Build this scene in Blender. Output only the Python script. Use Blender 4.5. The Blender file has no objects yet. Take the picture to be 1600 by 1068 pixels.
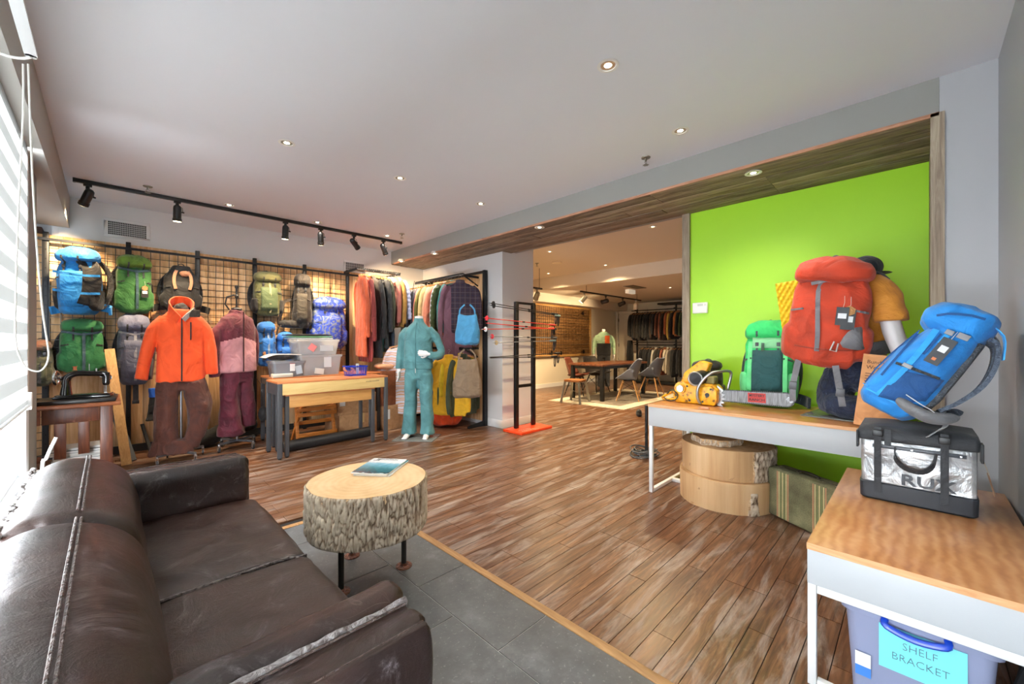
import bpy, bmesh, math, random
from math import sin, cos, pi, radians, sqrt, atan2, exp
from mathutils import Vector, Matrix, noise
random.seed(7)
R = random.Random(11)
SC = bpy.context.scene
COL = SC.collection

# ---------------------------------------------------------------- camera, light, exposure
FPX, HC = 630.0, 1.2
cam_d = bpy.data.cameras.new('camera'); cam = bpy.data.objects.new('camera', cam_d); COL.objects.link(cam)
cam_d.sensor_width = 36; cam_d.lens = FPX / 1600 * 36; cam_d.clip_start = .02; cam_d.clip_end = 100
cam.location = (0, 0, HC); cam.rotation_euler = (pi / 2, 0, -pi / 4)
SC.camera = cam
SC.view_settings.view_transform = 'Standard'; SC.view_settings.look = 'None'
SC.view_settings.gamma = 1; SC.view_settings.use_curve_mapping = False
SC.view_settings.exposure = 0.4
SC.cycles.use_denoising = True
SC.cycles.max_bounces = 7; SC.cycles.diffuse_bounces = 4; SC.cycles.glossy_bounces = 3
SC.cycles.transmission_bounces = 6; SC.cycles.transparent_max_bounces = 8
SC.cycles.caustics_reflective = False; SC.cycles.caustics_refractive = False
SC.cycles.sample_clamp_indirect = 4
wd = bpy.data.worlds.new('daylight'); SC.world = wd; wd.use_nodes = True
_bg = wd.node_tree.nodes['Background']; _bg.inputs[0].default_value = (.82, .9, 1, 1); _bg.inputs[1].default_value = 1.6

def lin(h):
    h = h.lstrip('#'); out = []
    for i in (0, 2, 4):
        c = int(h[i:i + 2], 16) / 255
        out.append(c / 12.92 if c <= .04045 else ((c + .055) / 1.055) ** 2.4)
    return (*out, 1)

def area(name, loc, rot, sx, sy, power, color=(1, 1, 1), spread=pi):
    l = bpy.data.lights.new(name, 'AREA'); l.shape = 'RECTANGLE'; l.size = sx; l.size_y = sy
    l.energy = power; l.color = color; l.spread = spread
    o = bpy.data.objects.new(name, l); COL.objects.link(o); o.location = loc; o.rotation_euler = rot
    return o
# daylight arriving through the shop window (window wall is at X = -0.36, daylight faces +X)
area('window_daylight', (-.62, 1.75, 1.55), (0, -pi / 2, 0), 2.1, 4.1, 900, (.88, .94, 1))

def spot(loc, power, color, size=2.3, blend=.9, aim=(0, 0, -1), r=.035):
    l = bpy.data.lights.new('lamp_light', 'SPOT'); l.energy = power; l.color = color; l.spot_size = size; l.spot_blend = blend
    l.shadow_soft_size = r
    o = bpy.data.objects.new('lamp_light', l); COL.objects.link(o); o.location = loc
    o.rotation_euler = Vector(aim).to_track_quat('-Z', 'Y').to_euler()
    return o

def P(px, py, x=None, y=None, z=None):
    """point of the room seen at a pixel of the photograph, on the plane x=, y= or z="""
    a = (px - 800) / FPX; b = (534 - py) / FPX
    d = Vector(((1 + a) / sqrt(2), (1 - a) / sqrt(2), b))
    if x is not None: t = x / d.x
    elif y is not None: t = y / d.y
    else: t = (z - HC) / d.z
    return Vector((0, 0, HC)) + d * t

# ---------------------------------------------------------------- materials
def new_mat(name):
    m = bpy.data.materials.new(name); m.use_nodes = True
    nt = m.node_tree; b = nt.nodes['Principled BSDF']
    return m, nt, b
def nd(nt, t, **kw):
    n = nt.nodes.new(t)
    for k, v in kw.items():
        if k in n.inputs: n.inputs[k].default_value = v
        else: setattr(n, k, v)
    return n
def ramp(nt, fac, stops, interp='LINEAR'):
    r = nt.nodes.new('ShaderNodeValToRGB'); r.color_ramp.interpolation = interp
    e = r.color_ramp.elements
    while len(e) < len(stops): e.new(.5)
    for i, (p, c) in enumerate(stops):
        e[i].position = p; e[i].color = lin(c) if isinstance(c, str) else (c, c, c, 1)
    nt.links.new(fac, r.inputs[0]); return r
def coords(nt, scale=(1, 1, 1), gen='Object', rot=(0, 0, 0)):
    tc = nt.nodes.new('ShaderNodeTexCoord'); mp = nt.nodes.new('ShaderNodeMapping')
    mp.inputs['Scale'].default_value = scale; mp.inputs['Rotation'].default_value = rot
    nt.links.new(tc.outputs[gen], mp.inputs[0]); return mp.outputs[0]
def bump(nt, b, h, strength=.3, dist=.01):
    bp = nd(nt, 'ShaderNodeBump', Strength=strength, Distance=dist)
    nt.links.new(h, bp.inputs['Height']); nt.links.new(bp.outputs[0], b.inputs['Normal']); return bp
_cache = {}
def plain(c, rough=.5, metal=0, spec=.5, coat=0, emit=0):
    k = ('plain', c, rough, metal, spec, coat, emit)
    if k in _cache: return _cache[k]
    m, nt, b = new_mat('plain_' + c.strip('#'))
    b.inputs['Base Color'].default_value = lin(c); b.inputs['Roughness'].default_value = rough
    b.inputs['Metallic'].default_value = metal; b.inputs['Specular IOR Level'].default_value = spec
    b.inputs['Coat Weight'].default_value = coat
    if emit:
        b.inputs['Emission Color'].default_value = lin(c); b.inputs['Emission Strength'].default_value = emit
    n = nd(nt, 'ShaderNodeTexNoise', Scale=40.0, Detail=3.0); nt.links.new(coords(nt), n.inputs[0])
    mr = nd(nt, 'ShaderNodeMapRange'); mr.inputs[3].default_value = max(0, rough - .06); mr.inputs[4].default_value = min(1, rough + .06)
    nt.links.new(n.outputs[0], mr.inputs[0]); nt.links.new(mr.outputs[0], b.inputs['Roughness'])
    _cache[k] = m; return m
def fabric(c, c2=None, rough=.75, wr=1.0, scale=7.0, sheen=.15):
    """cloth with soft wrinkles and a weave"""
    k = ('fabric', c, c2, rough, wr, scale)
    if k in _cache: return _cache[k]
    m, nt, b = new_mat('cloth_' + c.strip('#'))
    b.inputs['Roughness'].default_value = rough; b.inputs['Sheen Weight'].default_value = sheen
    v = coords(nt)
    n = nd(nt, 'ShaderNodeTexNoise', Scale=scale, Detail=4.0, Distortion=1.2); nt.links.new(v, n.inputs[0])
    w = nd(nt, 'ShaderNodeTexNoise', Scale=260.0, Detail=1.0); nt.links.new(v, w.inputs[0])
    f = nd(nt, 'ShaderNodeMath', operation='MULTIPLY_ADD'); f.inputs[1].default_value = .035; nt.links.new(w.outputs[0], f.inputs[0]); nt.links.new(n.outputs[0], f.inputs[2])
    bump(nt, b, f.outputs[0], .55 * wr, .05)
    base = Vector(lin(c)[:3])
    lo = lin(c2) if c2 else (*(base * .86), 1)
    hi = (*[min(1, q) for q in base * 1.08], 1)
    r = nt.nodes.new('ShaderNodeValToRGB'); r.color_ramp.elements[0].color = lo; r.color_ramp.elements[1].color = hi
    r.color_ramp.elements[0].position = .35; r.color_ramp.elements[1].position = .65
    nt.links.new(n.outputs[0], r.inputs[0]); nt.links.new(r.outputs[0], b.inputs['Base Color'])
    _cache[k] = m; return m
def wood(name, stops, grain=(1, 14, 14), rough=.45, scale=3.0, dist=2.2, rnd=.25, bumps=.08, coat=0, gen='Object', rings=None):
    """grain runs along the axis whose scale is smallest; each object and loose piece gets its own tone"""
    if name in _cache: return _cache[name]
    m, nt, b = new_mat(name); L = nt.links
    oi = nt.nodes.new('ShaderNodeObjectInfo'); ge = nt.nodes.new('ShaderNodeNewGeometry')
    ad = nd(nt, 'ShaderNodeMath', operation='ADD'); L.new(oi.outputs['Random'], ad.inputs[0]); L.new(ge.outputs['Random Per Island'], ad.inputs[1])
    fr = nd(nt, 'ShaderNodeMath', operation='FRACT'); L.new(ad.outputs[0], fr.inputs[0])
    v = coords(nt, grain, gen)
    off = nd(nt, 'ShaderNodeVectorMath', operation='MULTIPLY_ADD'); off.inputs[1].default_value = (0, 0, 0)
    cmb = nt.nodes.new('ShaderNodeCombineXYZ')
    mu = nd(nt, 'ShaderNodeMath', operation='MULTIPLY'); mu.inputs[1].default_value = 37.0; L.new(fr.outputs[0], mu.inputs[0])
    for i in range(3): L.new(mu.outputs[0], cmb.inputs[i])
    va = nd(nt, 'ShaderNodeVectorMath', operation='ADD'); L.new(v, va.inputs[0]); L.new(cmb.outputs[0], va.inputs[1])
    n = nd(nt, 'ShaderNodeTexNoise', Scale=scale, Detail=6.0, Roughness=.62, Distortion=dist); L.new(va.outputs[0], n.inputs[0])
    src = n.outputs[0]
    if rings:
        w = nd(nt, 'ShaderNodeTexWave', Scale=rings[0], Distortion=rings[1], Detail=3.0, wave_type=rings[2] if len(rings) > 2 else 'BANDS')
        w.inputs['Detail Scale'].default_value = 1.2
        L.new(va.outputs[0], w.inputs[0])
        mx = nd(nt, 'ShaderNodeMath', operation='MULTIPLY_ADD'); mx.inputs[1].default_value = rings[3] if len(rings) > 3 else .5
        L.new(w.outputs[1], mx.inputs[0]); 
        hv = nd(nt, 'ShaderNodeMath', operation='MULTIPLY'); hv.inputs[1].default_value = 1 - (rings[3] if len(rings) > 3 else .5); L.new(src, hv.inputs[0])
        L.new(hv.outputs[0], mx.inputs[2]); src = mx.outputs[0]
    r = ramp(nt, src, stops)
    hs = nd(nt, 'ShaderNodeMapRange'); hs.inputs[3].default_value = 1 - rnd; hs.inputs[4].default_value = 1 + rnd; L.new(fr.outputs[0], hs.inputs[0])
    hsv = nt.nodes.new('ShaderNodeHueSaturation'); L.new(r.outputs[0], hsv.inputs['Color']); L.new(hs.outputs[0], hsv.inputs['Value'])
    L.new(hsv.outputs[0], b.inputs['Base Color'])
    b.inputs['Roughness'].default_value = rough; b.inputs['Coat Weight'].default_value = coat; b.inputs['Coat Roughness'].default_value = .15
    bump(nt, b, n.outputs[0], bumps * 4, .004)
    _cache[name] = m; return m

# ---------------------------------------------------------------- mesh builder
class MB:
    def __init__(s): s.v = []; s.f = []; s.m = []
    def add(s, vs, fs, mi=0):
        o = len(s.v); s.v += [tuple(q) for q in vs]
        for f in fs: s.f.append([i + o for i in f]); s.m.append(mi)
        return s
    def box(s, lo, hi, mi=0, M=None, taper=None):
        x0, y0, z0 = lo; x1, y1, z1 = hi
        v = [Vector(q) for q in ((x0, y0, z0), (x1, y0, z0), (x1, y1, z0), (x0, y1, z0), (x0, y0, z1), (x1, y0, z1), (x1, y1, z1), (x0, y1, z1))]
        if M: v = [M @ q for q in v]
        return s.add(v, [(3, 2, 1, 0), (4, 5, 6, 7), (0, 1, 5, 4), (1, 2, 6, 5), (2, 3, 7, 6), (3, 0, 4, 7)], mi)
    def cbox(s, c, sz, mi=0, rz=0, M=None):
        c = Vector(c); T = Matrix.Translation(c) @ Matrix.Rotation(rz, 4, 'Z')
        if M: T = Matrix.Translation(c) @ M
        h = Vector(sz) / 2
        return s.box(-h, h, mi, T)
    def bar(s, a, b, w, h=None, mi=0, up=(0, 0, 1)):
        """square bar from a to b"""
        a = Vector(a); b = Vector(b); h = h or w; d = (b - a); L = d.length; d.normalize()
        u = Vector(up)
        if abs(d.dot(u)) > .98: u = Vector((1, 0, 0))
        x = d.cross(u).normalized(); y = x.cross(d).normalized()
        M = Matrix.Translation(a) @ Matrix((x, y, d)).transposed().to_4x4()
        return s.box((-w / 2, -h / 2, 0), (w / 2, h / 2, L), mi, M)
    def tube(s, pts, r, n=8, mi=0, caps=True, rs=None, flat=1.0):
        pts = [Vector(p) for p in pts]; rings = []
        prev = None
        for i, p in enumerate(pts):
            t = (pts[min(i + 1, len(pts) - 1)] - pts[max(i - 1, 0)])
            if t.length < 1e-9: t = Vector((0, 0, 1))
            t.normalize()
            if prev is None:
                u = Vector((0, 0, 1)) if abs(t.z) < .9 else Vector((1, 0, 0))
                x = t.cross(u).normalized()
            else:
                x = (prev - t * prev.dot(t))
                x = x.normalized() if x.length > 1e-6 else t.orthogonal().normalized()
            prev = x; y = t.cross(x)
            rr = rs[i] if rs else r
            rings.append([p + x * rr * cos(2 * pi * k / n) + y * rr * flat * sin(2 * pi * k / n) for k in range(n)])
        return s.rings(rings, mi, caps)
    def rings(s, rings, mi=0, caps=True, closed=True):
        n = len(rings[0]); vs = [q for r in rings for q in r]; fs = []
        for i in range(len(rings) - 1):
            for k in range(n if closed else n - 1):
                k2 = (k + 1) % n
                fs.append((i * n + k, i * n + k2, (i + 1) * n + k2, (i + 1) * n + k))
        if caps and closed:
            fs.append(tuple(range(n - 1, -1, -1))); fs.append(tuple((len(rings) - 1) * n + k for k in range(n)))
        return s.add(vs, fs, mi)
    def cyl(s, c, r, h, n=20, mi=0, r2=None, axis='Z', M=None):
        c = Vector(c); r2 = r if r2 is None else r2
        def tr(x, y, z):
            if axis == 'X': q = Vector((z, x, y))
            elif axis == 'Y': q = Vector((y, z, x))
            else: q = Vector((x, y, z))
            if M: q = M @ q
            return c + q
        a = [tr(r * cos(2 * pi * k / n), r * sin(2 * pi * k / n), 0) for k in range(n)]
        b = [tr(r2 * cos(2 * pi * k / n), r2 * sin(2 * pi * k / n), h) for k in range(n)]
        return s.rings([a, b], mi)
    def lathe(s, c, prof, n=20, mi=0, M=None):
        c = Vector(c); rs = []
        for r, z in prof:
            q = [Vector((max(r, 1e-4) * cos(2 * pi * k / n), max(r, 1e-4) * sin(2 * pi * k / n), z)) for k in range(n)]
            rs.append([c + (M @ w if M else w) for w in q])
        return s.rings(rs, mi)
    def ell(s, c, r, n=12, m=8, mi=0, M=None, e=1.0):
        c = Vector(c); rs = []
        for j in range(m + 1):
            t = -pi / 2 + pi * j / m; t = max(-pi / 2 + .02, min(pi / 2 - .02, t))
            def sg(v): return (abs(v) ** e) * (1 if v >= 0 else -1)
            ring = []
            for k in range(n):
                a = 2 * pi * k / n
                q = Vector((r[0] * sg(cos(t)) * sg(cos(a)), r[1] * sg(cos(t)) * sg(sin(a)), r[2] * sg(sin(t))))
                ring.append(c + (M @ q if M else q))
            rs.append(ring)
        return s.rings(rs, mi)
    def loft(s, secs, n=20, e=1.0, mi=0, caps=True):
        """secs: (centre, rx, ry[, rot]) horizontal superellipses"""
        rs = []
        for q in secs:
            c = Vector(q[0]); rx, ry = q[1], q[2]; ro = q[3] if len(q) > 3 else 0; ee = q[4] if len(q) > 4 else e
            ring = []
            for k in range(n):
                a = 2 * pi * k / n
                def sg(v): return (abs(v) ** ee) * (1 if v >= 0 else -1)
                x, y = rx * sg(cos(a)), ry * sg(sin(a))
                ring.append(c + Vector((x * cos(ro) - y * sin(ro), x * sin(ro) + y * cos(ro), 0)))
            rs.append(ring)
        return s.rings(rs, mi, caps)
    def prism(s, pts, d, mi=0, M=None):
        """polygon pts (local x,z) extruded along local y by d (centred)"""
        n = len(pts); vs = [Vector((x, -d / 2, z)) for x, z in pts] + [Vector((x, d / 2, z)) for x, z in pts]
        if M: vs = [M @ q for q in vs]
        fs = [tuple(range(n)), tuple(range(2 * n - 1, n - 1, -1))] + [(k, k + n, (k + 1) % n + n, (k + 1) % n) for k in range(n)]
        return s.add(vs, fs, mi)
    def xf(s, M):
        s.v = [tuple(M @ Vector(q)) for q in s.v]; return s
    def mesh(s, name, smooth=False, fix=True):
        me = bpy.data.meshes.new(name); me.from_pydata(s.v, [], s.f)
        if any(s.m): me.polygons.foreach_set('material_index', s.m)
        if fix:
            bm = bmesh.new(); bm.from_mesh(me); bmesh.ops.recalc_face_normals(bm, faces=bm.faces)
            if smooth:
                for f in bm.faces: f.smooth = True
                if smooth is True:
                    for ed in bm.edges:
                        if len(ed.link_faces) == 2 and ed.calc_face_angle(0) > .7: ed.smooth = False
            bm.to_mesh(me); bm.free()
        me.update(); return me

def mats_to(me, mat):
    for q in (mat if isinstance(mat, (list, tuple)) else [mat]): me.materials.append(q)
def obj(name, mb, mat, parent=None, smooth=False, bevel=0, loc=None, rot=None, seg=2):
    me = mb if isinstance(mb, bpy.types.Mesh) else mb.mesh(name, smooth)
    if bevel:
        bm = bmesh.new(); bm.from_mesh(me)
        bmesh.ops.remove_doubles(bm, verts=bm.verts, dist=1e-5)
        ed = [e for e in bm.edges if len(e.link_faces) == 2 and e.calc_face_angle(0) > .5]
        bmesh.ops.bevel(bm, geom=ed, offset=bevel, segments=seg, profile=.5, affect='EDGES', clamp_overlap=True)
        for f in bm.faces: f.smooth = True
        for e in bm.edges:
            if len(e.link_faces) == 2 and e.calc_face_angle(0) > .9: e.smooth = False
        bm.to_mesh(me); bm.free()
    if not me.materials: mats_to(me, mat)
    o = bpy.data.objects.new(name, me); COL.objects.link(o)
    if parent: o.parent = parent
    if loc is not None: o.location = loc
    if rot is not None: o.rotation_euler = rot
    return o
def bake(name, mb, voxel=.012, smooth=6, sub=0, disp=None, dec=None, pre_sub=0):
    """fuse overlapping closed shapes into one continuous skin"""
    me = mb.mesh(name); o = bpy.data.objects.new('tmp', me); COL.objects.link(o)
    r = o.modifiers.new('r', 'REMESH'); r.mode = 'VOXEL'; r.voxel_size = voxel; r.use_smooth_shade = True
    if smooth:
        s = o.modifiers.new('s', 'SMOOTH'); s.iterations = smooth; s.factor = .5
    dg = bpy.context.evaluated_depsgraph_get(); dg.update()
    out = bpy.data.meshes.new_from_object(o.evaluated_get(dg)); out.name = name
    bpy.data.objects.remove(o); bpy.data.meshes.remove(me); out.materials.clear()
    if disp:
        n = out.vertices; nrm = [v.normal.copy() for v in n]
        for v, q in zip(n, nrm): v.co = v.co + q * disp(v.co)
    out.polygons.foreach_set('use_smooth', [True] * len(out.polygons))
    out.update(); return out
def wrinkle(amp=.012, f=7.0, vf=(1, 1, .45), seed=0, ridged=True):
    def d(p):
        q = Vector((p.x * vf[0], p.y * vf[1], p.z * vf[2])) * f + Vector((seed * 3.1, seed * 1.7, seed))
        a = noise.noise(q + noise.noise_vector(q * .7) * .6); b = noise.noise(q * 2.3)
        if ridged: a = .35 - abs(a) * 1.6
        return amp * (a + .35 * b)
    return d
def tag(o, label=None, cat=None, group=None, kind=None):
    if label: o['label'] = label
    if cat: o['category'] = cat
    if group: o['group'] = group
    if kind: o['kind'] = kind
    return o
def thing(name, label, cat, loc=(0, 0, 0), rz=0, group=None):
    o = bpy.data.objects.new(name, None); COL.objects.link(o); o.location = loc; o.rotation_euler = (0, 0, rz)
    o.empty_display_size = .1
    return tag(o, label, cat, group)
def struct(name, mb, mat, parent=None, **k):
    o = obj(name, mb, mat, parent, **k)
    if not parent: o['kind'] = 'structure'
    return o
def copy_tree(o, parent=None, mats=None):
    c = o.copy(); COL.objects.link(c)
    if parent: c.parent = parent
    for ch in list(o.children): copy_tree(ch, c)
    return c
def setmat(o, m):
    o.material_slots[0].link = 'OBJECT'; o.material_slots[0].material = m
def text_mesh(body, size, depth=.0008, font=None, sx=1.0, align='CENTER', offset=0):
    cu = bpy.data.curves.new('t', 'FONT'); cu.body = body; cu.size = size; cu.extrude = depth; cu.align_x = align; cu.align_y = 'CENTER'
    cu.offset = offset; cu.resolution_u = 2
    o = bpy.data.objects.new('t', cu); COL.objects.link(o)
    dg = bpy.context.evaluated_depsgraph_get(); dg.update()
    me = bpy.data.meshes.new_from_object(o.evaluated_get(dg)); bpy.data.objects.remove(o); me.materials.clear()
    if sx != 1:
        for v in me.vertices: v.co.x *= sx
    return me
def basis(x, y, z, o=(0, 0, 0)):
    """matrix with the given axes"""
    return Matrix.Translation(Vector(o)) @ Matrix((Vector(x).normalized(), Vector(y).normalized(), Vector(z).normalized())).transposed().to_4x4()
DL_P, FAR_P, TRK_P = 36, 200, 110
# ---------------------------------------------------------------- the room
CZ, SZ = 2.67, 2.46                       # ceiling, soffit
XW, YR, YA, XB = -.36, -.305, 6.05, 3.865   # window wall, right wall, wire-rack wall, coat wall
XBM, XG = 3.26, 4.04                      # beam face, lime wall
FY, FX = 6.89, 11.67                      # far room walls

def paint(c, rough=.6, tone=.03):
    k = ('paint', c)
    if k in _cache: return _cache[k]
    m, nt, b = new_mat('paint_' + c.strip('#')); b.inputs['Roughness'].default_value = rough
    v = coords(nt)
    n = nd(nt, 'ShaderNodeTexNoise', Scale=1.3, Detail=4.0); nt.links.new(v, n.inputs[0])
    n2 = nd(nt, 'ShaderNodeTexNoise', Scale=350.0, Detail=1.0); nt.links.new(v, n2.inputs[0])
    base = Vector(lin(c)[:3]); r = nt.nodes.new('ShaderNodeValToRGB')
    r.color_ramp.elements[0].color = (*(base * (1 - tone)), 1); r.color_ramp.elements[1].color = (*[min(1, q) for q in base * (1 + tone)], 1)
    nt.links.new(n.outputs[0], r.inputs[0]); nt.links.new(r.outputs[0], b.inputs['Base Color'])
    bump(nt, b, n2.outputs[0], .08, .002)
    _cache[k] = m; return m
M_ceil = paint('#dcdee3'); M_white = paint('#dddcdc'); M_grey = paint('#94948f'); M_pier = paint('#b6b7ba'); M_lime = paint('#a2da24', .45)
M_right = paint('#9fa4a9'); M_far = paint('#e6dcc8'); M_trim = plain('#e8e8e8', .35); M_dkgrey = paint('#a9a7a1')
M_black = plain('#131314', .4); M_steel = plain('#2c2e31', .4, .6)

def b1(lo, hi): return MB().box(lo, hi)
# floor: slab, planks, tiles
struct('floor', b1((-1.2, -.5, -.12), (12, 7.2, -.012)), plain('#1b120b', .9))
FLOOR = bpy.data.objects['floor']
plank_m = wood('oiled_oak_planks', [(.25, '#3b2417'), (.45, '#5d3c27'), (.6, '#765036'), (.8, '#906a4b')], grain=(1.2, 16, 16), rough=.38, scale=2.0, rnd=.14, bumps=.05)
# scuffs of pale dust worn over the planks (world-anchored through the floor's own object space)
nt = plank_m.node_tree; L = nt.links; bs = nt.nodes['Principled BSDF']
src = bs.inputs['Base Color'].links[0].from_socket
geo = nt.nodes.new('ShaderNodeNewGeometry'); mp = nt.nodes.new('ShaderNodeMapping'); mp.inputs['Scale'].default_value = (.8, 5.0, 1); mp.inputs['Rotation'].default_value = (0, 0, .12)
L.new(geo.outputs['Position'], mp.inputs[0])
n1 = nd(nt, 'ShaderNodeTexNoise', Scale=2.6, Detail=7.0, Roughness=.68, Distortion=.8); L.new(mp.outputs[0], n1.inputs[0])
rr = ramp(nt, n1.outputs[0], [(.49, 0.0), (.58, .28), (.70, .7)])
mx = nd(nt, 'ShaderNodeMix', data_type='RGBA'); L.new(rr.outputs[0], mx.inputs[0]); L.new(src, mx.inputs[6]); mx.inputs[7].default_value = lin('#b3a79d')
L.new(mx.outputs[2], bs.inputs['Base Color'])
n2 = nd(nt, 'ShaderNodeMapRange'); n2.inputs[3].default_value = .3; n2.inputs[4].default_value = .6; L.new(rr.outputs[0], n2.inputs[0]); L.new(n2.outputs[0], bs.inputs['Roughness'])
PW = .092
plank_meshes = {}
def plank_mesh(L_):
    k = round(L_, 2)
    if k not in plank_meshes:
        q = MB().box((0, 0, -.012), (k - .003, PW - .003, 0)).mesh('plank')
        mats_to(q, plank_m); plank_meshes[k] = q
    return plank_meshes[k]
planks = []; rest = MB()
TX0, TX1, TY1 = XW - .3, 1.36, 2.86
row = 0; y = -.33
while y < FY:
    x = (TX1 + .045 if y < TY1 + .045 else -.95) if y < YA + .4 else 3.9
    x_end = FX
    first = True
    while x < x_end:
        ln = R.choice([.5, .8, 1.1, 1.4]) if not first else R.choice([.2, .5, .8])
        first = False
        ln = min(ln, x_end - x)
        if ln < .12: break
        cx, cy = x + ln / 2, y
        d = (cx + cy) / sqrt(2); a = (cx - cy) / max(cx + cy, .01)
        vis = d > .5 and abs(a) < 1.4 and 534 + FPX * HC / max(d, .1) < 1250
        planks.append((d if vis else 99, x, y, ln)); x += ln
    y += PW
planks.sort()
for i, (d, x, y_, ln) in enumerate(planks):
    if i < 300 and d < 90: 
        o = bpy.data.objects.new('plank', plank_mesh(ln)); COL.objects.link(o); o.parent = FLOOR; o.location = (x, y_, R.uniform(-.0006, 0))
    else: rest.box((x, y_, -.012), (x + ln - .003, y_ + PW - .003, 0))
o = obj('planks', rest, plank_m, FLOOR); o['kind'] = 'stuff'
tile_m, nt, b = new_mat('slate_tile')
v = coords(nt, gen='Object')
geo = nt.nodes.new('ShaderNodeNewGeometry')
n = nd(nt, 'ShaderNodeTexNoise', Scale=5.0, Detail=8.0, Roughness=.7); nt.links.new(geo.outputs['Position'], n.inputs[0])
vo = nd(nt, 'ShaderNodeTexNoise', Scale=70.0, Detail=2.0); nt.links.new(geo.outputs['Position'], vo.inputs[0])
r = ramp(nt, n.outputs[0], [(.3, '#434546'), (.55, '#585a5b'), (.75, '#76787a')])
r2 = ramp(nt, vo.outputs[0], [(.62, 0.0), (.72, .35)])
mx = nd(nt, 'ShaderNodeMix', data_type='RGBA'); nt.links.new(r2.outputs[0], mx.inputs[0]); nt.links.new(r.outputs[0], mx.inputs[6]); mx.inputs[7].default_value = lin('#9a9c9b')
nt.links.new(mx.outputs[2], b.inputs['Base Color']); b.inputs['Roughness'].default_value = .42
bump(nt, b, n.outputs[0], .25, .006)
obj('tile_bed', b1((TX0, -.33, -.0115), (TX1, TY1, -.003)), plain('#c4c4be', .9), FLOOR)
tm = MB().box((.0024, .0024, -.01), (.2876, .5726, 0)).mesh('tile'); mats_to(tm, tile_m)
for i, x0 in enumerate([-.66 + .29 * k for k in range(-1, 8)]):
    x0 = 1.07 - .29 * (7 - i) if i < 8 else 1.07
    offs = 1.72 if i % 2 == 0 else 1.42
    x0 = 1.07 - .29 * (8 - i)
    ys = 1.147 - .575 * 3 + (0 if (8 - i) % 2 == 0 else .285)
    y = ys
    while y < TY1:
        y0, y1 = max(y, -.33), min(y + .575, TY1)
        if y1 - y0 > .03:
            if y1 - y0 > .57:
                o = bpy.data.objects.new('tile', tm); COL.objects.link(o); o.location = (x0, y0, 0); o.parent = FLOOR
            else:
                o = obj('tile', MB().box((.0024, .0024, -.01), (.2876, y1 - y0 - .0024, 0)), tile_m, FLOOR, loc=(x0, y0, 0))
        y += .575
th = wood('threshold_oak', [(.3, '#8a6239'), (.6, '#a97f4f'), (.8, '#b99364')], grain=(10, 1, 10), rough=.5, scale=2.5, rnd=.05)
obj('threshold_strip', b1((TX1, -.3, -.01), (TX1 + .043, TY1 + .043, .003)), th, FLOOR, bevel=.002)
obj('threshold_strip', b1((-.4, TY1, -.01), (TX1 - .001, TY1 + .043, .003)), th, FLOOR, bevel=.002)

# ceilings
struct('ceiling', MB().box((XW - .3, YR - .1, CZ), (XBM + .05, YA + .6, CZ + .1)), M_ceil)
struct('ceiling_far_room', MB().box((XG, -.4, CZ + .002), (7.1, FY + .1, CZ + .1)).box((7.1, -.4, 2.41), (FX + .1, FY + .1, CZ + .1)).box((XG, FY - .42, 2.19), (FX, FY, 2.665)), paint('#d8ccbc'))
# window bulkhead
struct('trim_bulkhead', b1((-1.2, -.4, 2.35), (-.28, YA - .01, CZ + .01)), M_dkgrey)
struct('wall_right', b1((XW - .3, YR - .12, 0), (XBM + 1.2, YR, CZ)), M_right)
struct('wall_pier', b1((XBM, YR, 0), (XG + .02, -.095, CZ)), M_pier)
struct('wall_lime', b1((XG, -.095, 0), (XG + .1, 1.6, SZ + .3)), M_lime)
struct('wall_back', MB().box((-.356, YA, 0), (XB + .1, YA + .12, CZ)).box((-1.3, YA + .35, 0), (-.356, YA + .45, CZ)).box((-.4, YA + .001, 0), (-.357, YA + .4, CZ)), M_white)
struct('wall_coats', b1((XB, 4.055, 0), (XB + .64, YA, CZ)), M_white)
struct('baseboard_column', MB().box((XB - .012, 4.043, 0), (XB, 4.35, .11)).box((XB - .012, 4.043, 0), (XB + .64, 4.055, .11)), M_trim, bevel=.003)
struct('wall_far_left', b1((XB + .6, FY, 0), (FX + .1, FY + .1, 2.67)), M_far)
struct('wall_far_back', b1((FX, -.4, 0), (FX + .1, FY, 2.67)), M_far)
struct('wall_far_right', b1((XG + .1, -.5, 0), (FX, -.4, 2.67)), M_far)
struct('baseboard_far', MB().box((XB + .64, FY - .015, 0), (FX, FY, .1)).box((FX - .015, 6.8, 0), (FX, FY, .1)), M_trim)
# the column's hidden back, closing the gap to the far room
struct('wall_behind_column', b1((XB + .45, YA - .01, 0), (XB + .64, FY + .1, CZ + .1)), M_white)

# beam with barn-wood soffit
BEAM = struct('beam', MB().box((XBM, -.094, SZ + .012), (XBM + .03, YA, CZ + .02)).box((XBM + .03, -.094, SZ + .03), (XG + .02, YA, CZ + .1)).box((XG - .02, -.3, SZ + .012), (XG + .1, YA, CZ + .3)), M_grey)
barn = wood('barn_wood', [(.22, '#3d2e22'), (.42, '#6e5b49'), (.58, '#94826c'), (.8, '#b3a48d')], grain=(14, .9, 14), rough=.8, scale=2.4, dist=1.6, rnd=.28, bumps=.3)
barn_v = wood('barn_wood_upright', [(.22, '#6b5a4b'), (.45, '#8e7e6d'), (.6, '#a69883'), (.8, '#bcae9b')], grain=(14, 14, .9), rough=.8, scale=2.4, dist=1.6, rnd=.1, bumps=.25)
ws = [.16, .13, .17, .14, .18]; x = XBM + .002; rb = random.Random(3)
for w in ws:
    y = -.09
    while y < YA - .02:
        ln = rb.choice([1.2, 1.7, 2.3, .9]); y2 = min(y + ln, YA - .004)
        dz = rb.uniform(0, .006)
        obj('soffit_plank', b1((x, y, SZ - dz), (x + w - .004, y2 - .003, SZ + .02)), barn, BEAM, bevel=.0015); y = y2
    x += w
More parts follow.
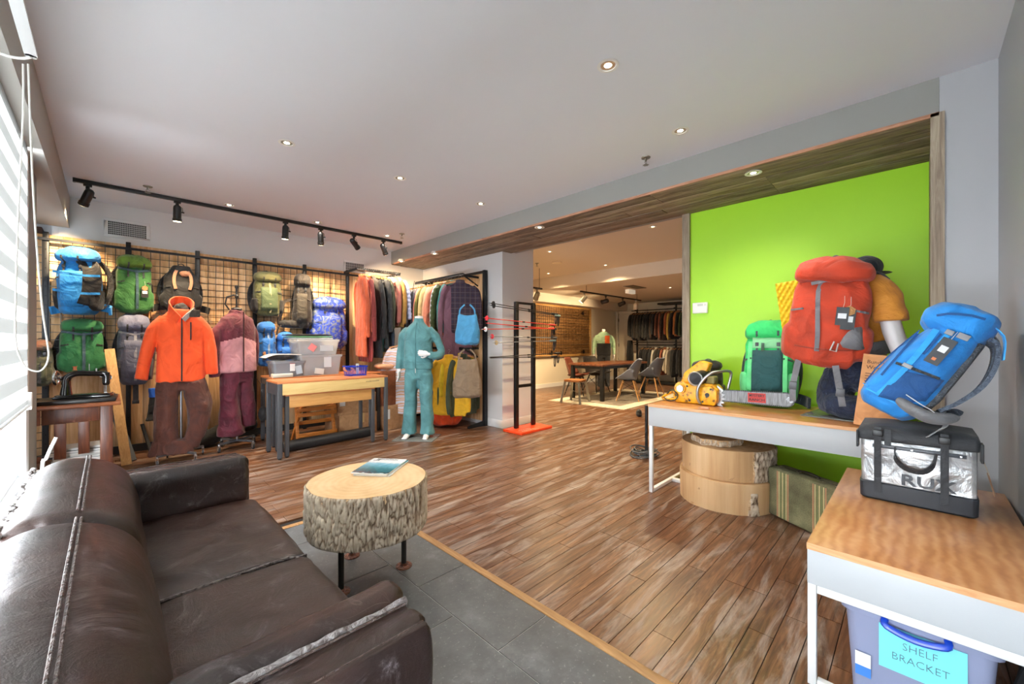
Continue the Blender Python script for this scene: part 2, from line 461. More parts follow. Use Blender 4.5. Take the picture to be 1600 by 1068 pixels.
obj('edge_trim', b1((XBM - .012, -.094, SZ - .006), (XBM, YA - .1, SZ + .014)), wood('rough_edge', [(.3, '#8c5a41'), (.6, '#c08d70'), (.8, '#cfa58a')], grain=(12, 1, 12), rnd=.05, rough=.8), BEAM)
# jambs
J = struct('door_jamb_right', b1((XBM - .012, -.115, 0), (XBM + .02, -.06, SZ + .012)), barn_v)
obj('jamb_board', b1((XBM + .02, -.094, 0), (XBM + .4, -.068, SZ - .002)), barn_v, J); obj('jamb_board', b1((XBM + .403, -.094, 0), (XG - .001, -.068, SZ - .002)), barn_v, J)
struct('door_jamb_lime', b1((XG - .025, 1.6, 0), (XG + .125, 1.632, SZ)), barn_v)
obj('jamb_face', b1((XG - .03, 1.56, 0), (XG - .001, 1.599, SZ)), barn_v, bpy.data.objects['door_jamb_lime'])

# window: frame, pane, sill, pier beyond it
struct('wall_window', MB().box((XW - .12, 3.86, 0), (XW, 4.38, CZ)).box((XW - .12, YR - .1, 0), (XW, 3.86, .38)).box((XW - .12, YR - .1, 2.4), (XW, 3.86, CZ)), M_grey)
WN = thing('window_1', None, None); WN['kind'] = 'structure'
obj('window_frame', MB().box((XW - .1, 3.74, .4), (XW + .012, 3.862, 2.4)).box((XW - .1, YR, .4), (XW - .02, 3.86, .47)).box((XW - .1, YR, 2.3), (XW - .02, 3.86, 2.4)).box((XW - .1, 1.7, .4), (XW - .03, 1.76, 2.4)), plain('#e9edef', .4), WN, bevel=.004)
gm, nt, b = new_mat('window_glass'); b.inputs['Alpha'].default_value = .07; b.inputs['Roughness'].default_value = .02
for ya, yb in ((YR, 1.7), (1.76, 3.74)): obj('pane', MB().box((XW - .075, ya, .47), (XW - .067, yb, 2.3)), gm, WN)
obj('window_sill', b1((XW - .1, YR, .38), (XW + .1, 3.86, .405)), plain('#eef1f3', .4), WN, bevel=.004)
# recess floor edge behind pier
struct('wall_recess', b1((-1.3, 3.9, 0), (-1.2, YA + .45, CZ)), M_dkgrey)
# ---------------------------------------------------------------- downlights, tracks, vents, blind
M_glow = plain('#fff3da', .4, emit=9)
M_glow_w = plain('#ffe3b0', .4, emit=9)
def ring(mb, c, r0, r1, z0, z1, n=28, mi=0):
    c = Vector(c)
    prof = [(r0, z1), (r1, z0 + .002), (r1 + .002, z0), (r0 + .002, z0 - .002), (r0, z1)]
    rs = []
    for r, z in prof: rs.append([c + Vector((r * cos(2 * pi * k / n), r * sin(2 * pi * k / n), z)) for k in range(n)])
    return mb.rings(rs, mi, caps=False)
def downlight(p, label, group, power, color=(1, .9, .76), r=.055, glow=None, size=2.4):
    t = thing('downlight', label, 'light', p, 0, group)
    obj('trim_ring', ring(MB(), (0, 0, 0), r * .72, r, -.003, .03), plain('#e4e2dc', .35), t, smooth=True)
    obj('reflector', MB().lathe((0, 0, 0), [(r * .7, -.001), (r * .55, .003), (r * .5, .004)], 24), plain('#c9c2ae', .2, .6), t, smooth=True)
    obj('bulb', MB().lathe((0, 0, -.0025), [(r * .34, .004), (r * .36, .001), (r * .2, -.002), (.001, -.003)], 16), glow or M_glow, t, smooth=True)
    if power:
        l = spot((p[0], p[1], p[2] - .02), power, color, size, .8); 
    return t
main = [((950, 102), 'recessed ceiling downlight nearest the camera, alone above the open floor'), ((448, 223), 'recessed ceiling downlight above the open floor, halfway to the wire rack wall'),
        ((1063, 204), 'recessed ceiling downlight near the sprinkler beside the beam'), ((625, 278), 'recessed ceiling downlight in the middle of the ceiling above the log table'),
        ((751, 318), 'recessed ceiling downlight beside the beam, above the coat rack'), ((358, 320), 'small recessed downlight close behind the black track, left of its middle'),
        ((496, 347), 'small recessed downlight between the third and fourth track spotlights'), ((605, 368), 'small recessed downlight by the end of the black track')]
for (px, lb) in main:
    q = P(*px, z=CZ); downlight(q, lb, 'ceiling downlights of the front room', DL_P)
sof = [((1177, 270), 'downlight in the barn wood soffit in front of the lime wall'), ((843, 355), 'downlight in the barn wood soffit over the passage'),
       ((679, 396), 'downlight in the barn wood soffit over the coat rack'), ((627, 408), 'last downlight in the barn wood soffit at the far corner')]
for (px, lb) in sof:
    q = P(*px, z=SZ - .008); downlight(q, lb, 'downlights in the wooden soffit', DL_P * .6)
farl = [((1020, 354), CZ, 'far room ceiling downlight nearest the wooden soffit'), ((859, 393), CZ, 'far room ceiling downlight above the ski poles'), ((946, 414), CZ, 'far room ceiling downlight just before the drop in the ceiling'),
        ((857, 427), CZ, 'far room ceiling downlight low by the hanging track'), ((1047, 449), 2.41, 'downlight in the lowered ceiling before the far clothes rack')]
for (px, z, lb) in farl:
    q = P(*px, z=z); downlight(q, lb, 'ceiling downlights of the far room', FAR_P, (1, .74, .42), .05, M_glow_w)
q = P(870, 410, z=CZ)
o = obj('speaker_disc', MB().lathe(q, [(.09, 0), (.088, -.01), (.06, -.014), (.001, -.015)], 24), plain('#e8dcc4', .5), smooth=True); tag(o, 'flat round cream disc on the far room ceiling', 'disc')

def sprinkler(p, label):
    t = thing('sprinkler', label, 'sprinkler', p, 0, 'ceiling sprinklers')
    br = plain('#8d8a80', .3, .8)
    obj('escutcheon', MB().lathe((0, 0, 0), [(.036, 0), (.034, -.006), (.012, -.01), (.001, -.01)], 20), br, t, smooth=True)
    b = MB().cyl((0, 0, -.03), .008, .022, 12)
    for s in (-1, 1): b.tube([(s * .006, 0, -.028), (s * .014, 0, -.04), (s * .003, 0, -.054)], .0025, 6)
    b.cyl((0, 0, -.058), .006, .006, 10)
    obj('sprinkler_body', b, br, t, smooth=True)
    b = MB().cyl((0, 0, -.061), .02, .0015, 20)
    for k in range(8): b.box((-.002, .02, -.061), (.002, .026, -.0595), 0, Matrix.Rotation(k * pi / 4, 4, 'Z'))
    obj('deflector', b, br, t)
for px, lb in [((1009, 246), 'chrome fire sprinkler on the ceiling beside the beam'), ((231, 291), 'chrome fire sprinkler behind the black track, left end'), ((628, 365), 'chrome fire sprinkler at the right end of the black track'), ]:
    sprinkler(P(*px, z=CZ), lb)
sprinkler(P(839, 411, z=CZ), 'red-brown fire sprinkler on the far room ceiling')

# black ceiling track with six spotlights
ty = 5.33; zt = CZ - .035
x0 = P(115, 285, y=ty).x; x1 = P(627, 379, y=ty).x
T1 = thing('lighting_track', 'long black lighting track on the ceiling before the wire rack wall', 'track', (x0, ty, CZ))
obj('rail', MB().box((0, -.016, -.035), (x1 - x0, .016, -.001)), M_black, T1, bevel=.002)
obj('end_cap', b1((-.006, -.018, -.037), (.012, .018, -.001)), M_black, T1); obj('end_cap', b1((x1 - x0 - .012, -.018, -.037), (x1 - x0 + .006, .018, -.001)), M_black, T1)
def spothead(x, y, z, aim, label, power, group='spotlights on the black track', drop=.075, r=.034, ln=.15, color=(1, .72, .42), mat=None, lamp=True):
    mat = mat or M_black
    t = thing('track_spotlight', label, 'spotlight', (x, y, z), 0, group)
    aim = Vector(aim).normalized(); pv = Vector((0, 0, -drop - .03))
    obj('adapter', MB().box((-.028, -.014, -.02), (.028, .014, 0)).cyl((0, 0, -.045), .014, .026, 14), mat, t, bevel=.002)
    side = aim.cross(Vector((0, 0, 1)))
    side = side.normalized() if side.length > .1 else Vector((1, 0, 0))
    b = MB().bar((0, 0, -.04), pv + Vector((0, 0, .0)), .016, .008)
    b.tube([(0, 0, -.045), Vector((0, 0, -.06)) + side * .04, pv + side * .044], .003, 6)
    obj('bracket', b, mat, t)
    a0 = pv - aim * (ln * .35); a1 = pv + aim * (ln * .65)
    b = MB().tube([a0 - aim * .012, a0, a0 + aim * .02, a1 - aim * .03, a1 - aim * .028, a1], r, 20, rs=[r * .55, r * .9, r, r, r * 1.12, r * 1.12])
    b.tube([pv + side * r * .9, pv + side * (r + .022)], .008, 8)
    obj('lamp_body', b, mat, t, smooth=True)
    b = MB().tube([a1, a1 + aim * .003], r * .95, 18)
    obj('lens', b, M_glow_w, t)
    if power:
        w = Vector((x, y, z)) + a1 + aim * .02
        spot(w, power, color, 1.5, .7, aim, .03)
    return t
heads = [(137, (-.3, .55, -.75), 'first black track spotlight from the window, tilted steeply'), (277, (0, .12, -1), 'black track spotlight hanging straight down above the orange jacket'),
         (446, (0, .15, -1), 'black track spotlight above the olive pack, hanging straight'), (501, (.2, .45, -.9), 'black track spotlight tilted a little, second from three at the right'),
         (553, (.75, .35, -.6), 'black track spotlight leaning sideways, next to last before the beam'), (599, (.55, .35, -.75), 'last black track spotlight, nearest the beam')]
for px, aim, lb in heads:
    xx = P(px, 330, y=ty).x
    spothead(xx, ty, zt, aim, lb, TRK_P)

# wall grilles
def grille(c, w, h, nx, nz, label, lv=False):
    t = thing('wall_grille', label, 'vent', c)
    b = MB(); f = .03
    b.box((-w / 2, -.012, -h / 2), (w / 2, 0, -h / 2 + f)).box((-w / 2, -.012, h / 2 - f), (w / 2, 0, h / 2)).box((-w / 2, -.012, -h / 2 + f), (-w / 2 + f, 0, h / 2 - f)).box((w / 2 - f, -.012, -h / 2 + f), (w / 2, 0, h / 2 - f))
    obj('frame', b, plain('#e3e3e3', .4), t, bevel=.002)
    obj('backing', b1((-w / 2 + f, -.002, -h / 2 + f), (w / 2 - f, .0, h / 2 - f)), plain('#232323', .8), t)
    iw = w - 2 * f; ih = h - 2 * f
    for k in range(1, nz):
        z = -h / 2 + f + ih * k / nz; obj('slat', MB().box((-iw / 2, -.009, z - .0018), (iw / 2, -.002, z + .0018)), plain('#cfcfcf', .4), t)
    b = MB()
    for k in range(1, nx):
        x = -iw / 2 + iw * k / nx; b.box((x - .0018, -.011, -ih / 2), (x + .0018, -.003, ih / 2))
    o = obj('fins', b, plain('#cfcfcf', .4), t); o['kind'] = 'stuff'
a, b_ = P(164, 352, y=YA), P(233, 383, y=YA)
grille(((a.x + b_.x) / 2, YA, 2.415), .36, .2, 22, 7, 'white wall grille above the blue and black backpack')
a, b_ = P(537, 405, y=YA), P(571, 424, y=YA)
grille(((a.x + b_.x) / 2, YA, 2.345), .34, .17, 18, 3, 'smaller white wall grille above the hanging orange garments')

# zebra blind in the window
bl_w, nt, b = new_mat('blind_fabric'); 
v = coords(nt, (1, 1, 1)); sp = nt.nodes.new('ShaderNodeSeparateXYZ'); nt.links.new(v, sp.inputs[0])
mo = nd(nt, 'ShaderNodeMath', operation='PINGPONG'); mo.inputs[1].default_value = .075; nt.links.new(sp.outputs[2], mo.inputs[0])
gt = nd(nt, 'ShaderNodeMath', operation='GREATER_THAN'); gt.inputs[1].default_value = .04; nt.links.new(mo.outputs[0], gt.inputs[0])
r = ramp(nt, gt.outputs[0], [(0, '#f2f2f0'), (1, '#8f8f8d')]); nt.links.new(r.outputs[0], b.inputs['Base Color'])
tr = nt.nodes.new('ShaderNodeBsdfTranslucent'); nt.links.new(r.outputs[0], tr.inputs[0])
ms = nt.nodes.new('ShaderNodeMixShader'); ms.inputs[0].default_value = .55; out = nt.nodes['Material Output']
nt.links.new(b.outputs[0], ms.inputs[1]); nt.links.new(tr.outputs[0], ms.inputs[2]); nt.links.new(ms.outputs[0], out.inputs[0]); b.inputs['Roughness'].default_value = .9
BX = XW + .02
t = thing('zebra_blind', 'white striped roller blind drawn down over the shop window', 'blind', (BX, 0, 0))
mb = MB(); 
mb.box((-.0008, YR + .02, .83), (.0008, 3.70, 2.39)); obj('blind_fabric', mb, bl_w, t)
obj('hem_bar', MB().tube([(0, YR + .02, .822), (0, 3.71, .822)], .014, 12, flat=.5), plain('#dfe2e4', .3), t, smooth=True)
obj('hem_end_cap', b1((-.012, 3.70, .80), (.018, 3.735, .90)), plain('#f4f4f4', .3), t, bevel=.004)
obj('head_cassette', MB().box((-.02, YR + .02, 2.385), (.05, 3.735, 2.43)), plain('#dcdcdc', .35), t, bevel=.012)
# cord loop hanging from a bracket arm
p0 = P(45, 95, x=-.17)
cx, cy = -.20, p0.y
t = thing('blind_cord', 'long white pull cord looping down beside the window', 'cord', (0, 0, 0))
pa = P(46, 100, x=-.20); pts = []
yy = 1.75
# anchored on the bracket near the camera-side ceiling, hangs almost straight with a loop below
A0 = P(46, 100, x=-.215); 
Dp = A0.y
def cp(px, py, x=-.26):
    a = (px - 800) / FPX; d = Dp * sqrt(2) / (1 - a) if False else None
    return P(px, py, y=Dp)
loop = [cp(44, 100), cp(50, 260), cp(57, 380), cp(66, 480), cp(74, 535), cp(76, 555), cp(72, 570), cp(63, 579), cp(52, 579), cp(42, 574), cp(32, 560), cp(26, 540), cp(24, 500), cp(28, 350), cp(36, 180), cp(36, 100)]
def smoothp(p, k=4):
    out = []
    n = len(p)
    for i in range(n - 1):
        a, b_, c, d = p[max(i - 1, 0)], p[i], p[i + 1], p[min(i + 2, n - 1)]
        for j in range(k):
            u = j / k
            out.append(.5 * ((2 * b_) + (c - a) * u + (2 * a - 5 * b_ + 4 * c - d) * u * u + (3 * b_ - a - 3 * c + d) * u ** 3))
    out.append(p[-1]); return out
obj('cord', MB().tube(smoothp([Vector(q) for q in loop]), .003, 8), plain('#eceae4', .5), t, smooth=True)
# curtain-rail like white arm the cord hangs from
e0 = cp(47, 99); 
t = thing('rail_arm', 'white flat rail with a rounded end high beside the window', 'rail', (0, 0, 0))
q0 = Vector((-.212, A0.y + .01, 2.305))
b = MB().bar(q0, Vector((q0.x, YR + .01, q0.z)), .034, .012); b.cyl(q0 + Vector((0, 0, -.006)), .017, .012, 18)
obj('rail', b, plain('#d8dadc', .35), t, smooth=True)
obj('hook', MB().tube(smoothp([q0 + Vector((0, .0, -.008)), q0 + Vector((-.03, .03, -.012)), q0 + Vector((-.08, .06, -.004)), Vector((XW, q0.y + .08, q0.z + .03))]), .005, 8), plain('#e6e6e2', .35), t, smooth=True)
for yy in (.3, 1.4): obj('ceiling_bracket', b1((q0.x - .012, yy, q0.z + .006), (q0.x + .012, yy + .02, CZ)), plain('#d8dadc', .35), t)

# wire-rack wall: vertical boards, uprights, wire mesh
ash = wood('ash_wall_boards', [(.25, '#c18a57'), (.45, '#dcae7a'), (.6, '#ecc494'), (.8, '#f4d6ae')], grain=(13, 13, .8), rough=.5, scale=1.8, dist=2.0, rnd=.07, bumps=.06)
WB = bpy.data.objects['wall_back']
x = -1.2; k = 0
BY = YA - .02
while x < 3.2:
    w = .2935
    obj('wall_board', b1((x, BY + .001 * (k % 2), .0 if x < -.2 else .05), (x + w - .003, YA - .001 if x > -.35 else YA + .02, 2.255)), ash, WB, bevel=.001, seg=1); x += w; k += 1
PY = BY - .05
ups = [-.433, .149, .738, 1.32, 1.916, 2.513]
for k, ux in enumerate(ups + [3.24]):
    b = MB().box((ux - .02, PY - .02, .0), (ux + .02, PY + .02, 2.27))
    t = thing('rack_upright', 'black steel upright on the board wall, ' + ['partly behind the blue and black pack', 'beside the dark green pack', 'right of the black harness', 'beside the olive pack', 'behind the dark brown pack', 'right of the patterned blue bag', 'in the corner behind the coats'][k], 'post', (0, 0, 0), 0, 'uprights of the board wall')
    obj('post', b, M_steel, t, bevel=.002)
    b = MB()
    for j in range(24): b.cyl((ux, PY - .0205, .12 + j * .09), .005, .002, 8, axis='Y')
    o = obj('holes', b, plain('#050505', .9), t); o['kind'] = 'stuff'
t = thing('rack_rail', 'black steel rail along the top of the wire mesh', 'rail', (0, 0, 0)); obj('bar', b1((-1.1, PY - .04, 2.185), (3.24, PY - .022, 2.21)), M_steel, t)
t = thing('rack_rail', 'black steel rail along the foot of the board wall', 'rail', (0, 0, 0)); obj('bar', b1((-1.1, PY - .045, .02), (3.24, PY - .0215, .1)), M_steel, t)
bays = list(zip([-1.0] + ups[:-1], ups)); 
names = ['behind the blue and black pack, by the window', 'around the blue and black pack', 'around the green pack', 'above the orange jacket', 'around the olive pack', 'around the patterned blue bag']
names = ['at the window end of the board wall', 'holding the blue and black pack and green pack', 'behind the black harness', 'behind the maroon jacket stand', 'between the olive pack and the dark brown pack', 'behind the patterned blue bag']
for k, (xa, xb) in enumerate(bays):
    t = thing('wire_mesh_panel', 'black wire mesh panel ' + names[k], 'panel', (0, 0, 0), 0, 'wire mesh panels on the board wall')
    z0, z1 = (.1 if k == 0 else .98), 2.19; xa += .022; xb -= .022; my = PY - .012
    b = MB(); n = int((xb - xa) / .0745); 
    for j in range(n + 1):
        x = xa + (xb - xa) * j / n; b.box((x - .0028, my - .0028, z0), (x + .0028, my + .0028, z1))
    z = z1
    while z > z0 - .01: b.box((xa, my - .0075, z - .0028), (xb, my - .0025, z + .0028)); z -= .0745
    obj('wires', b, M_black, t)
# ---------------------------------------------------------------- sofa
def profile_ext(mb, prof, y0, y1, rnd=.04, n=14, ax='Y', bulge=0, mi=0):
    """soft closed profile (a, z) swept from y0 to y1 with rounded ends"""
    ca = sum(p[0] for p in prof) / len(prof); cz = sum(p[1] for p in prof) / len(prof)
    ss = []
    for j in range(7): t = j / 6 * pi / 2; ss.append((y0 + rnd * (1 - sin(t)) if False else y0 + rnd * (1 - cos(t)), sin(t)))
    for j in range(1, n): ss.append((y0 + rnd + (y1 - y0 - 2 * rnd) * j / n, 1))
    for j in range(7): t = j / 6 * pi / 2; ss.append((y1 - rnd * (1 - sin(t)), cos(t)))
    ra = max(abs(p[0] - ca) for p in prof); rzz = max(abs(p[1] - cz) for p in prof)
    rs = []
    for y, s in ss:
        u = (y - y0) / (y1 - y0); bl = bulge * sin(pi * u)
        ring = []
        for a, z in prof:
            fa = (abs(a - ca) - rnd * (1 - s)) / max(abs(a - ca), 1e-4) if abs(a - ca) > rnd else s
            fz = (abs(z - cz) - rnd * (1 - s)) / max(abs(z - cz), 1e-4) if abs(z - cz) > rnd else s
            f = max(0.02, min(fa, fz) if abs(a - ca) > rnd and abs(z - cz) > rnd else (fa if abs(a - ca) / ra > abs(z - cz) / rzz else fz))
            A = ca + (a - ca) * (f + bl); Z = cz + (z - cz) * (f + bl)
            ring.append((A, y, Z) if ax == 'Y' else (y, A, Z))
        rs.append(ring)
    return mb.rings(rs, mi)
def roundpoly(pts, k=5):
    p = [Vector((a, b, 0)) for a, b in pts]; n = len(p); out = []
    for i in range(n):
        a, b, c, d = p[(i - 1) % n], p[i], p[(i + 1) % n], p[(i + 2) % n]
        for j in range(k):
            u = j / k; q = .5 * ((2 * b) + (c - a) * u + (2 * a - 5 * b + 4 * c - d) * u * u + (3 * b - a - 3 * c + d) * u ** 3)
            out.append((q.x, q.y))
    return out
leather, nt, b = new_mat('worn_brown_leather'); L = nt.links; v = coords(nt)
n1 = nd(nt, 'ShaderNodeTexNoise', Scale=3.2, Detail=8.0, Roughness=.6, Distortion=.6); L.new(v, n1.inputs[0])
n2 = nd(nt, 'ShaderNodeTexNoise', Scale=5.5, Detail=9.0, Roughness=.78, Distortion=2.0); L.new(v, n2.inputs[0])
r1 = ramp(nt, n1.outputs[0], [(.3, '#170d0a'), (.5, '#251510'), (.7, '#382017')])
r2 = ramp(nt, n2.outputs[0], [(.54, 0.0), (.60, .16), (.69, .7)])
mx = nd(nt, 'ShaderNodeMix', data_type='RGBA'); L.new(r2.outputs[0], mx.inputs[0]); L.new(r1.outputs[0], mx.inputs[6]); mx.inputs[7].default_value = lin('#7d7476')
# fine scratches
sc = nd(nt, 'ShaderNodeTexVoronoi', Scale=11.0, feature='DISTANCE_TO_EDGE'); 
nv = nd(nt, 'ShaderNodeTexNoise', Scale=3.0, Detail=2.0); L.new(v, nv.inputs[0]); 
av = nd(nt, 'ShaderNodeVectorMath', operation='ADD'); L.new(v, av.inputs[0]); L.new(nv.outputs[1], av.inputs[1]); L.new(av.outputs[0], sc.inputs[0])
r3 = ramp(nt, sc.outputs[0], [(0.0, .25), (.012, 0.0)])
gate = ramp(nt, n1.outputs[0], [(.5, 0.0), (.6, 1.0)]); mg = nd(nt, 'ShaderNodeMath', operation='MULTIPLY'); L.new(r3.outputs[0], mg.inputs[0]); L.new(gate.outputs[0], mg.inputs[1])
mx2 = nd(nt, 'ShaderNodeMix', data_type='RGBA'); L.new(mg.outputs[0], mx2.inputs[0]); L.new(mx.outputs[2], mx2.inputs[6]); mx2.inputs[7].default_value = lin('#9a8c86')
L.new(mx2.outputs[2], b.inputs['Base Color'])
mr = nd(nt, 'ShaderNodeMapRange'); mr.inputs[3].default_value = .2; mr.inputs[4].default_value = .5; L.new(n2.outputs[0], mr.inputs[0]); L.new(mr.outputs[0], b.inputs['Roughness'])
vg = nd(nt, 'ShaderNodeTexVoronoi', Scale=420.0); L.new(v, vg.inputs[0])
ma = nd(nt, 'ShaderNodeMath', operation='MULTIPLY_ADD'); ma.inputs[1].default_value = .06; L.new(vg.outputs[0], ma.inputs[0]); L.new(n2.outputs[0], ma.inputs[2])
bump(nt, b, ma.outputs[0], .35, .012); b.inputs['Specular IOR Level'].default_value = .42
worn = fabric('#a7a2a2', '#4a3a36', rough=.7, scale=38.0)
seam = fabric('#4b332b', '#2a1b17', rough=.5, scale=40.0)

S = thing('leather_sofa', 'dark brown worn leather two-seat sofa in front of the shop window', 'sofa', (0, 0, 0))
def soft(amp, f=4, sd=0):
    def d(p):
        q = p * f + Vector((sd, sd * 2, 0)); return amp * (noise.noise(q) + .4 * noise.noise(q * 2.3) - .3 * abs(noise.noise(q * Vector((1, .6, 1)) * 3.1 if False else q * 3.1)))
    return d
def displaced(mb, name, fn):
    me = mb.mesh(name, smooth=2)
    for f in me.polygons: f.use_smooth = True
    ns = [v.normal.copy() for v in me.vertices]
    for v, q in zip(me.vertices, ns): v.co += q * fn(v.co)
    me.update(); return me
SEATZ = .45
obj('base', b1((-.20, .72, .12), (.46, 2.46, .30)), leather, S, bevel=.012)
bp = roundpoly([(.035, .40), (.085, .52), (.055, .66), (.0, .725), (-.055, .748), (-.12, .757), (-.17, .74), (-.20, .70), (-.205, .55), (-.2, .40), (-.1, .36)])
for i, (ya, yb) in enumerate(((.70, 1.525), (1.532, 2.31))):
    c = obj('back_cushion', displaced(profile_ext(MB(), bp, ya, yb, .045, 26, bulge=.03), 'back_cushion', soft(.006, 5, i)), leather, S)
    for dx in (0, .009):
        pts = [(-.058 + dx, ya + .03 + (yb - ya - .06) * j / 20, .7585 + .006 * sin(pi * j / 20) - dx * .35) for j in range(21)]
        obj('seam', MB().tube(pts, .0028, 6), seam, c, smooth=True)
    e = yb - .012 if i == 0 else ya + .012
    pts = [(a, yb - .004, z) for a, z in bp[6:40]]
    mbw = MB(); rr_ = random.Random(4 + i)
    n = 60
    for j in range(n + 1):
        y = ya + .02 + (yb - ya - .04) * j / n
        for q in range(3):
            mbw.ell((-.192 + rr_.uniform(-.008, .008), y + rr_.uniform(-.006, .006), .728 - q * .022 + rr_.uniform(-.006, .006)), (.009, .011, .008), 6, 4)
    o = obj('worn_edge', displaced(mbw, 'worn_edge', soft(.0006, 60)), fabric('#c9c6c6', '#55463f', rough=.85, scale=55.0), c); o['kind'] = 'stuff'; o['label'] = 'pale peeling rear edge of the cushion'
sp_ = roundpoly([(.01, .285), (.01, .42), (.06, .447), (.25, .452), (.44, .45), (.505, .43), (.52, .37), (.505, .285), (.25, .275)])
for i, (ya, yb) in enumerate(((.955, 1.541), (1.549, 2.285))):
    c = obj('seat_cushion', displaced(profile_ext(MB(), sp_, ya, yb, .018, 30, bulge=.012), 'seat_cushion', soft(.007, 5, 7 + i)), leather, S)
    y = yb - .006 if i == 0 else ya + .006
    if i == 0:
        obj('piping', MB().tube([(.02 + .48 * j / 16, y + .004, .452 - (.012 if j > 14 else 0)) for j in range(17)], .0055, 8), fabric('#6d625f', '#2f211d', rough=.5, scale=50.0), c, smooth=True)
def arm(y0, y1, h, side):
    ym = y0 + (y1 - y0) * (.5 if side < 0 else .45)
    inner, outer = ((ym + .004, y1), (y0, ym)) if side < 0 else ((y0, ym), (ym + .004, y1))
    t = None
    w = outer[1] - outer[0]; c = (outer[0] + outer[1]) / 2
    def pr(ya, yb, z0, z1, r=.03):
        return roundpoly([(ya, z0), (ya, (z0 + z1) / 2), (ya, z1 - r), (ya + (yb - ya) * .28, z1 - .004), ((ya + yb) / 2, z1), (yb - (yb - ya) * .28, z1 - .004), (yb, z1 - r), (yb, (z0 + z1) / 2), (yb, z0)], 4)
    a = obj('arm', displaced(profile_ext(MB(), pr(outer[0], outer[1], .12, h, .025), (.045 if side < 0 else -.19), .478, .02, 22, ax='X'), 'arm', soft(.003, 6)), leather, S)
    b_ = obj('arm_cushion', displaced(profile_ext(MB(), pr(inner[0], inner[1], SEATZ - .03, h + .008, .04), (.05 if side < 0 else .02), .487, .03, 22, ax='X', bulge=.02), 'arm_cushion', soft(.006, 6, 2)), leather, S)
    for yy, zz in ((outer[0] + .02, h - .006), (outer[1] - .02, h - .004)):
        obj('stitching', MB().tube([((.07 if side < 0 else -.16) + (.39 if side < 0 else .62) * j / 20, yy, zz + .0035) for j in range(21)], .0022, 5), seam, a, smooth=True)
    obj('worn_seam', displaced(MB().tube([((.06 if side < 0 else -.1) + (.415 if side < 0 else .575) * j / 60, ym + .002, h - .012) for j in range(61)], .012, 10), 'worn_seam', soft(.004, 25)), worn, a)['label'] = 'pale scuffed seam'
arm(.70, .925, .625, -1)
arm(2.292, 2.47, .635, 1)
obj('back_frame', b1((-.245, .70, .12), (-.205, 2.46, .68)), leather, S, bevel=.012)
for x in (-.18, .40):
    for y in (.76, 2.42): obj('leg', MB().cyl((x, y, 0), .022, .125, 14, r2=.026), M_black, S)
t = thing('white_rod', 'bent white metal rod standing behind the far end of the sofa', 'rod', (0, 0, 0))
q0 = P(66, 745, y=2.62); q1 = P(73, 715, y=2.62); q2 = P(88, 683, y=2.62)
obj('rod', MB().tube(smoothp([Vector((q0.x, q0.y, 0)), q0, q1, q2], 6), .006, 12), plain('#d9d9d6', .35), t, smooth=True)

# ---------------------------------------------------------------- log slices
bark_m, nt, b = new_mat('ash_bark'); v = coords(nt); L = nt.links
n = nd(nt, 'ShaderNodeTexNoise', Scale=30.0, Detail=6.0); L.new(v, n.inputs[0])
at = nt.nodes.new('ShaderNodeAttribute'); at.attribute_name = 'depth'
r = ramp(nt, at.outputs['Fac'], [(0, '#5c4534'), (.2, '#a28a72'), (.45, '#d3c0a8'), (1, '#ecdcc4')]); 
mx = nd(nt, 'ShaderNodeMix', data_type='RGBA', blend_type='MULTIPLY'); mx.inputs[0].default_value = .6
r2 = ramp(nt, n.outputs[0], [(.3, '#a89a88'), (.7, '#ffffff')]); L.new(r.outputs[0], mx.inputs[6]); L.new(r2.outputs[0], mx.inputs[7]); L.new(mx.outputs[2], b.inputs['Base Color'])
b.inputs['Roughness'].default_value = .9; bump(nt, b, n.outputs[0], .6, .006)
def endgrain(name, stops, c=(0, 0), sc_=28, rough=.55):
    m, nt, b = new_mat(name); L = nt.links; v = coords(nt, (1, 1, .05)); mp = v.node; mp.inputs['Location'].default_value = (c[0], c[1], 0)
    w = nd(nt, 'ShaderNodeTexWave', Scale=float(sc_), Distortion=1.6, Detail=4.0, wave_type='RINGS', rings_direction='Z'); w.inputs['Detail Scale'].default_value = 1.5
    L.new(v, w.inputs[0]); n = nd(nt, 'ShaderNodeTexNoise', Scale=6.0, Detail=8.0, Roughness=.65); L.new(v, n.inputs[0])
    ma = nd(nt, 'ShaderNodeMath', operation='MULTIPLY_ADD'); ma.inputs[1].default_value = .09; L.new(w.outputs[1], ma.inputs[0]); L.new(n.outputs[0], ma.inputs[2])
    r = ramp(nt, ma.outputs[0], stops); L.new(r.outputs[0], b.inputs['Base Color']); b.inputs['Roughness'].default_value = rough
    bump(nt, b, n.outputs[0], .15, .004); return m
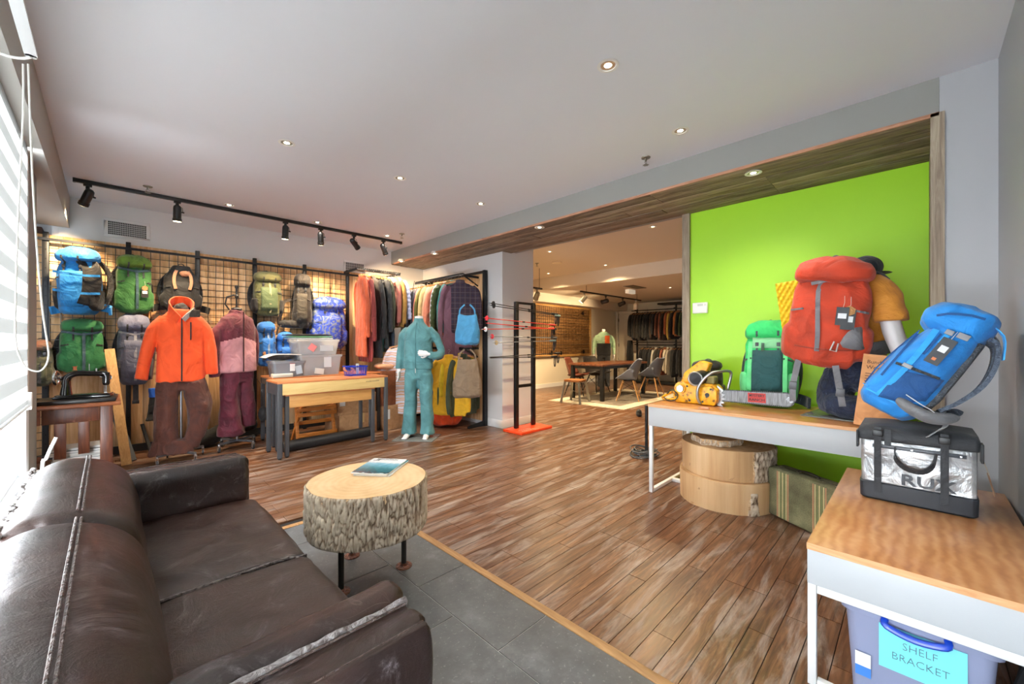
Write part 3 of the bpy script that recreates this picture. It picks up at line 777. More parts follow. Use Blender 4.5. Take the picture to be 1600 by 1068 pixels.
def log_slice(parent, r0, z0, z1, seed, bark=True, sq=1.0, amp=.014, nb=300, nz=34, bare=None, top_mat=None, side_mat=None, wob=.035):
    rs = random.Random(seed)
    def rad(t): return r0 * (1 + wob * noise.noise(Vector((cos(t) * 1.3, sin(t) * 1.3, seed))) + .5 * wob * noise.noise(Vector((cos(t) * 4, sin(t) * 4, seed))))
    vs = []; dep = []
    for j in range(nz + 1):
        z = z0 + (z1 - z0) * j / nz
        for k in range(nb):
            t = 2 * pi * k / nb; rr = rad(t)
            on = bark and (bare is None or bare(t, (z - z0) / (z1 - z0)))
            if on:
                q = Vector((t * rr * 70, z * 14 + .0, seed)); q += noise.noise_vector(q * .45) * .8
                ds = noise.voronoi(q)[0]; e = min(1, (ds[1] - ds[0]) * 3.4) ** .8
                h = e * (.75 + .35 * noise.noise(q * 1.7)); edge = min(1, min(z - z0, z1 - z) / .012 + .25)
                rr = rr - .006 + amp * h * edge; dep.append(max(0, min(1, h)))
            else:
                rr = rr - .012 + .006 * noise.noise(Vector((t * 5, z * 18, seed))) + .003 * noise.noise(Vector((t * 22, z * 40, seed))); dep.append(.5)
            vs.append((rr * cos(t), rr * sin(t) * sq, z))
    fs = []; mi = []
    for j in range(nz):
        for k in range(nb):
            k2 = (k + 1) % nb; fs.append((j * nb + k, j * nb + k2, (j + 1) * nb + k2, (j + 1) * nb + k))
            t = 2 * pi * (k + .5) / nb; mi.append(0 if bark and (bare is None or bare(t, (j + .5) / nz)) else 1)
    me = bpy.data.meshes.new('bark'); me.from_pydata(vs, [], fs)
    a = me.attributes.new('depth', 'FLOAT', 'POINT'); a.data.foreach_set('value', dep)
    me.polygons.foreach_set('use_smooth', [True] * len(fs)); me.polygons.foreach_set('material_index', mi)
    me.materials.append(bark_m); me.materials.append(side_mat or top_mat); me.update()
    o = bpy.data.objects.new('bark', me); COL.objects.link(o); o.parent = parent
    mb = MB(); n = 90; rs_ = []
    for z, f in ((z0 + .001, .97), (z1 - .004, .985), (z1 + .001, .98), (z1 + .002, .6), (z1 + .002, .2), (z1 + .002, .01)):
        rs_.append([(rad(2 * pi * k / n) * f * cos(2 * pi * k / n) - 0, rad(2 * pi * k / n) * f * sin(2 * pi * k / n) * sq, z) for k in range(n)])
    mb.rings(rs_); obj('cut_wood', mb, top_mat, parent, smooth=True)
    return o
eg1 = endgrain('pale_end_grain', [(.3, '#c49c68'), (.5, '#d6b180'), (.65, '#dfbe90'), (.9, '#e6cba2')], (.05, .03), 9, .4)
LT = thing('log_coffee_table', 'round log slice coffee table with grey bark and iron pipe legs', 'table', (.965, 2.03, 0))
log_slice(LT, .298, .245, .488, 3, top_mat=eg1, nb=420, nz=46)
rust = fabric('#8a4a2c', '#4d2a1a', rough=.8, scale=60.0)
for px, py in ((533, 925), (631, 884), (550, 868)):
    q = P(px, py, z=0) - LT.location
    l = obj('leg', MB().cyl((q.x, q.y, .004), .0135, .245, 16), plain('#3a3733', .45, .6), LT, smooth=True)
    obj('flange', MB().lathe((q.x, q.y, 0), [(.042, 0), (.042, .006), (.02, .009), (.018, .02), (.001, .02)], 24), rust, l, smooth=True)['label'] = 'rusty round floor flange'
# magazines
def magazine(c, rz, w, h, th_, label, cover, z):
    t = thing('magazine', label, 'magazine', (c[0], c[1], z), rz, 'magazines on the log table')
    obj('pages', b1((-w / 2 + .001, -h / 2 + .001, 0), (w / 2 - .001, h / 2 - .001, th_)), plain('#f1f0ec', .6), t)
    obj('cover', b1((-w / 2, -h / 2, th_), (w / 2, h / 2, th_ + .0006)), cover, t); return t
cov, nt, b = new_mat('sea_photo_cover'); v = coords(nt, gen='Generated'); L = nt.links
sp = nt.nodes.new('ShaderNodeSeparateXYZ'); L.new(v, sp.inputs[0]); n = nd(nt, 'ShaderNodeTexNoise', Scale=5.0, Detail=6.0, Distortion=1.0); L.new(v, n.inputs[0])
ma = nd(nt, 'ShaderNodeMath', operation='MULTIPLY_ADD'); ma.inputs[1].default_value = .25; L.new(n.outputs[0], ma.inputs[0]); L.new(sp.outputs[1], ma.inputs[2])
r = ramp(nt, ma.outputs[0], [(.12, '#e4eef0'), (.16, '#28505c'), (.4, '#2f6f78'), (.6, '#5b9fb0'), (.78, '#8fc0d4'), (.86, '#f2f5f7')]); L.new(r.outputs[0], b.inputs['Base Color']); b.inputs['Roughness'].default_value = .2
A, B_, C_ = P(549, 744, z=.495), P(615, 747, z=.495), P(634, 719, z=.495)
w = (B_ - A).length; h = (C_ - B_).length; rz = atan2((B_ - A).y, (B_ - A).x); mc = A + (C_ - A) / 2
magazine((mc.x + .012, mc.y - .0), rz + .02, .205, .27, .005, 'white magazine, lowest of the pile on the log table', plain('#eef0f0', .25), .4905)
magazine((mc.x + .01, mc.y + .006), rz - .07, .205, .27, .005, 'teal-blue magazine, middle of the pile on the log table', plain('#2f7f93', .25), .4965)
t = magazine((mc.x, mc.y), rz, .205, .27, .005, 'magazine with a teal sea cover, top of the pile', cov, .5025)
me = text_mesh('MOUNTAIN', .026, .0003, sx=.9); o = obj('title', me, plain('#1b2a33', .4), t, loc=(-.005, .108, .0084))
me = text_mesh('LIFE', .022, .0003); o = obj('title', me, plain('#1b2a33', .4), t, loc=(-.065, .09, .0084))

# ---------------------------------------------------------------- display benches
oak = wood('oiled_oak_top', [(.2, '#8f5526'), (.42, '#b97b42'), (.6, '#cd9259'), (.8, '#dcaa72')], grain=(9, 1.1, 9), rough=.28, scale=2.2, dist=1.5, rnd=.03, bumps=.04, coat=.35, rings=(1.6, 9.0, 'BANDS', .2))
oakc = wood('cathedral_oak_top', [(.15, '#9c6234'), (.45, '#bd8350'), (.65, '#cb9664'), (.85, '#d9aa7c')], grain=(2.2, 3.4, 1), rough=.3, scale=1.6, dist=.6, rnd=.03, bumps=.04, coat=.3, rings=(3.4, 5.0, 'RINGS', .25))
edge_oak = wood('pale_oak_edge', [(.3, '#c98f5c'), (.6, '#e0ad7b'), (.8, '#ecc195')], grain=(9, 1, 9), rough=.5, rnd=.03)
M_apron = paint('#c3c7ca', .45); M_wleg = plain('#eceeee', .35)
def bench(name, label, x0, x1, y0, y1, h, ap, top, sides='front', lw=.028):
    t = thing(name, label, 'bench', ((x0 + x1) / 2, (y0 + y1) / 2, 0)); X, Y = (x1 - x0) / 2, (y1 - y0) / 2
    obj('top', b1((-X, -Y, h - .022), (X, Y, h)), top, t, bevel=.0015)
    e = obj('top_edge', b1((-X - .003, -Y, h - .0225), (-X - .0005, Y, h - .0008)), edge_oak, t)
    z = h - .023
    obj('apron', b1((-X + .002, -Y + .001, z - ap), (-X + .02, Y - .001, z)), M_apron, t, bevel=.002)
    obj('apron', b1((X - .02, -Y + .001, z - ap), (X - .002, Y - .001, z)), M_apron, t, bevel=.002)
    for s in (-1, 1): obj('apron', b1((-X + .021, s * Y - (.019 if s > 0 else -.001), z - ap), (X - .021, s * Y + (-.001 if s > 0 else .019), z)), M_apron, t, bevel=.002)
    return t, X, Y, z - ap
LB, X, Y, z = bench('low_bench', 'low bench with oak top, white frame and pale apron, holding the silver bag', 1.737, 2.93, YR + .012, .27, .497, .12, oakc)
for s in (-1, 1):
    xx = s * (X - .016)
    for sy in (-1, 1): obj('leg', b1((xx - .0125, sy * (Y - .014) - .0125, 0), (xx + .0125, sy * (Y - .014) + .0125, z)), M_wleg, LB, bevel=.002)
    obj('rail', b1((xx - .0125, -Y + .028, z - .028), (xx + .0125, Y - .028, z)), M_wleg, LB, bevel=.002)
    obj('rail', b1((xx - .0125, -Y + .028, 0), (xx + .0125, Y - .028, .025)), M_wleg, LB, bevel=.002)
LBz = .497
HBz = .705
HB, X, Y, z = bench('long_bench', 'long oak-topped bench against the lime wall carrying packs and a chainsaw', 3.06, 3.84, .06, 1.515, HBz, .15, oak)
for s in (-1, 1):
    yy = s * (Y - .02)
    for sx in (-1, 1): obj('leg', b1((sx * (X - .016) - .014, yy - .014, 0), (sx * (X - .016) + .014, yy + .014, z)), M_wleg, HB, bevel=.002)
    obj('rail', b1((-X + .03, yy - .014, .0), (X - .03, yy + .014, .028)), M_wleg, HB, bevel=.002)
obj('stretcher', b1((-.02, -Y + .035, .0), (.02, Y - .035, .028)), M_wleg, HB, bevel=.002)
# logs under the bench
side1 = fabric('#dcbd93', '#b88a5e', rough=.85, scale=9.0, wr=2.2)
eg2 = endgrain('dry_end_grain', [(.3, '#a97e52'), (.5, '#c69e70'), (.7, '#d8b68b'), (.9, '#e0c49c')], (.03, .02), 8, .8)
LP = (3.36, 1.03)
t = thing('log_slab', 'thick pale log slab, lowest of the pile under the long bench', 'log', (LP[0], LP[1], 0), 0, 'log slabs under the long bench')
log_slice(t, .338, .0, .215, 11, bare=lambda a, u: abs(((a - 3.98 + pi) % (2 * pi)) - pi) < .06 + .05 * (1 - u) and u < .75, top_mat=eg2, side_mat=side1, nb=200, nz=20)
t = thing('log_slab', 'thick log slab with dark bark at one side, resting on the lowest slab', 'log', (LP[0] + .01, LP[1] - .0, .219), 0, 'log slabs under the long bench')
log_slice(t, .318, .0, .215, 19, bare=lambda a, u: -1.0 < ((a - 5.0 + pi) % (2 * pi)) - pi < .9, top_mat=eg2, side_mat=side1, nb=260, nz=20, amp=.018)
t = thing('log_offcut', 'thin small wood offcut with bark rim, topmost of the log pile', 'log', (LP[0] - .09, LP[1] + .04, .438), .3, 'log slabs under the long bench')
log_slice(t, .155, 0, .045, 23, top_mat=eg2, nb=160, nz=8, wob=.25, amp=.012)
# suitcase
cs = thing('suitcase', 'old olive tweed suitcase with striped bands standing beside the log slabs', 'suitcase', (3.265, .735, 0), radians(-122))
tw, nt, b = new_mat('olive_tweed'); v = coords(nt); L = nt.links; n = nd(nt, 'ShaderNodeTexNoise', Scale=160.0, Detail=2.0); L.new(v, n.inputs[0])
n_ = nd(nt, 'ShaderNodeTexNoise', Scale=7.0, Detail=6.0); L.new(v, n_.inputs[0]); ma = nd(nt, 'ShaderNodeMath', operation='MULTIPLY_ADD'); ma.inputs[1].default_value = .5; L.new(n.outputs[0], ma.inputs[0]); L.new(n_.outputs[0], ma.inputs[2])
r = ramp(nt, ma.outputs[0], [(.5, '#4e4a34'), (.75, '#6d6a4c'), (1, '#8d8a66')]); L.new(r.outputs[0], b.inputs['Base Color']); b.inputs['Roughness'].default_value = .85; bump(nt, b, n.outputs[0], .3, .003)
W_, H_, D_ = .52, .335, .15
obj('case', MB().box((0, 0, .004), (W_, D_, H_)), tw, cs, bevel=.018, seg=3)
obj('seam_rim', MB().box((-.002, D_ / 2 - .004, .002), (W_ + .002, D_ / 2 + .004, H_ + .003)), plain('#3b3526', .6), cs, bevel=.003)
strp = ['#c08a66', '#cdbf8a', '#7c8351', '#cdbf8a', '#7c8351', '#cdbf8a', '#c08a66']
for x0 in (.08, .335):
    for k, c in enumerate(strp): obj('stripe', b1((x0 + k * .0135, -.0012, .015), (x0 + k * .0135 + .008, .0004, H_ - .012)), fabric(c, rough=.85), cs)
h = obj('handle', MB().tube(smoothp([Vector(q) for q in ((.19, .06, H_), (.195, .06, H_ + .018), (.26, .06, H_ + .026), (.325, .06, H_ + .018), (.33, .06, H_))]), .009, 8, flat=.6), plain('#241a15', .5), cs, smooth=True)
for x in (.19, .33): obj('clasp', MB().cbox((x, .06, H_ + .004), (.022, .02, .01)), plain('#8c8370', .3, .9), h)
for x in (.06, .46): obj('latch', MB().cbox((x, .055, H_ + .002), (.03, .04, .006)), plain('#8c8370', .3, .9), cs, bevel=.001)
# steel post and cable coil behind the bench leg
q = P(1027, 700, z=0); q = P(1026, 716, z=0)
t = thing('cable_coil', 'tangled grey cable coil on the floor behind the long bench', 'cable', (4.0, 2.02, 0))
b = MB(); rr_ = random.Random(5)
for k in range(9):
    a0 = rr_.uniform(0, 6); r_ = rr_.uniform(.08, .14); c = Vector((rr_.uniform(-.03, .03), rr_.uniform(-.03, .03), .012 + .007 * k))
    b.tube([c + Vector((r_ * cos(a0 + j * .33), r_ * sin(a0 + j * .33), .012 * sin(j * .7 + k))) for j in range(20)], .006, 6)
obj('cable', b, plain('#4b4d4f', .5), t, smooth=True)
t = thing('steel_post', 'black steel post standing between the long bench and the far room', 'post', (4.0, 2.0, 0))
obj('shaft', MB().cyl((0, 0, .012), .016, .52, 16), M_black, t, smooth=True); obj('foot', MB().cyl((0, 0, 0), .05, .012, 20), M_black, t)
# storage bin under low bench
def clear(c, alpha=.45, rough=.25):
    k = ('clear', c, alpha)
    if k in _cache: return _cache[k]
    m, nt, b = new_mat('clear_' + c.strip('#')); b.inputs['Base Color'].default_value = lin(c); b.inputs['Roughness'].default_value = rough; b.inputs['Alpha'].default_value = alpha
    _cache[k] = m; return m
def open_bin(mb, w, d, h, t=.003, tp=.9, rim=.012):
    """tapered open box, origin bottom centre"""
    def ring(sw, sd, z, r=.03):
        out = []
        for cx, cy, a0 in ((1, 1, 0), (-1, 1, pi / 2), (-1, -1, pi), (1, -1, 3 * pi / 2)):
            for j in range(4): a = a0 + j * pi / 6; out.append((cx * (sw - r) + r * cos(a), cy * (sd - r) + r * sin(a), z))
        return out
    W, D = w / 2, d / 2
    rs = [ring(W * tp - .02, D * tp - .02, 0, .01), ring(W * tp, D * tp, 0), ring(W * (tp + .3 * (1 - tp)), D * (tp + .3 * (1 - tp)), h * .3), ring(W, D, h - .03), ring(W + rim, D + rim, h - .028), ring(W + rim, D + rim, h), ring(W, D, h), ring(W - t, D - t, h - .004), ring(W * tp - t, D * tp - t, t), ring(W * tp - .03, D * tp - .03, t, .01)]
    return mb.rings(rs)
bt = thing('storage_bin', 'clear plastic bin with cyan handwritten note under the low bench', 'bin', (2.02, -.0, 0.001))
obj('tub', open_bin(MB(), .44, .345, .315), clear('#b9c3e6', .5), bt, smooth=True)
obj('bin_handle', MB().tube(smoothp([Vector(q) for q in ((-.235, .07, .30), (-.25, .065, .285), (-.252, .0, .272), (-.25, -.065, .285), (-.235, -.07, .30))]), .010, 8, flat=.7), plain('#1642b8', .3), bt, smooth=True)
M_note = basis((0, -1, 0), (0, 0, 1), (-1, 0, 0), (-.2215, -.0, .19))
nb = MB().box((-.085, -.055, 0), (.11, .085, .0012)); nb.xf(M_note)
note = obj('note', nb, plain('#7fe3f0', .6), bt)
for s, zz in (('SHELF', .035), ('BRACKET', -.005)):
    me = text_mesh(s, .033, .0004, sx=.92, offset=-.0006); me.transform(basis((0, -1, .02), (.0, 0, 1), (-1, 0, 0), (-.2232, -.01, .19 + zz))); obj('handwriting', me, plain('#4c6d7a', .7), note)
q = MB().box((-.02, -.045, 0), (.02, .0, .001)); q.xf(basis((0, -1, 0), (0, 0, 1), (-1, 0, 0), (-.218, .125, .15))); obj('barcode_label', q, plain('#f2f4f6', .5), bt)
q = MB().box((-.02, -.08, 0), (.02, -.047, .001)); q.xf(basis((0, -1, 0), (0, 0, 1), (-1, 0, 0), (-.2145, .125, .15))); obj('blue_label', q, plain('#3f7fd0', .5), bt)
ct = thing('cane_coil', 'coil of pale cane strips inside the clear bin', 'cane', (2.0, .04, .24))
b = MB(); rr_ = random.Random(8)
for k in range(7):
    r_ = .09 + .006 * k; b.tube([(r_ * 1.2 * cos(j * .32), r_ * sin(j * .32), .02 + .006 * k + .03 * cos(j * .32 + 2.5)) for j in range(20)], .0035, 5)
obj('strips', b, plain('#d3ad74', .5), ct, smooth=True)
t = thing('bracket_bundle', 'bundle of pale plastic brackets inside the clear bin', 'brackets', (2.0, -.05, .03)); b = MB()
for k in range(26): b.cbox((rr_.uniform(-.14, .14), rr_.uniform(-.09, .13), .02 + .19 * rr_.random()), (.12, .02, .006), 0, 0, Matrix.Rotation(rr_.uniform(0, 3), 4, 'Z') @ Matrix.Rotation(rr_.uniform(-.6, .6), 4, 'Y'))
o = obj('brackets', b, plain('#c9c2c8', .5), t); o['kind'] = 'stuff'
t = thing('steel_strip', 'dark steel strips leaning behind the clear bin', 'strip', (0, 0, 0))
for k in range(3): obj('strip', MB().bar((2.1 + .05 * k, -.22 - .015 * k, 0), (2.0 + .05 * k, -.285, .33), .03, .004), plain('#5a5d60', .35, .8), t)
t = thing('plastic_bag', 'crumpled translucent plastic bag hanging under the corner of the low bench', 'bag', (1.98, .16, .36)); 
obj('bag_body', bake('pb', MB().loft([((0, 0, .0), .05, .04), ((.005, 0, -.02), .045, .035), ((.01, .0, -.05), .018, .015)], 14), .006, 2, disp=wrinkle(.008, 22)), clear('#dfe3ea', .6), t)
# ---------------------------------------------------------------- backpacks
def ribbon(mb, pts, side, w, th_=.003, mi=0):
    """flat strap along pts, side = width direction"""
    pts = [Vector(p) for p in pts]; side = Vector(side).normalized(); rs = []
    for i, p in enumerate(pts):
        t = (pts[min(i + 1, len(pts) - 1)] - pts[max(i - 1, 0)]).normalized()
        s = (side - t * side.dot(t)).normalized(); n = s.cross(t)
        ww = w[i] if isinstance(w, (list, tuple)) else w
        rs.append([p + s * ww / 2 + n * th_ / 2, p - s * ww / 2 + n * th_ / 2, p - s * ww / 2 - n * th_ / 2, p + s * ww / 2 - n * th_ / 2])
    return mb.rings(rs, mi)
def prof_at(prof, z):
    """prof rows: z, half width, half depth, centre y, centre x"""
    if z <= prof[0][0]: return prof[0]
    for a, b in zip(prof, prof[1:]):
        if a[0] <= z <= b[0]:
            u = (z - a[0]) / (b[0] - a[0]); u = u * u * (3 - 2 * u)
            return tuple(p + (q - p) * u for p, q in zip(a, b))
    return prof[-1]
def fy(prof, x, z, eps=.004, e=.62):
    """front surface (towards -y) of a loft made from prof"""
    _, w, d, cy, cx = prof_at(prof, z); k = min(.985, abs(x - cx) / max(w, .01))
    return cy - d * (1 - k ** (2 / e)) ** (e / 2) - eps
def densify(prof, n=22):
    z0, z1 = prof[0][0], prof[-1][0]
    return [((q[4], q[3], q[0]), q[1], q[2]) for q in (prof_at(prof, z0 + (z1 - z0) * j / n) for j in range(n + 1))]
def loft_bake(prof, name, vox=.011, amp=.01, f=7, seed=0, e=.62, n=26, smooth=4, extra=None, cap=.35):
    secs = densify(prof)
    (a, w0, d0), (b, w1, d1) = secs[0], secs[-1]
    secs = [((a[0], a[1], a[2] - .004), w0 * cap, d0 * cap)] + secs + [((b[0], b[1], b[2] + .004), w1 * cap, d1 * cap)]
    mb = MB().loft(secs, n, e)
    if extra: extra(mb)
    return bake(name, mb, vox, smooth, disp=wrinkle(amp, f, seed=seed))
STRAP = fabric('#2a2b2e', rough=.6, scale=30.0)
def hangtag(parent, p, kraft=True, dirs=(0, -1, 0), size=1.0, dark=True):
    """paper tags on a thread, p = local point on the surface"""
    p = Vector(p); s = size
    t = obj('hang_tag', MB().box((p.x - .022 * s, p.y - .006, p.z - .13 * s), (p.x + .022 * s, p.y - .004, p.z - .05 * s)), plain('#26282b' if dark else '#e9e7e0', .5), parent)
    if kraft: obj('kraft_tag', MB().cyl((p.x, p.y - .009, p.z - .055 * s), .021 * s, .002, 6, axis='Y'), fabric('#c08a55', scale=60.0), t)
    obj('white_label', b1((p.x - .015 * s, p.y - .0085, p.z - .1 * s), (p.x + .015 * s, p.y - .0065, p.z - .077 * s)), plain('#eceff0', .5), t)
    obj('thread', MB().tube([p, p + Vector((.004, -.004, -.03 * s)), p + Vector((0, -.006, -.05 * s))], .0012, 4), plain('#ddd6c8', .6), t)
def pack(name, label, loc, rot, w, d, h, cb, lidstraps=True, cl=None, cp=None, cs=None, strap=None, group=None, tagp=None, lid=True, pocket=True, band='V', seed=0, straps_back=True, belt=None, tilt=(0, 0), smooth=.011, taper=1.0, lean=0.0, side=None, amp=.011, buckles=True):
    cl = cl or cb; strap = strap or STRAP
    root = thing(name, label, 'backpack', loc, 0, group); root.rotation_euler = (tilt[0], tilt[1], rot)
    W, D = w / 2, d / 2
    zt_ = h * (.80 if lid else .97)
    prof = [(0, W * .70, D * .70, lean * 0, 0), (h * .05, W * .86 * taper, D * .9, 0, 0), (h * .25, W * .98 * taper, D * 1.0, 0, 0), (h * .5, W, D * .98, 0, 0), (h * .7, W * .96, D * .86, .01, 0), (zt_, W * (.84 if lid else .45), D * (.7 if lid else .4), .015, 0)]
    def sidep(mb):
        for s in (-1, 1):
            mb.loft([((s * W * .86, 0, z), q * W * .3, q * D * .8) for z, q in ((h * .06, .5), (h * .1, .85), (h * .25, 1), (h * .34, .95), (h * .4, .3))], 14)
    body = obj('body', loft_bake(prof, 'body', smooth, amp, 6.5, seed, extra=sidep if side is None else None), cb, root)
    if side:
        for s in (-1, 1):
            mb = MB().loft([((s * W * .88, -.0, z), q * W * .3, q * D * .86) for z, q in ((h * .05, .4), (h * .1, .85), (h * .25, 1), (h * .36, .95), (h * .38, .3))], 16)
            obj('side_pocket', bake('side_pocket', mb, .012, 3, disp=wrinkle(.006, 9, seed=seed + s)), side, root)
    if lid:
        lp = [(h * .765, W * .80, D * .80, -.012, 0), (h * .80, W * .97, D * .98, -.014, 0), (h * .87, W * .99, D * 1.0, -.012, 0), (h * .94, W * .88, D * .86, -.0, 0), (h * .99, W * .5, D * .5, .01, 0)]
        l = obj('lid', loft_bake(lp, 'lid', smooth, amp * .9, 8, seed + 5), cl, root)
        for s in ((-1, 1) if lidstraps else ()):
            ribbon_pts = [(s * W * .42, fy(prof, s * W * .42, z, .006), z) for z in [h * q for q in (.60, .65, .7, .75)]] + [(s * W * .42, fy(lp, s * W * .42, z, .004), z) for z in [h * q for q in (.80, .84)]]
            st = obj('lid_strap', ribbon(MB(), ribbon_pts, (1, 0, 0), .014), strap, root)
            if buckles: obj('buckle', MB().cbox((s * W * .42, fy(prof, s * W * .42, h * .68, .011), h * .69), (.024, .008, .03)), plain('#3a3c40', .4), st, bevel=.002)
    if pocket:
        pz = [h * q for q in (.1, .2, .32, .44, .55, .62)]
        mb = MB(); hw = W * .6; rs = []
        for z in pz:
            row = [(hw * u, fy(prof, hw * u, z, .010 + .006 * (1 - u * u)), z) for u in [(-1 + 2 * k / 10) for k in range(11)]]
            row2 = [(hw * u, fy(prof, hw * u, z, -.004), z) for u in [(1 - 2 * k / 10) for k in range(11)]]
            rs.append(row + row2)
        mb.rings(rs); obj('front_pocket', displaced(mb, 'front_pocket', wrinkle(.004, 14, seed=seed)), cp or cb, root)
    if band:
        if 'V' in band:
            obj('center_zip', ribbon(MB(), [(W * .05, fy(prof, W * .05, h * q, .014 if pocket and q < .63 else .006), h * q) for q in (.06, .15, .25, .35, .45, .55, .62, .68, .74)], (1, 0, 0), .022, .004), cs or strap, root)
        if 'Y' in band:
            zz = h * .70
            obj('chest_band', ribbon(MB(), [(x, fy(prof, x, zz + .16 * abs(x), .006), zz + .22 * abs(x)) for x in [W * (-.92 + .23 * k) for k in range(9)]], (0, 0, 1), .02, .004), cs or strap, root)
    # compression straps on the flanks
    for s in (-1, 1):
        for q in (.5,):
            pts = [(s * W * u, fy(prof, s * W * u, h * (q + .04 * (1 - u)), .007), h * (q + .06 * (1 - u))) for u in (.62, .75, .88, .96)]
            obj('compression_strap', ribbon(MB(), pts, (0, 0, 1), .012), strap, root)
    obj('grab_loop', MB().tube(smoothp([Vector(q) for q in ((-.03, D * .5, h * .93), (-.025, D * .55, h * .99), (0, D * .55, h * 1.02), (.025, D * .55, h * .99), (.03, D * .5, h * .93))]), .005, 6), strap, root, smooth=True)
    if straps_back:
        for s in (-1, 1):
            pts = [Vector(q) for q in ((s * W * .35, D * .75, h * .84), (s * W * .6, D * 1.25, h * .80), (s * W * .98, D * 1.4, h * .62), (s * W * 1.1, D * 1.3, h * .4), (s * W * .98, D * 1.0, h * .18), (s * W * .8, D * .8, h * .1))]
            obj('shoulder_strap', ribbon(MB(), smoothp(pts), (.3 * s, -1, .0) if False else (1, -.5 * s, 0), .055, .014), strap, root)
    if belt:
        for s in (-1, 1):
            pts = [Vector(q) for q in ((s * W * .7, D * .8, h * .12), (s * W * 1.15, D * .9, h * .1), (s * W * 1.45, D * .5, h * .07), (s * W * 1.55, D * .1, h * .05))]
            obj('hip_belt', ribbon(MB(), smoothp(pts), (0, 0, 1), .075, .018), belt, root)
    if tagp: hangtag(body, (tagp[0], fy(prof, tagp[0], tagp[1], .008), tagp[1]), size=tagp[2] if len(tagp) > 2 else 1)
    root['_'] = 0; del root['_']
    return root, prof
def onA(px, py, y): return P(px, py, y=y)
cblue = fabric('#1f86cf'); cblk = fabric('#1a1a1c', '#0c0c0d'); 
GA = 'backpacks hanging on the wire mesh wall'
def hung(label, px0, px1, py0, py1, depth, cb, y=None, **k):
    y = y or (PY - .03 - depth / 2)
    a, b = P(px0, py1, y=y - depth * .3), P(px1, py0, y=y - depth * .3)
    return pack('backpack', label, ((a.x + b.x) / 2, y, a.z), k.pop('rot', 0), (b.x - a.x), depth, b.z - a.z, cb, group=k.pop('group', GA), **k)
r_, _ = hung('bright blue and black backpack hung turned sideways at the window end of the mesh', 88, 158, 388, 489, .24, cblue, y=PY - .26, rot=radians(-28), cl=cblue, cp=cblue, side=cblk, seed=1, belt=cblue, band='', amp=.014, strap=STRAP)
obj('black_flank', displaced(ribbon(MB(), smoothp([Vector(q) for q in ((.10, -.09, .08), (.135, -.085, .2), (.14, -.08, .33), (.12, -.06, .45), (.06, -.05, .52))]), (.6, .45, 0), .13, .02), 'f', wrinkle(.004, 12)), cblk, r_)['label'] = 'black flank panel'
for zz in (.2, .37): obj('cross_strap', ribbon(MB(), smoothp([Vector(q) for q in ((-.12, -.135, zz + .02), (0, -.155, zz), (.12, -.13, zz - .01), (.19, -.06, zz))]), (0, 0, 1), .022), cblue, r_)
hung('dark green daypack with kraft tag hung high on the mesh', 180, 238, 400, 487, .22, fabric('#2f6b2f'), cl=fabric('#5a7d1e', '#3b5a18'), rot=radians(8), lid=True, pocket=False, band='VY', cs=fabric('#33505a'), seed=2, tagp=(.065, .33, 1.3), buckles=False)
r_, _ = hung('black carrying harness with tan straps hung on the mesh above the orange jacket', 255, 313, 415, 486, .16, cblk, pocket=True, cp=cblk, seed=3, lid=False, band='', belt=cblk)
obj('tan_yoke', bake('y', MB().ell((.02, -.06, .43), (.05, .03, .035), 14, 8), .008, 2, disp=wrinkle(.006, 20)), fabric('#c48d6c'), r_)
for s in (-1, 1): obj('tan_strap', ribbon(MB(), smoothp([Vector(q) for q in ((s * .05, -.05, .46), (s * .07, -.085, .40), (s * .075, -.10, .32), (s * .06, -.10, .25))]), (1, 0, 0), .028, .012), fabric('#a8795c'), r_)
hung('olive green backpack with pale centre strap hung on the mesh', 398, 441, 425, 492, .2, fabric('#5b5c34', '#3f421f'), cl=fabric('#6c6a42'), cp=fabric('#4a5a3a'), side=cblk, cs=fabric('#8f8a66'), seed=4, group=GA)
r_, _ = hung('dark brown hunting pack with hanging straps on the mesh', 462, 488, 428, 512, .22, fabric('#221a15', '#120e0b'), cp=fabric('#2f2a22'), seed=5, belt=fabric('#1d1714'), rot=radians(-20), band='')
a = r_.location
t = thing('waist_pack', 'black lumbar pack hung at the foot of the dark brown pack', 'bag', P(456, 512, y=PY - .14))
mb = MB().ell((0, 0, .05), (.17, .07, .055), 20, 12, e=.8); obj('body', bake('b', mb, .01, 2, disp=wrinkle(.01, 9)), fabric('#161416'), t)
obj('strap', ribbon(MB(), smoothp([Vector(q) for q in ((-.16, 0, .06), (-.13, -.03, .2), (-.09, -.0, .34), (.02, .05, .38))]), (1, .4, 0), .04, .01), fabric('#2a211c'), t)
obj('strap', ribbon(MB(), smoothp([Vector(q) for q in ((-.19, -.04, -.09), (-.17, -.05, .0), (-.1, -.03, .05))]), (1, .4, 0), .02, .005), fabric('#2a211c'), t)
# patterned blue bag
pm, nt, b = new_mat('blue_print'); v = coords(nt); L = nt.links
n = nd(nt, 'ShaderNodeTexNoise', Scale=8.0, Detail=3.0, Distortion=3.0); L.new(v, n.inputs[0]); r = ramp(nt, n.outputs[0], [(.38, '#2740a8'), (.5, '#3656c8'), (.56, '#7d8674'), (.64, '#4a63b4'), (.75, '#6f7f92')]); L.new(r.outputs[0], b.inputs['Base Color']); b.inputs['Roughness'].default_value = .7; bump(nt, b, n.outputs[0], .4, .03)
r_, _ = hung('patterned blue hiking pack hung on the mesh beside the coats', 491, 542, 465, 545, .22, pm, seed=6, band='', cp=pm, strap=fabric('#3b4fa0'), belt=None)
hung('bright blue backpack with kraft tag hung below the olive pack', 403, 432, 502, 572, .2, fabric('#1763b0'), y=PY - .22, seed=7, tagp=(-.04, .22, 1.1), cs=fabric('#7c90a8'), group=GA)
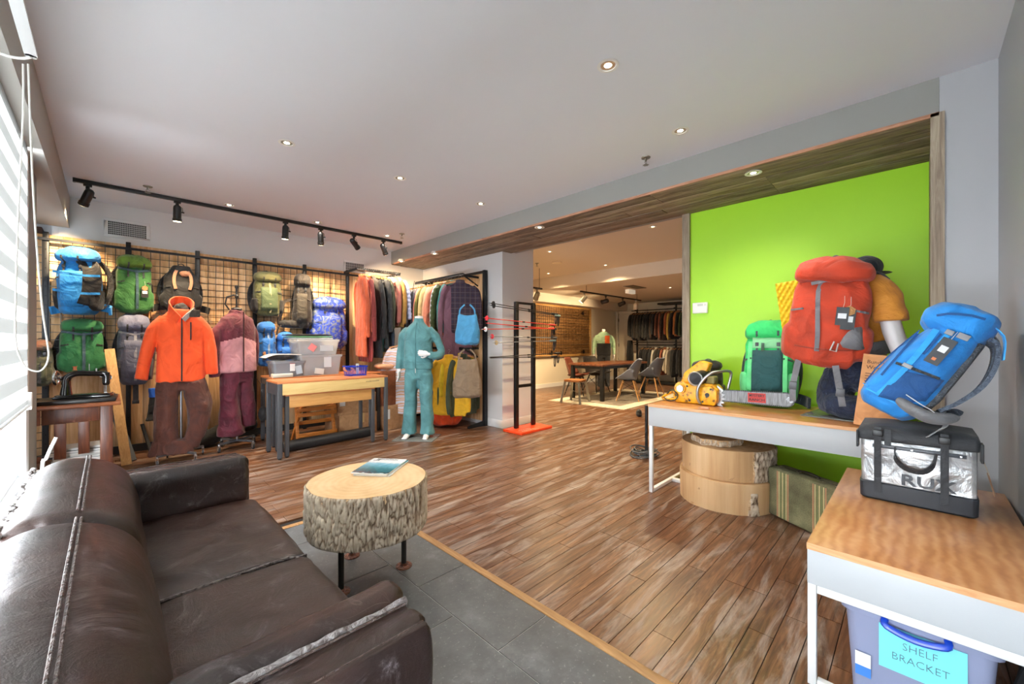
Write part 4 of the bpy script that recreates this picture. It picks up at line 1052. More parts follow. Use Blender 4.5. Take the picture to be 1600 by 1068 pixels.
hung('small blue backpack behind the stacked clear bins', 434, 460, 518, 582, .18, fabric('#1460b4'), y=PY - .2, seed=8, band='', group=GA)
hung('slate grey-blue backpack hung beside the orange jacket', 183, 236, 490, 602, .24, fabric('#595c6e'), cl=fabric('#70748a'), cs=fabric('#8e8f94'), seed=9, band='VY', side=fabric('#3c3f47'), group=GA, buckles=True)
hung('camouflage pack at the window end, behind the sewing machine', 40, 82, 530, 604, .22, fabric('#4c4d33', '#1f241a'), seed=10, y=PY - .2, group=GA, cl=fabric('#3d4a3c', '#7d4a33'))

# ---------------------------------------------------------------- garments on hangers
hang_w = wood('hanger_wood', [(.3, '#a9713f'), (.6, '#c78f58'), (.8, '#d8a671')], grain=(1, 12, 12), rough=.5, rnd=.1)
hb = MB(); hb.bar((-.2, 0, -.10), (0, 0, -.052), .012, .02).bar((.2, 0, -.10), (0, 0, -.052), .012, .02)
HM = hb.mesh('hanger'); mats_to(HM, hang_w)
hk = MB().tube([(0, 0, -.055), (0, 0, -.02), (.012, 0, -.004), (.02, 0, .008), (.012, 0, .02), (0, 0, .022), (-.01, 0, .014)], .002, 6)
HK = hk.mesh('hook'); mats_to(HK, plain('#b9b9b9', .3, .9))
GAR = {}
def gmesh(kind, var=0):
    k = (kind, var)
    if k in GAR: return GAR[k]
    mb = MB(); L_ = {'jacket': .78, 'coat': 1.0, 'puffer': .72, 'shirt': .74, 'bib': 1.15}[kind]; sl = L_ if kind != 'coat' else .82
    fat = {'jacket': .042, 'coat': .045, 'puffer': .05, 'shirt': .03, 'bib': .04}[kind]; rn = random.Random(var * 7 + len(kind))
    if kind == 'bib':
        mb.loft([((0, 0, -.12), .10, .02), ((0, 0, -.3), .16, fat), ((0, 0, -.5), .19, fat)], 20)
        for s in (-1, 1):
            mb.loft([((s * .09, 0, -.45), .1, fat), ((s * .11, rn.uniform(-.02, .02), -.8), .085, fat), ((s * .12, rn.uniform(-.02, .02), -L_), .09, fat)], 16)
            mb.tube([(s * .08, 0, -.07), (s * .08, .0, -.16)], .012, 6)
    else:
        mb.loft([((0, 0, -.065), .05, fat * .7), ((0, 0, -.085), .09, fat * .9), ((0, 0, -.12), .195, fat), ((0, 0, -.2), .22, fat * 1.15), ((0, 0, -.45), .225, fat * 1.05), ((0, 0, -L_), .25, fat * 1.1)], 26, .8)
        for s in (-1, 1):
            sw = rn.uniform(-.03, .03)
            mb.tube(smoothp([Vector((s * .17, 0, -.13)), Vector((s * .235, 0, -.2)), Vector((s * .275, sw * .5, -.38)), Vector((s * .285, sw, -.58)), Vector((s * .28, sw * 1.4 - .01, -sl + .04))]), .05, 12, rs=[.055 - .001 * j for j in range(17)], flat=.8)
        mb.tube([(0.055 * cos(t_ * pi / 6), .035 * sin(t_ * pi / 6), -.055) for t_ in range(13)], .018, 8)
    if kind == 'puffer':
        def dp(p): return .010 * abs(sin(p.z * 50)) - .002 + .006 * noise.noise(p * 9)
        me = bake('garment', mb, .011, 3, disp=dp)
    else: me = bake('garment', mb, .012, 5, disp=wrinkle(.014, 6, (1, 1, .35), var * 3 + 1))
    me.materials.append(None); GAR[k] = me; return me
def garment(kind, var, loc, rz, mat, label, group, sz=1.0, cat='jacket', name=None, hanger=True, tagit=False, tilt=0):
    t = thing(name or kind if False else {'jacket': 'jacket', 'coat': 'long_coat', 'puffer': 'puffer_jacket', 'shirt': 'shirt', 'bib': 'bib_trousers'}[kind], label, cat, loc, rz, group)
    t.scale = (1, 1, 1); t.rotation_euler = (tilt, 0, rz)
    o = bpy.data.objects.new('garment', gmesh(kind, var)); COL.objects.link(o); o.parent = t; setmat(o, mat); o.scale = (1, .72, sz)
    if hanger:
        h = bpy.data.objects.new('hanger', HM); COL.objects.link(h); h.parent = t
        k = bpy.data.objects.new('hook', HK); COL.objects.link(k); k.parent = h
        if hanger == 'white': setmat(h, plain('#ecebe6', .5))
    if tagit: obj('price_tag', b1((.2, -.07, -.62), (.23, -.068, -.54)), plain('#efefee', .5), t)
    return t
def rod(name, a, b, label, r=.013, chain=True, hooks=True):
    t = thing(name, label, 'rod', (0, 0, 0)); obj('bar', MB().tube([a, b], r, 12), M_steel, t, smooth=True)
    return t
# rack on the wire wall end
RA = 2.215; ry_ = 5.52
t = rod('garment_rail', (2.45, ry_, RA), (3.12, ry_, RA), 'black garment rail at the corner end of the board wall')
for x in (2.46, 3.11): obj('bracket', MB().bar((x, ry_, RA + .01), (x, PY - .02, RA + .01), .02, .03), M_steel, t)
b = MB()
for k in range(22): b.box((2.48 + k * .03, ry_ - .02, RA + .012), (2.49 + k * .03, ry_ + .02, RA + .03))
obj('rail_notches', b, M_steel, t)['kind'] = 'stuff'
gA = [('coat', '#b44c25', 'burnt orange long coat, first on the corner rail', 1.2), ('coat', '#7a2320', 'dark brick red long coat beside the burnt orange one', 1.27), ('coat', '#df7a62', 'salmon pink long coat hanging third on the corner rail', 1.1),
      ('coat', '#1b1c1f', 'black long coat hanging right of the salmon coat', 1.22), ('bib', '#1f6f70', 'dark teal bib trousers on the corner rail', 1.0), ('coat', '#23272b', 'charcoal coat right of the teal bib trousers', 1.1), ('jacket', '#3b3f2c', 'dark olive jacket in the middle of the corner rail', 1.1),
      ('bib', '#2c3a4a', 'dark denim blue bib trousers on the corner rail', 1.0), ('jacket', '#a35d52', 'dusty rose jacket with brown shoulders, fourth from the corner', .98), ('jacket', '#97702a', 'mustard brown jacket beside the dusty rose one', 1.0), ('puffer', '#b4bde0', 'pale lavender-blue puffer jacket at the corner end', .98)]
for k, (kd, c, lb, sz) in enumerate(gA):
    x = 2.515 + .058 * k
    garment(kd, k % 3, (x, ry_ - (.02 if k % 2 else 0), RA - .002 - .016), radians((90 + R.uniform(-7, 7)) - (14, 6, 16, 0)[min(k, 3)]), fabric(c), lb, 'garments on the corner rail', sz, hanger='white' if k in (7,) else True, cat='trousers' if kd == 'bib' else ('coat' if kd == 'coat' else 'jacket'))
t = thing('hat', 'dark red knitted hat on the rail in the corner', 'hat', (3.2, 5.62, 2.08)); obj('hat_body', bake('h', MB().ell((0, 0, 0), (.11, .1, .08), 16, 10), .012, 2, disp=wrinkle(.01, 10)), fabric('#6e1a20'), t)
t = thing('wall_hook', 'black hook holding the dark red hat in the corner', 'hook', (3.2, 5.7, 2.1)); obj('peg', MB().tube([(0, .3, 0), (0, -.03, 0)], .008, 8), M_steel, t)
# freestanding coat rack on wall_coats
CR = thing('coat_rack', 'tall steel coat rack with board back against the column wall', 'rack', (0, 0, 0))
yl, yr = 4.37, 5.72; xb_ = XB - .035
for k in range(5): obj('back_board', b1((xb_ - .0, yl + .03 + k * .26, .06), (xb_ + .02, yl + .03 + k * .26 + .257, 2.20)), ash, CR, bevel=.001, seg=1)
for y in (yl, yr):
    obj('post', b1((xb_ - .04, y - .022, 0), (xb_ + .02, y + .022, 2.23)), M_steel, CR, bevel=.002)
    obj('foot', MB().prism([(-.30, 0), (-.30, .03), (-.04, .07), (.0, .10), (.02, .3), (.02, 0)], .03, 0, Matrix.Translation((xb_ - .02, y, 0))), M_steel, CR, bevel=.002)
obj('top_rail', b1((xb_ - .03, yl, 2.19), (xb_ - .001, yr, 2.225)), M_steel, CR)
RX = 3.47
def level(z, lb):
    t = thing('garment_rail', lb, 'rod', (0, 0, 0)); obj('bar', MB().tube([(RX, yl + .03, z), (RX, yr - .06, z)], .013, 12), M_steel, t, smooth=True)
    for y in (yl + .12, yr - .2):
        obj('bracket', MB().bar((RX, y, z + .005), (xb_ - .03, y, z + .005), .016, .03).bar((RX + .08, y, z - .002), (xb_ - .04, y, z - .12), .01, .02), M_steel, t)
    b = MB()
    for k in range(40): b.box((RX - .016, yl + .06 + k * .031, z + .012), (RX + .016, yl + .068 + k * .031, z + .026))
    obj('rail_notches', b, M_steel, t)['kind'] = 'stuff'
level(2.13, 'upper black rail of the tall coat rack'); level(1.10, 'lower black rail of the tall coat rack')
gB = [('jacket', '#b9a68b', 'beige jacket at the corner end of the upper rail'), ('jacket', '#3c3a40', 'charcoal jacket second from the corner on the upper rail'), ('jacket', '#55555b', 'grey jacket third from the corner on the upper rail'), ('jacket', '#46424f', 'grey violet jacket beside the coral one'),
      ('jacket', '#de7f62', 'coral orange jacket left of the olive one on the upper rail'), ('jacket', '#5f5a1c', 'bright olive jacket on the upper rail'), ('shirt', '#c6b07a', 'khaki jacket right of the bright olive one'), ('jacket', '#f0b48c', 'peach jacket in the middle of the upper rail'),
      ('jacket', '#e78e6d', 'coral pink jacket in the middle of the upper rail'), ('shirt', '#c9ccd4', 'pale grey shirt on the upper rail'), ('puffer', '#3f4a1c', 'dark olive puffer jacket on the upper rail'), ('shirt', '#1c7f80', 'teal shirt right of the olive puffer'), ('coat', '#7d5566', 'long mauve coat behind the plaid shirt')]
for k, (kd, c, lb) in enumerate(gB):
    y = yr - .14 - .086 * k
    garment(kd, k % 3, (RX, y, 2.112), radians(R.uniform(-11, 11) + 4), fabric(c), lb, 'garments on the upper rail of the coat rack', R.uniform(.94, 1.05) * (1.22 if kd == 'coat' else 1.05), tagit=(k == 11), cat='coat' if kd == 'coat' else 'shirt' if kd == 'shirt' else 'jacket')
plaid, nt, b = new_mat('plaid'); v = coords(nt); L = nt.links; sp = nt.nodes.new('ShaderNodeSeparateXYZ'); L.new(v, sp.inputs[0])
acc = None; colr = None
for i, ax in enumerate((0, 2)):
    m_ = nd(nt, 'ShaderNodeMath', operation='PINGPONG'); m_.inputs[1].default_value = .035; L.new(sp.outputs[ax], m_.inputs[0])
    g = ramp(nt, m_.outputs[0], [(0, '#75646a'), (.0025, '#75646a'), (.004, '#231f2e'), (.02, '#3b2630'), (.03, '#1b2238')], 'LINEAR')
    if colr is None: colr = g.outputs[0]
    else:
        mx = nd(nt, 'ShaderNodeMix', data_type='RGBA', blend_type='LIGHTEN'); mx.inputs[0].default_value = 1; L.new(colr, mx.inputs[6]); L.new(g.outputs[0], mx.inputs[7]); colr = mx.outputs[2]
L.new(colr, b.inputs['Base Color']); b.inputs['Roughness'].default_value = .85
garment('shirt', 1, (RX - .02, yl + .10, 2.105), radians(-38), plaid, 'dark blue and red plaid shirt at the column end of the upper rail', 'garments on the upper rail of the coat rack', 1.05, cat='shirt')
# blue stuff bag hanging in front of the plaid shirt
def limpbag(name, label, c, w, h, mat, rz, seed, hang=None):
    t = thing(name, label, 'bag', c, rz); 
    mb = MB().loft([((0, 0, -h), w * .42, .05), ((0, 0, -h * .93), w * .5, .075), ((.0, 0, -h * .6), w * .5, .07), ((0, 0, -h * .25), w * .40, .05), ((0, 0, -.01), w * .36, .03)], 24, .8)
    obj('bag_body', bake('bag', mb, .011, 3, disp=wrinkle(.02, 6, seed=seed)), mat, t)
    for s in (-1, 1): obj('strap', ribbon(MB(), smoothp([Vector((s * w * .3, -.02, -.06)), Vector((s * w * .28, -.01, .05)), Vector((s * w * .1, .0, .12))]), (1, 0, 0), .02), mat, t)
    if hang:
        c_, s_ = cos(-rz), sin(-rz); d = Vector(hang) - Vector(c); obj('hanging_loop', MB().tube([(0, 0, .11), (c_ * d.x - s_ * d.y, s_ * d.x + c_ * d.y, d.z)], .004, 6), mat, t)
    return t
q = P(731, 490, x=3.28); limpbag('tote_bag', 'sky blue crumpled bag hanging in front of the plaid shirt', (3.27, q.y, q.z), .33, .40, fabric('#3d88b6'), radians(-42), 3)
q = P(731, 560, x=3.26); limpbag('rucksack_bag', 'brown limp bag hanging over the yellow jacket rail end', (3.25, q.y, q.z + .0), .36, .50, fabric('#7a6650'), radians(-42), 6, (RX, q.y + .05, 1.10))
gL = [('jacket', '#23283d', 'dark navy jacket on the lower rail', .95), ('shirt', '#1e2a55', 'navy blue top on the lower rail left of the yellow jacket', 1.0), ('shirt', '#e3e4e8', 'white top behind the yellow jacket on the lower rail', .8), ('jacket', '#3b78b4', 'mid blue jacket behind the yellow one on the lower rail', 1.0), ('jacket', '#e3ac12', 'bright yellow jacket on the lower rail', 1.12),
      ('jacket', '#3a4a2c', 'dark green coat right of the yellow jacket', 1.05), ('jacket', '#e0bd1a', 'lemon yellow jacket behind the brown bag', .85), ('jacket', '#35402a', 'deep green jacket at the column end of the lower rail', 1.15)]
for k, (kd, c, lb, sz) in enumerate(gL):
    y = 5.10 - .094 * k
    garment(kd, k % 3, (RX + (-.19 if k == 4 else .02 if k > 4 else 0), y if k != 4 else 4.50, 1.082 if k != 4 else 1.075), radians(R.uniform(-8, 8) - (56 if k == 4 else 0)), fabric(c), lb, 'garments on the lower rail of the coat rack', sz, cat='jacket' if kd == 'jacket' else 'shirt')
def heap(name, label, cat, c, r, mat, seed, rz=0, amp=.03):
    mb = MB().ell((0, 0, r[2] * .55), (r[0], r[1], r[2] * .6), 20, 12, e=.8)
    me = bake('heap', mb, .014, 3, disp=wrinkle(amp, 5, (1, 1, 1), seed)); 
    zmin = min(v.co.z for v in me.vertices)
    for v in me.vertices: v.co.z -= zmin
    return tag(obj(name, me, mat, loc=c, rot=(0, 0, rz)), label, cat)
q = P(690, 672, z=0); heap('orange_bag', 'bright orange bag lying on the floor under the yellow jacket', 'bag', (3.42, 4.78, 0), (.2, .26, .26), fabric('#f0501a'), 3)
# ---------------------------------------------------------------- mannequins
white_m, nt, b = new_mat('mannequin_white'); b.inputs['Base Color'].default_value = lin('#eceaea'); b.inputs['Roughness'].default_value = .35
def hand(parent, M, s=1.0, curl=.3, thumb=1, mat=None, spread=.0):
    """hand pointing along -z of M, palm faces +y"""
    mb = MB(); mb.ell((0, 0, -.045), (.04, .016, .05), 14, 10)
    mb.tube([(0, 0, .03), (0, 0, -.02)], .025, 10, rs=[.026, .028], flat=.75)
    for k, (x, L_) in enumerate(((-.030, .062), (-.010, .075), (.011, .070), (.030, .055))):
        p = Vector((x, 0, -.075)); d = Vector(((k - 1.5) * spread * .1, 0, -1)).normalized(); pts = [p]; a = 0
        for seg in range(3):
            a += curl * (.6 + .35 * seg); dd = Vector((d.x, sin(a), -cos(a))); p = p + dd * L_ / 3 * (1.15 - .12 * seg); pts.append(p)
        mb.tube(pts, .009, 8, rs=[.0105, .0095, .0088, .0068])
    mb.tube([(thumb * .028, .004, -.025), (thumb * .05, .012, -.05), (thumb * .056, .022, -.075), (thumb * .052, .03, -.09)], .01, 8, rs=[.013, .0115, .0105, .007])
    me = bake('hand', mb, .0042, 2); me.transform(Matrix.Scale(s, 4)); me.transform(M)
    return obj('hand', me, mat or white_m, parent)
def limb(mb, pts, rs, flat=.9): return mb.tube(smoothp([Vector(p) for p in pts], 4), .05, 16, rs=[rs[0] + (rs[-1] - rs[0]) * 0 + _ip(rs, j / (4 * (len(pts) - 1))) - rs[0] for j in range(4 * (len(pts) - 1) + 1)], flat=flat)
def _ip(rs, u):
    u *= len(rs) - 1; i = min(int(u), len(rs) - 2); return rs[i] + (rs[i + 1] - rs[i]) * (u - i)
# teal mannequin
loc = P(654, 683, z=0); TM = thing('teal_mannequin', 'headless white mannequin in a teal jacket and trousers on a glass base', 'mannequin', (loc.x, loc.y, 0), radians(-50))
teal = fabric('#568d92', '#447479', scale=6)
mb = MB(); z0 = .02
mb.loft([((0, .0, .86), .185, .115), ((0, 0, .92), .19, .12), ((0, 0, 1.02), .175, .11), ((0, 0, 1.15), .175, .11), ((0, 0, 1.26), .175, .115), ((0, .0, 1.35), .165, .10), ((0, .0, 1.40), .12, .085), ((0, .01, 1.44), .08, .07), ((0, .01, 1.48), .062, .06), ((0, .01, 1.505), .066, .064)], 26, .85)
limb(mb, [(-.13, .01, 1.37), (-.20, .01, 1.28), (-.232, .0, 1.08), (-.238, -.04, .86)], [.05, .06, .054, .047])
limb(mb, [(.13, .01, 1.37), (.21, .02, 1.27), (.285, .05, 1.09), (.245, -.05, 1.03), (.17, -.12, 1.05)], [.05, .06, .056, .05, .04])
obj('jacket', bake('jacket', mb, .011, 5, disp=wrinkle(.012, 5, (1, 1, .6), 4)), teal, TM)
J_ = TM.children[0]
obj('zip', ribbon(MB(), [(0.0, -.118 + (.02 if z > 1.35 else 0) + (.03 if z > 1.42 else 0), z) for z in (.88, .95, 1.05, 1.15, 1.28, 1.36, 1.44)], (1, 0, 0), .008, .012), fabric('#3e767c'), J_)
obj('hem_seam', ribbon(MB(), [(.19 * cos(a), .125 * sin(a), .955) for a in [-pi + pi * k / 14 for k in range(15)]], (0, 0, 1), .006, .01), fabric('#3e767c'), J_)
mb = MB(); mb.loft([((0, 0, .74), .165, .105), ((0, 0, .9), .165, .105)], 22, .85)
for s in (-1, 1): mb.loft([((s * .08, 0, .80), .095, .105), ((s * .095, 0, .62), .09, .098), ((s * .105, .005, .42), .075, .082), ((s * .115, 0, .2), .08, .085), ((s * .12, -.005, .055), .092, .095)], 20, .9)
obj('trousers', bake('trousers', mb, .011, 4, disp=wrinkle(.016, 6, (1, 1, .6), 9)), teal, TM)
obj('waist_drawcord', MB().tube([(0.0, -.125, .875), (.004, -.13, .82)], .004, 6), plain('#dfe7e8', .5), TM)
obj('neck', MB().loft([((0, .01, 1.44), .05, .05), ((0, .01, 1.50), .05, .05), ((0, .01, 1.522), .052, .052), ((0, .01, 1.527), .03, .03)], 20), white_m, TM, smooth=True)
hand(TM, Matrix.Translation((-.238, -.05, .85)) @ Matrix.Rotation(radians(8), 4, 'X') @ Matrix.Rotation(radians(90), 4, 'Z'), 1.05, .25, 1)
hand(TM, Matrix.Translation((.165, -.13, 1.052)) @ Matrix.Rotation(radians(98), 4, 'Y') @ Matrix.Rotation(radians(-15), 4, 'X'), .95, .35, 1)
for s in (-1, 1):
    mb = MB().tube([(s * .12, -.02, .08), (s * .12, -.06, .045), (s * .125, -.12, .03), (s * .13, -.165, .022)], .03, 12, rs=[.034, .036, .034, .02], flat=.9)
    for k in range(5): mb.ell((s * .128 + (k - 2) * .013, -.17 + abs(k - (1 if s < 0 else 3)) * .006, .02), (.008, .016, .009), 8, 6)
    me = bake('foot', mb, .006, 2); obj('foot', me, white_m, TM)
gls, nt, b = new_mat('glass_base'); b.inputs['Base Color'].default_value = lin('#8b8f8c'); b.inputs['Roughness'].default_value = .05; b.inputs['Alpha'].default_value = .75
obj('base_plate', MB().box((-.26, -.22, 0), (.24, .18, .009)), gls, TM, bevel=.002); obj('base_pin', MB().cyl((.12, .05, .009), .01, .12, 10), plain('#b9bcbd', .2, .9), TM)
# orange jacket stand
loc = P(275, 718, z=0)
OM = thing('orange_jacket_stand', 'wheeled dress stand in a bright orange ski jacket and brown trousers', 'mannequin', (.52, 5.28, 0), radians(-3)); OM.scale = (.78, .84, 1)
orange = fabric('#f2551b', '#ea4e15', scale=5); dkb = fabric('#5a2f22', '#45231a')
mb = MB()
mb.loft([((0, 0, .80), .255, .13), ((0, 0, .95), .25, .13), ((0, 0, 1.15), .235, .125), ((0, 0, 1.35), .24, .125), ((0, .0, 1.44), .21, .105), ((0, .0, 1.49), .15, .09), ((0, .01, 1.53), .11, .08)], 26, .8)
limb(mb, [(-.16, .01, 1.42), (-.27, .01, 1.30), (-.335, .0, 1.08), (-.385, -.02, .83)], [.075, .08, .074, .078]); limb(mb, [(.16, .01, 1.42), (.265, .01, 1.30), (.31, .0, 1.10), (.33, .0, .86)], [.075, .08, .074, .07])
J_ = obj('jacket', bake('jacket', mb, .012, 5, disp=wrinkle(.008, 5, (1, 1, .5), 14)), orange, OM)
def zipline(x, z0, z1, y, w, c, par): return obj('zip', ribbon(MB(), [(x, y, z0 + (z1 - z0) * k / 6) for k in range(7)], (1, 0, 0), w, .012), plain(c, .6), par)
zipline(.0, .81, 1.44, -.134, .014, '#1d1d1f', J_); zipline(.09, 1.22, 1.40, -.134, .013, '#1d1d1f', J_); obj('sleeve_stripe', ribbon(MB(), [(-.285, -.07, .84), (-.265, -.075, 1.0), (-.25, -.07, 1.15)], (1, 0, 0), .012, .01), plain('#5a2410', .6), J_)
c_ = obj('open_collar', ribbon(MB(), smoothp([Vector(q) for q in ((-.03, -.13, 1.42), (-.10, -.10, 1.50), (-.12, -.02, 1.57), (-.06, .06, 1.62), (.06, .06, 1.62), (.12, -.02, 1.57), (.10, -.10, 1.50), (.03, -.13, 1.42))]), (.1, -.3, 1), .085, .014), orange, J_)
obj('grey_lapel', ribbon(MB(), smoothp([Vector(q) for q in ((.015, -.145, 1.42), (.07, -.14, 1.475), (.135, -.11, 1.53))]), (.3, -.3, 1), .055, .008), fabric('#bcb6b0'), J_)
obj('brown_panel', b1((.075, -.145, 1.452), (.185, -.122, 1.525)), fabric('#4a4036'), J_, bevel=.004)
obj('inner_lining', bake('l', MB().ell((0, .0, 1.5), (.085, .07, .1), 16, 10), .012, 2, disp=wrinkle(.012, 12)), fabric('#1a1a1c'), J_)
mb = MB(); mb.loft([((0, 0, .72), .17, .10), ((0, 0, .88), .15, .09)], 22, .85)
limb(mb, [(-.12, 0, .80), (-.15, 0, .5), (-.15, -.02, .13)], [.135, .13, .14]); limb(mb, [(.12, 0, .80), (.19, 0, .55), (.16, -.0, .32), (.10, .0, .15)], [.135, .15, .125, .10])
mb.loft([((-.10, -.02, .085), .23, .14), ((-.10, -.02, .22), .19, .13)], 20, .8)
obj('trousers', bake('trousers', mb, .012, 4, disp=wrinkle(.026, 5, (1, 1, .7), 19)), dkb, OM)
def caster_base(par, r=.24, n=4, z=.09, a0=.5):
    b = MB()
    for k in range(n):
        a = a0 + 2 * pi * k / n; b.bar((0, 0, z), (r * cos(a), r * sin(a), z), .03, .02)
    base = obj('wheeled_base', b, plain('#74757a', .4, .6), par); 
    for k in range(n):
        a = a0 + 2 * pi * k / n; x, y = r * cos(a), r * sin(a)
        c = obj('caster', MB().box((x - .012, y - .016, .02), (x - .008, y + .016, .075)).box((x + .008, y - .016, .02), (x + .012, y + .016, .075)).cyl((x, y, .07), .014, .02, 10), plain('#c9ccd0', .25, .9), base)
        obj('wheel', MB().cyl((x - .007, y, .026), .026, .014, 18, axis='X'), plain('#232326', .5), c)
    obj('pole', MB().cyl((0, 0, .08), .014, 1.3, 12), plain('#9a9ca0', .3, .9), par)
caster_base(OM, .27)
# maroon stand
MM = thing('maroon_jacket_stand', 'wheeled dress stand in a maroon and pink ski jacket and maroon trousers', 'mannequin', (1.03, 5.44, 0), radians(20)); MM.scale = (.88, .88, 1)
mar = fabric('#5c1128', '#470c1f'); pnk = fabric('#c08a90', '#ad787f')
mb = MB()
mb.loft([((0, 0, .86), .235, .13), ((0, 0, 1.0), .225, .13), ((0, 0, 1.2), .215, .125), ((0, 0, 1.36), .215, .115), ((0, .0, 1.46), .19, .09), ((0, .01, 1.52), .09, .065), ((0, .01, 1.56), .075, .06)], 26, .8)
limb(mb, [(-.14, .01, 1.41), (-.24, .01, 1.29), (-.28, .0, 1.08), (-.275, -.02, .82)], [.066, .07, .062, .06]); limb(mb, [(.14, .01, 1.41), (.225, .03, 1.29), (.25, .05, 1.10), (.24, .06, .9)], [.066, .068, .062, .055])
me = bake('jacket', mb, .011, 5, disp=wrinkle(.008, 5, (1, 1, .5), 24)); me.materials.append(mar); me.materials.append(pnk)
for f in me.polygons:
    c = f.center
    if abs(c.x) < .236 and c.z < 1.26 - abs(c.x + .02) * .28 and c.y < .1: f.material_index = 1
J_ = obj('jacket', me, mar, MM); zipline(.0, .87, 1.54, -.133, .010, '#2a0d16', J_)
obj('neck_cap', MB().lathe((0, .01, 1.555), [(.055, 0), (.06, .02), (.05, .032), (.012, .04), (.010, .14), (.022, .15), (.022, .17), (.013, .18), (.013, .25), (.02, .26), (.02, .285), (.001, .29)], 20), plain('#2b2a2b', .4), MM, smooth=True)
obj('tape_arm', MB().tube([(-.09, .01, 1.56), (-.14, .01, 1.62), (-.12, .01, 1.70), (-.03, .01, 1.73)], .009, 8), plain('#2b2a2b', .4), MM, smooth=True)
mb = MB(); mb.loft([((0, 0, .74), .19, .12), ((0, 0, .92), .19, .12)], 22, .85)
limb(mb, [(-.08, 0, .82), (-.095, 0, .5), (-.09, -.02, .21)], [.115, .115, .135]); limb(mb, [(.09, 0, .82), (.11, 0, .55), (.12, .02, .24)], [.115, .11, .12])
mb.loft([((-.08, -.02, .16), .16, .12), ((-.08, -.02, .26), .14, .12)], 20, .8)
o = obj('trousers', bake('trousers', mb, .011, 4, disp=wrinkle(.02, 5, (1, 1, .7), 29)), mar, MM)
caster_base(MM, .25, 4, .09, .2)
# ---------------------------------------------------------------- sewing table at the window end
dkw = wood('dark_mission_oak', [(.25, '#381a0e'), (.5, '#5c2f1a'), (.75, '#7d4526')], grain=(12, 12, 1), rough=.4, scale=2.2, rnd=.12, bumps=.05)
ST = thing('sewing_table', 'dark mission-style wooden table with slatted side carrying two sewing machines', 'table', (0, 0, 0))
TY0, TY1_ = 4.42, 5.05; tz = .735
xr = P(181, 624, z=tz).x; q = P(180, 622, z=tz); xr = q.x; 
TX_R = -.06; TX_L = -1.05
# right front leg foot seen at (163,728)
q = P(164, 732, y=TY0); 
TX_R = P(165, 700, y=TY0).x + .035
obj('table_top', b1((TX_L, TY0 - .03, tz - .025), (TX_R + .05, TY1_, tz)), wood('reddish_top', [(.3, '#6d3a20'), (.6, '#8f5330'), (.8, '#a56a43')], grain=(1, 12, 12), rough=.35, rnd=.05), ST, bevel=.004)
for x in (TX_R - .03, TX_L + .05):
    for y in (TY0, TY1_ - .06): obj('leg', b1((x - .035, y, 0), (x + .035, y + .05, tz - .026)), dkw, ST, bevel=.003)
for k in range(3):
    x = TX_R - .17 - .12 * k + .02; 
    if k < 2: obj('slat', b1((x - .03, TY0 + .01, .34 if k else .36), (x + .03, TY0 + .03, .66)), dkw, ST, bevel=.002)
obj('apron', b1((TX_R - .36, TY0 + .008, .60), (TX_R - .066, TY0 + .034, tz - .026)), dkw, ST, bevel=.002)
dr = obj('drawer', b1((TX_L + .3, TY0 + .002, .60), (TX_R - .365, TY0 + .03, tz - .03)), wood('drawer_front', [(.3, '#70381a'), (.6, '#96522a'), (.8, '#b06b3c')], grain=(1, 12, 12), rough=.4, rnd=.05), ST, bevel=.002)
obj('pull', MB().cbox((TX_R - .50, TY0 - .006, .66), (.05, .014, .022)), plain('#2a2018', .4, .7), dr, bevel=.003)
obj('rail', b1((TX_L + .1, TY0 + .02, .33), (TX_R - .36, TY0 + .035, .375)), dkw, ST, bevel=.002)
obj('shelf', b1((TX_L + .1, TY0 + .08, .22), (TX_R - .07, TY1_ - .07, .24)), dkw, ST)
# pile of magazines on the low shelf
rr_ = random.Random(2)
for k in range(9):
    c = ['#c9cbc7', '#3f4144', '#dfe0dd', '#8e9090', '#efefec', '#5d6266', '#b4b7b8', '#2b2c2e', '#d8d8d4'][k]
    t = thing('magazine', ['pale grey magazine at the bottom of the pile under the sewing table', 'charcoal magazine second from the bottom of the pile under the sewing table', 'off-white magazine third from the bottom under the sewing table', 'mid grey magazine low in the pile under the sewing table', 'white magazine in the middle of the pile under the sewing table', 'slate grey magazine above the white middle one under the sewing table', 'blue-grey magazine third from the top under the sewing table', 'black magazine second from the top under the sewing table', 'pale magazine on top of the pile under the sewing table'][k], 'magazine', (TX_R - .17 + rr_.uniform(-.02, .02), TY0 + .22 + rr_.uniform(-.02, .02), .241 + k * .0165), rr_.uniform(-.15, .15), 'magazines under the sewing table')
    obj('pages', b1((-.145, -.105, 0), (.145, .105, .014)), plain('#e8e6df', .7), t); obj('cover', b1((-.147, -.107, .0141), (.147, .107, .0158)), plain(c, .35), t)
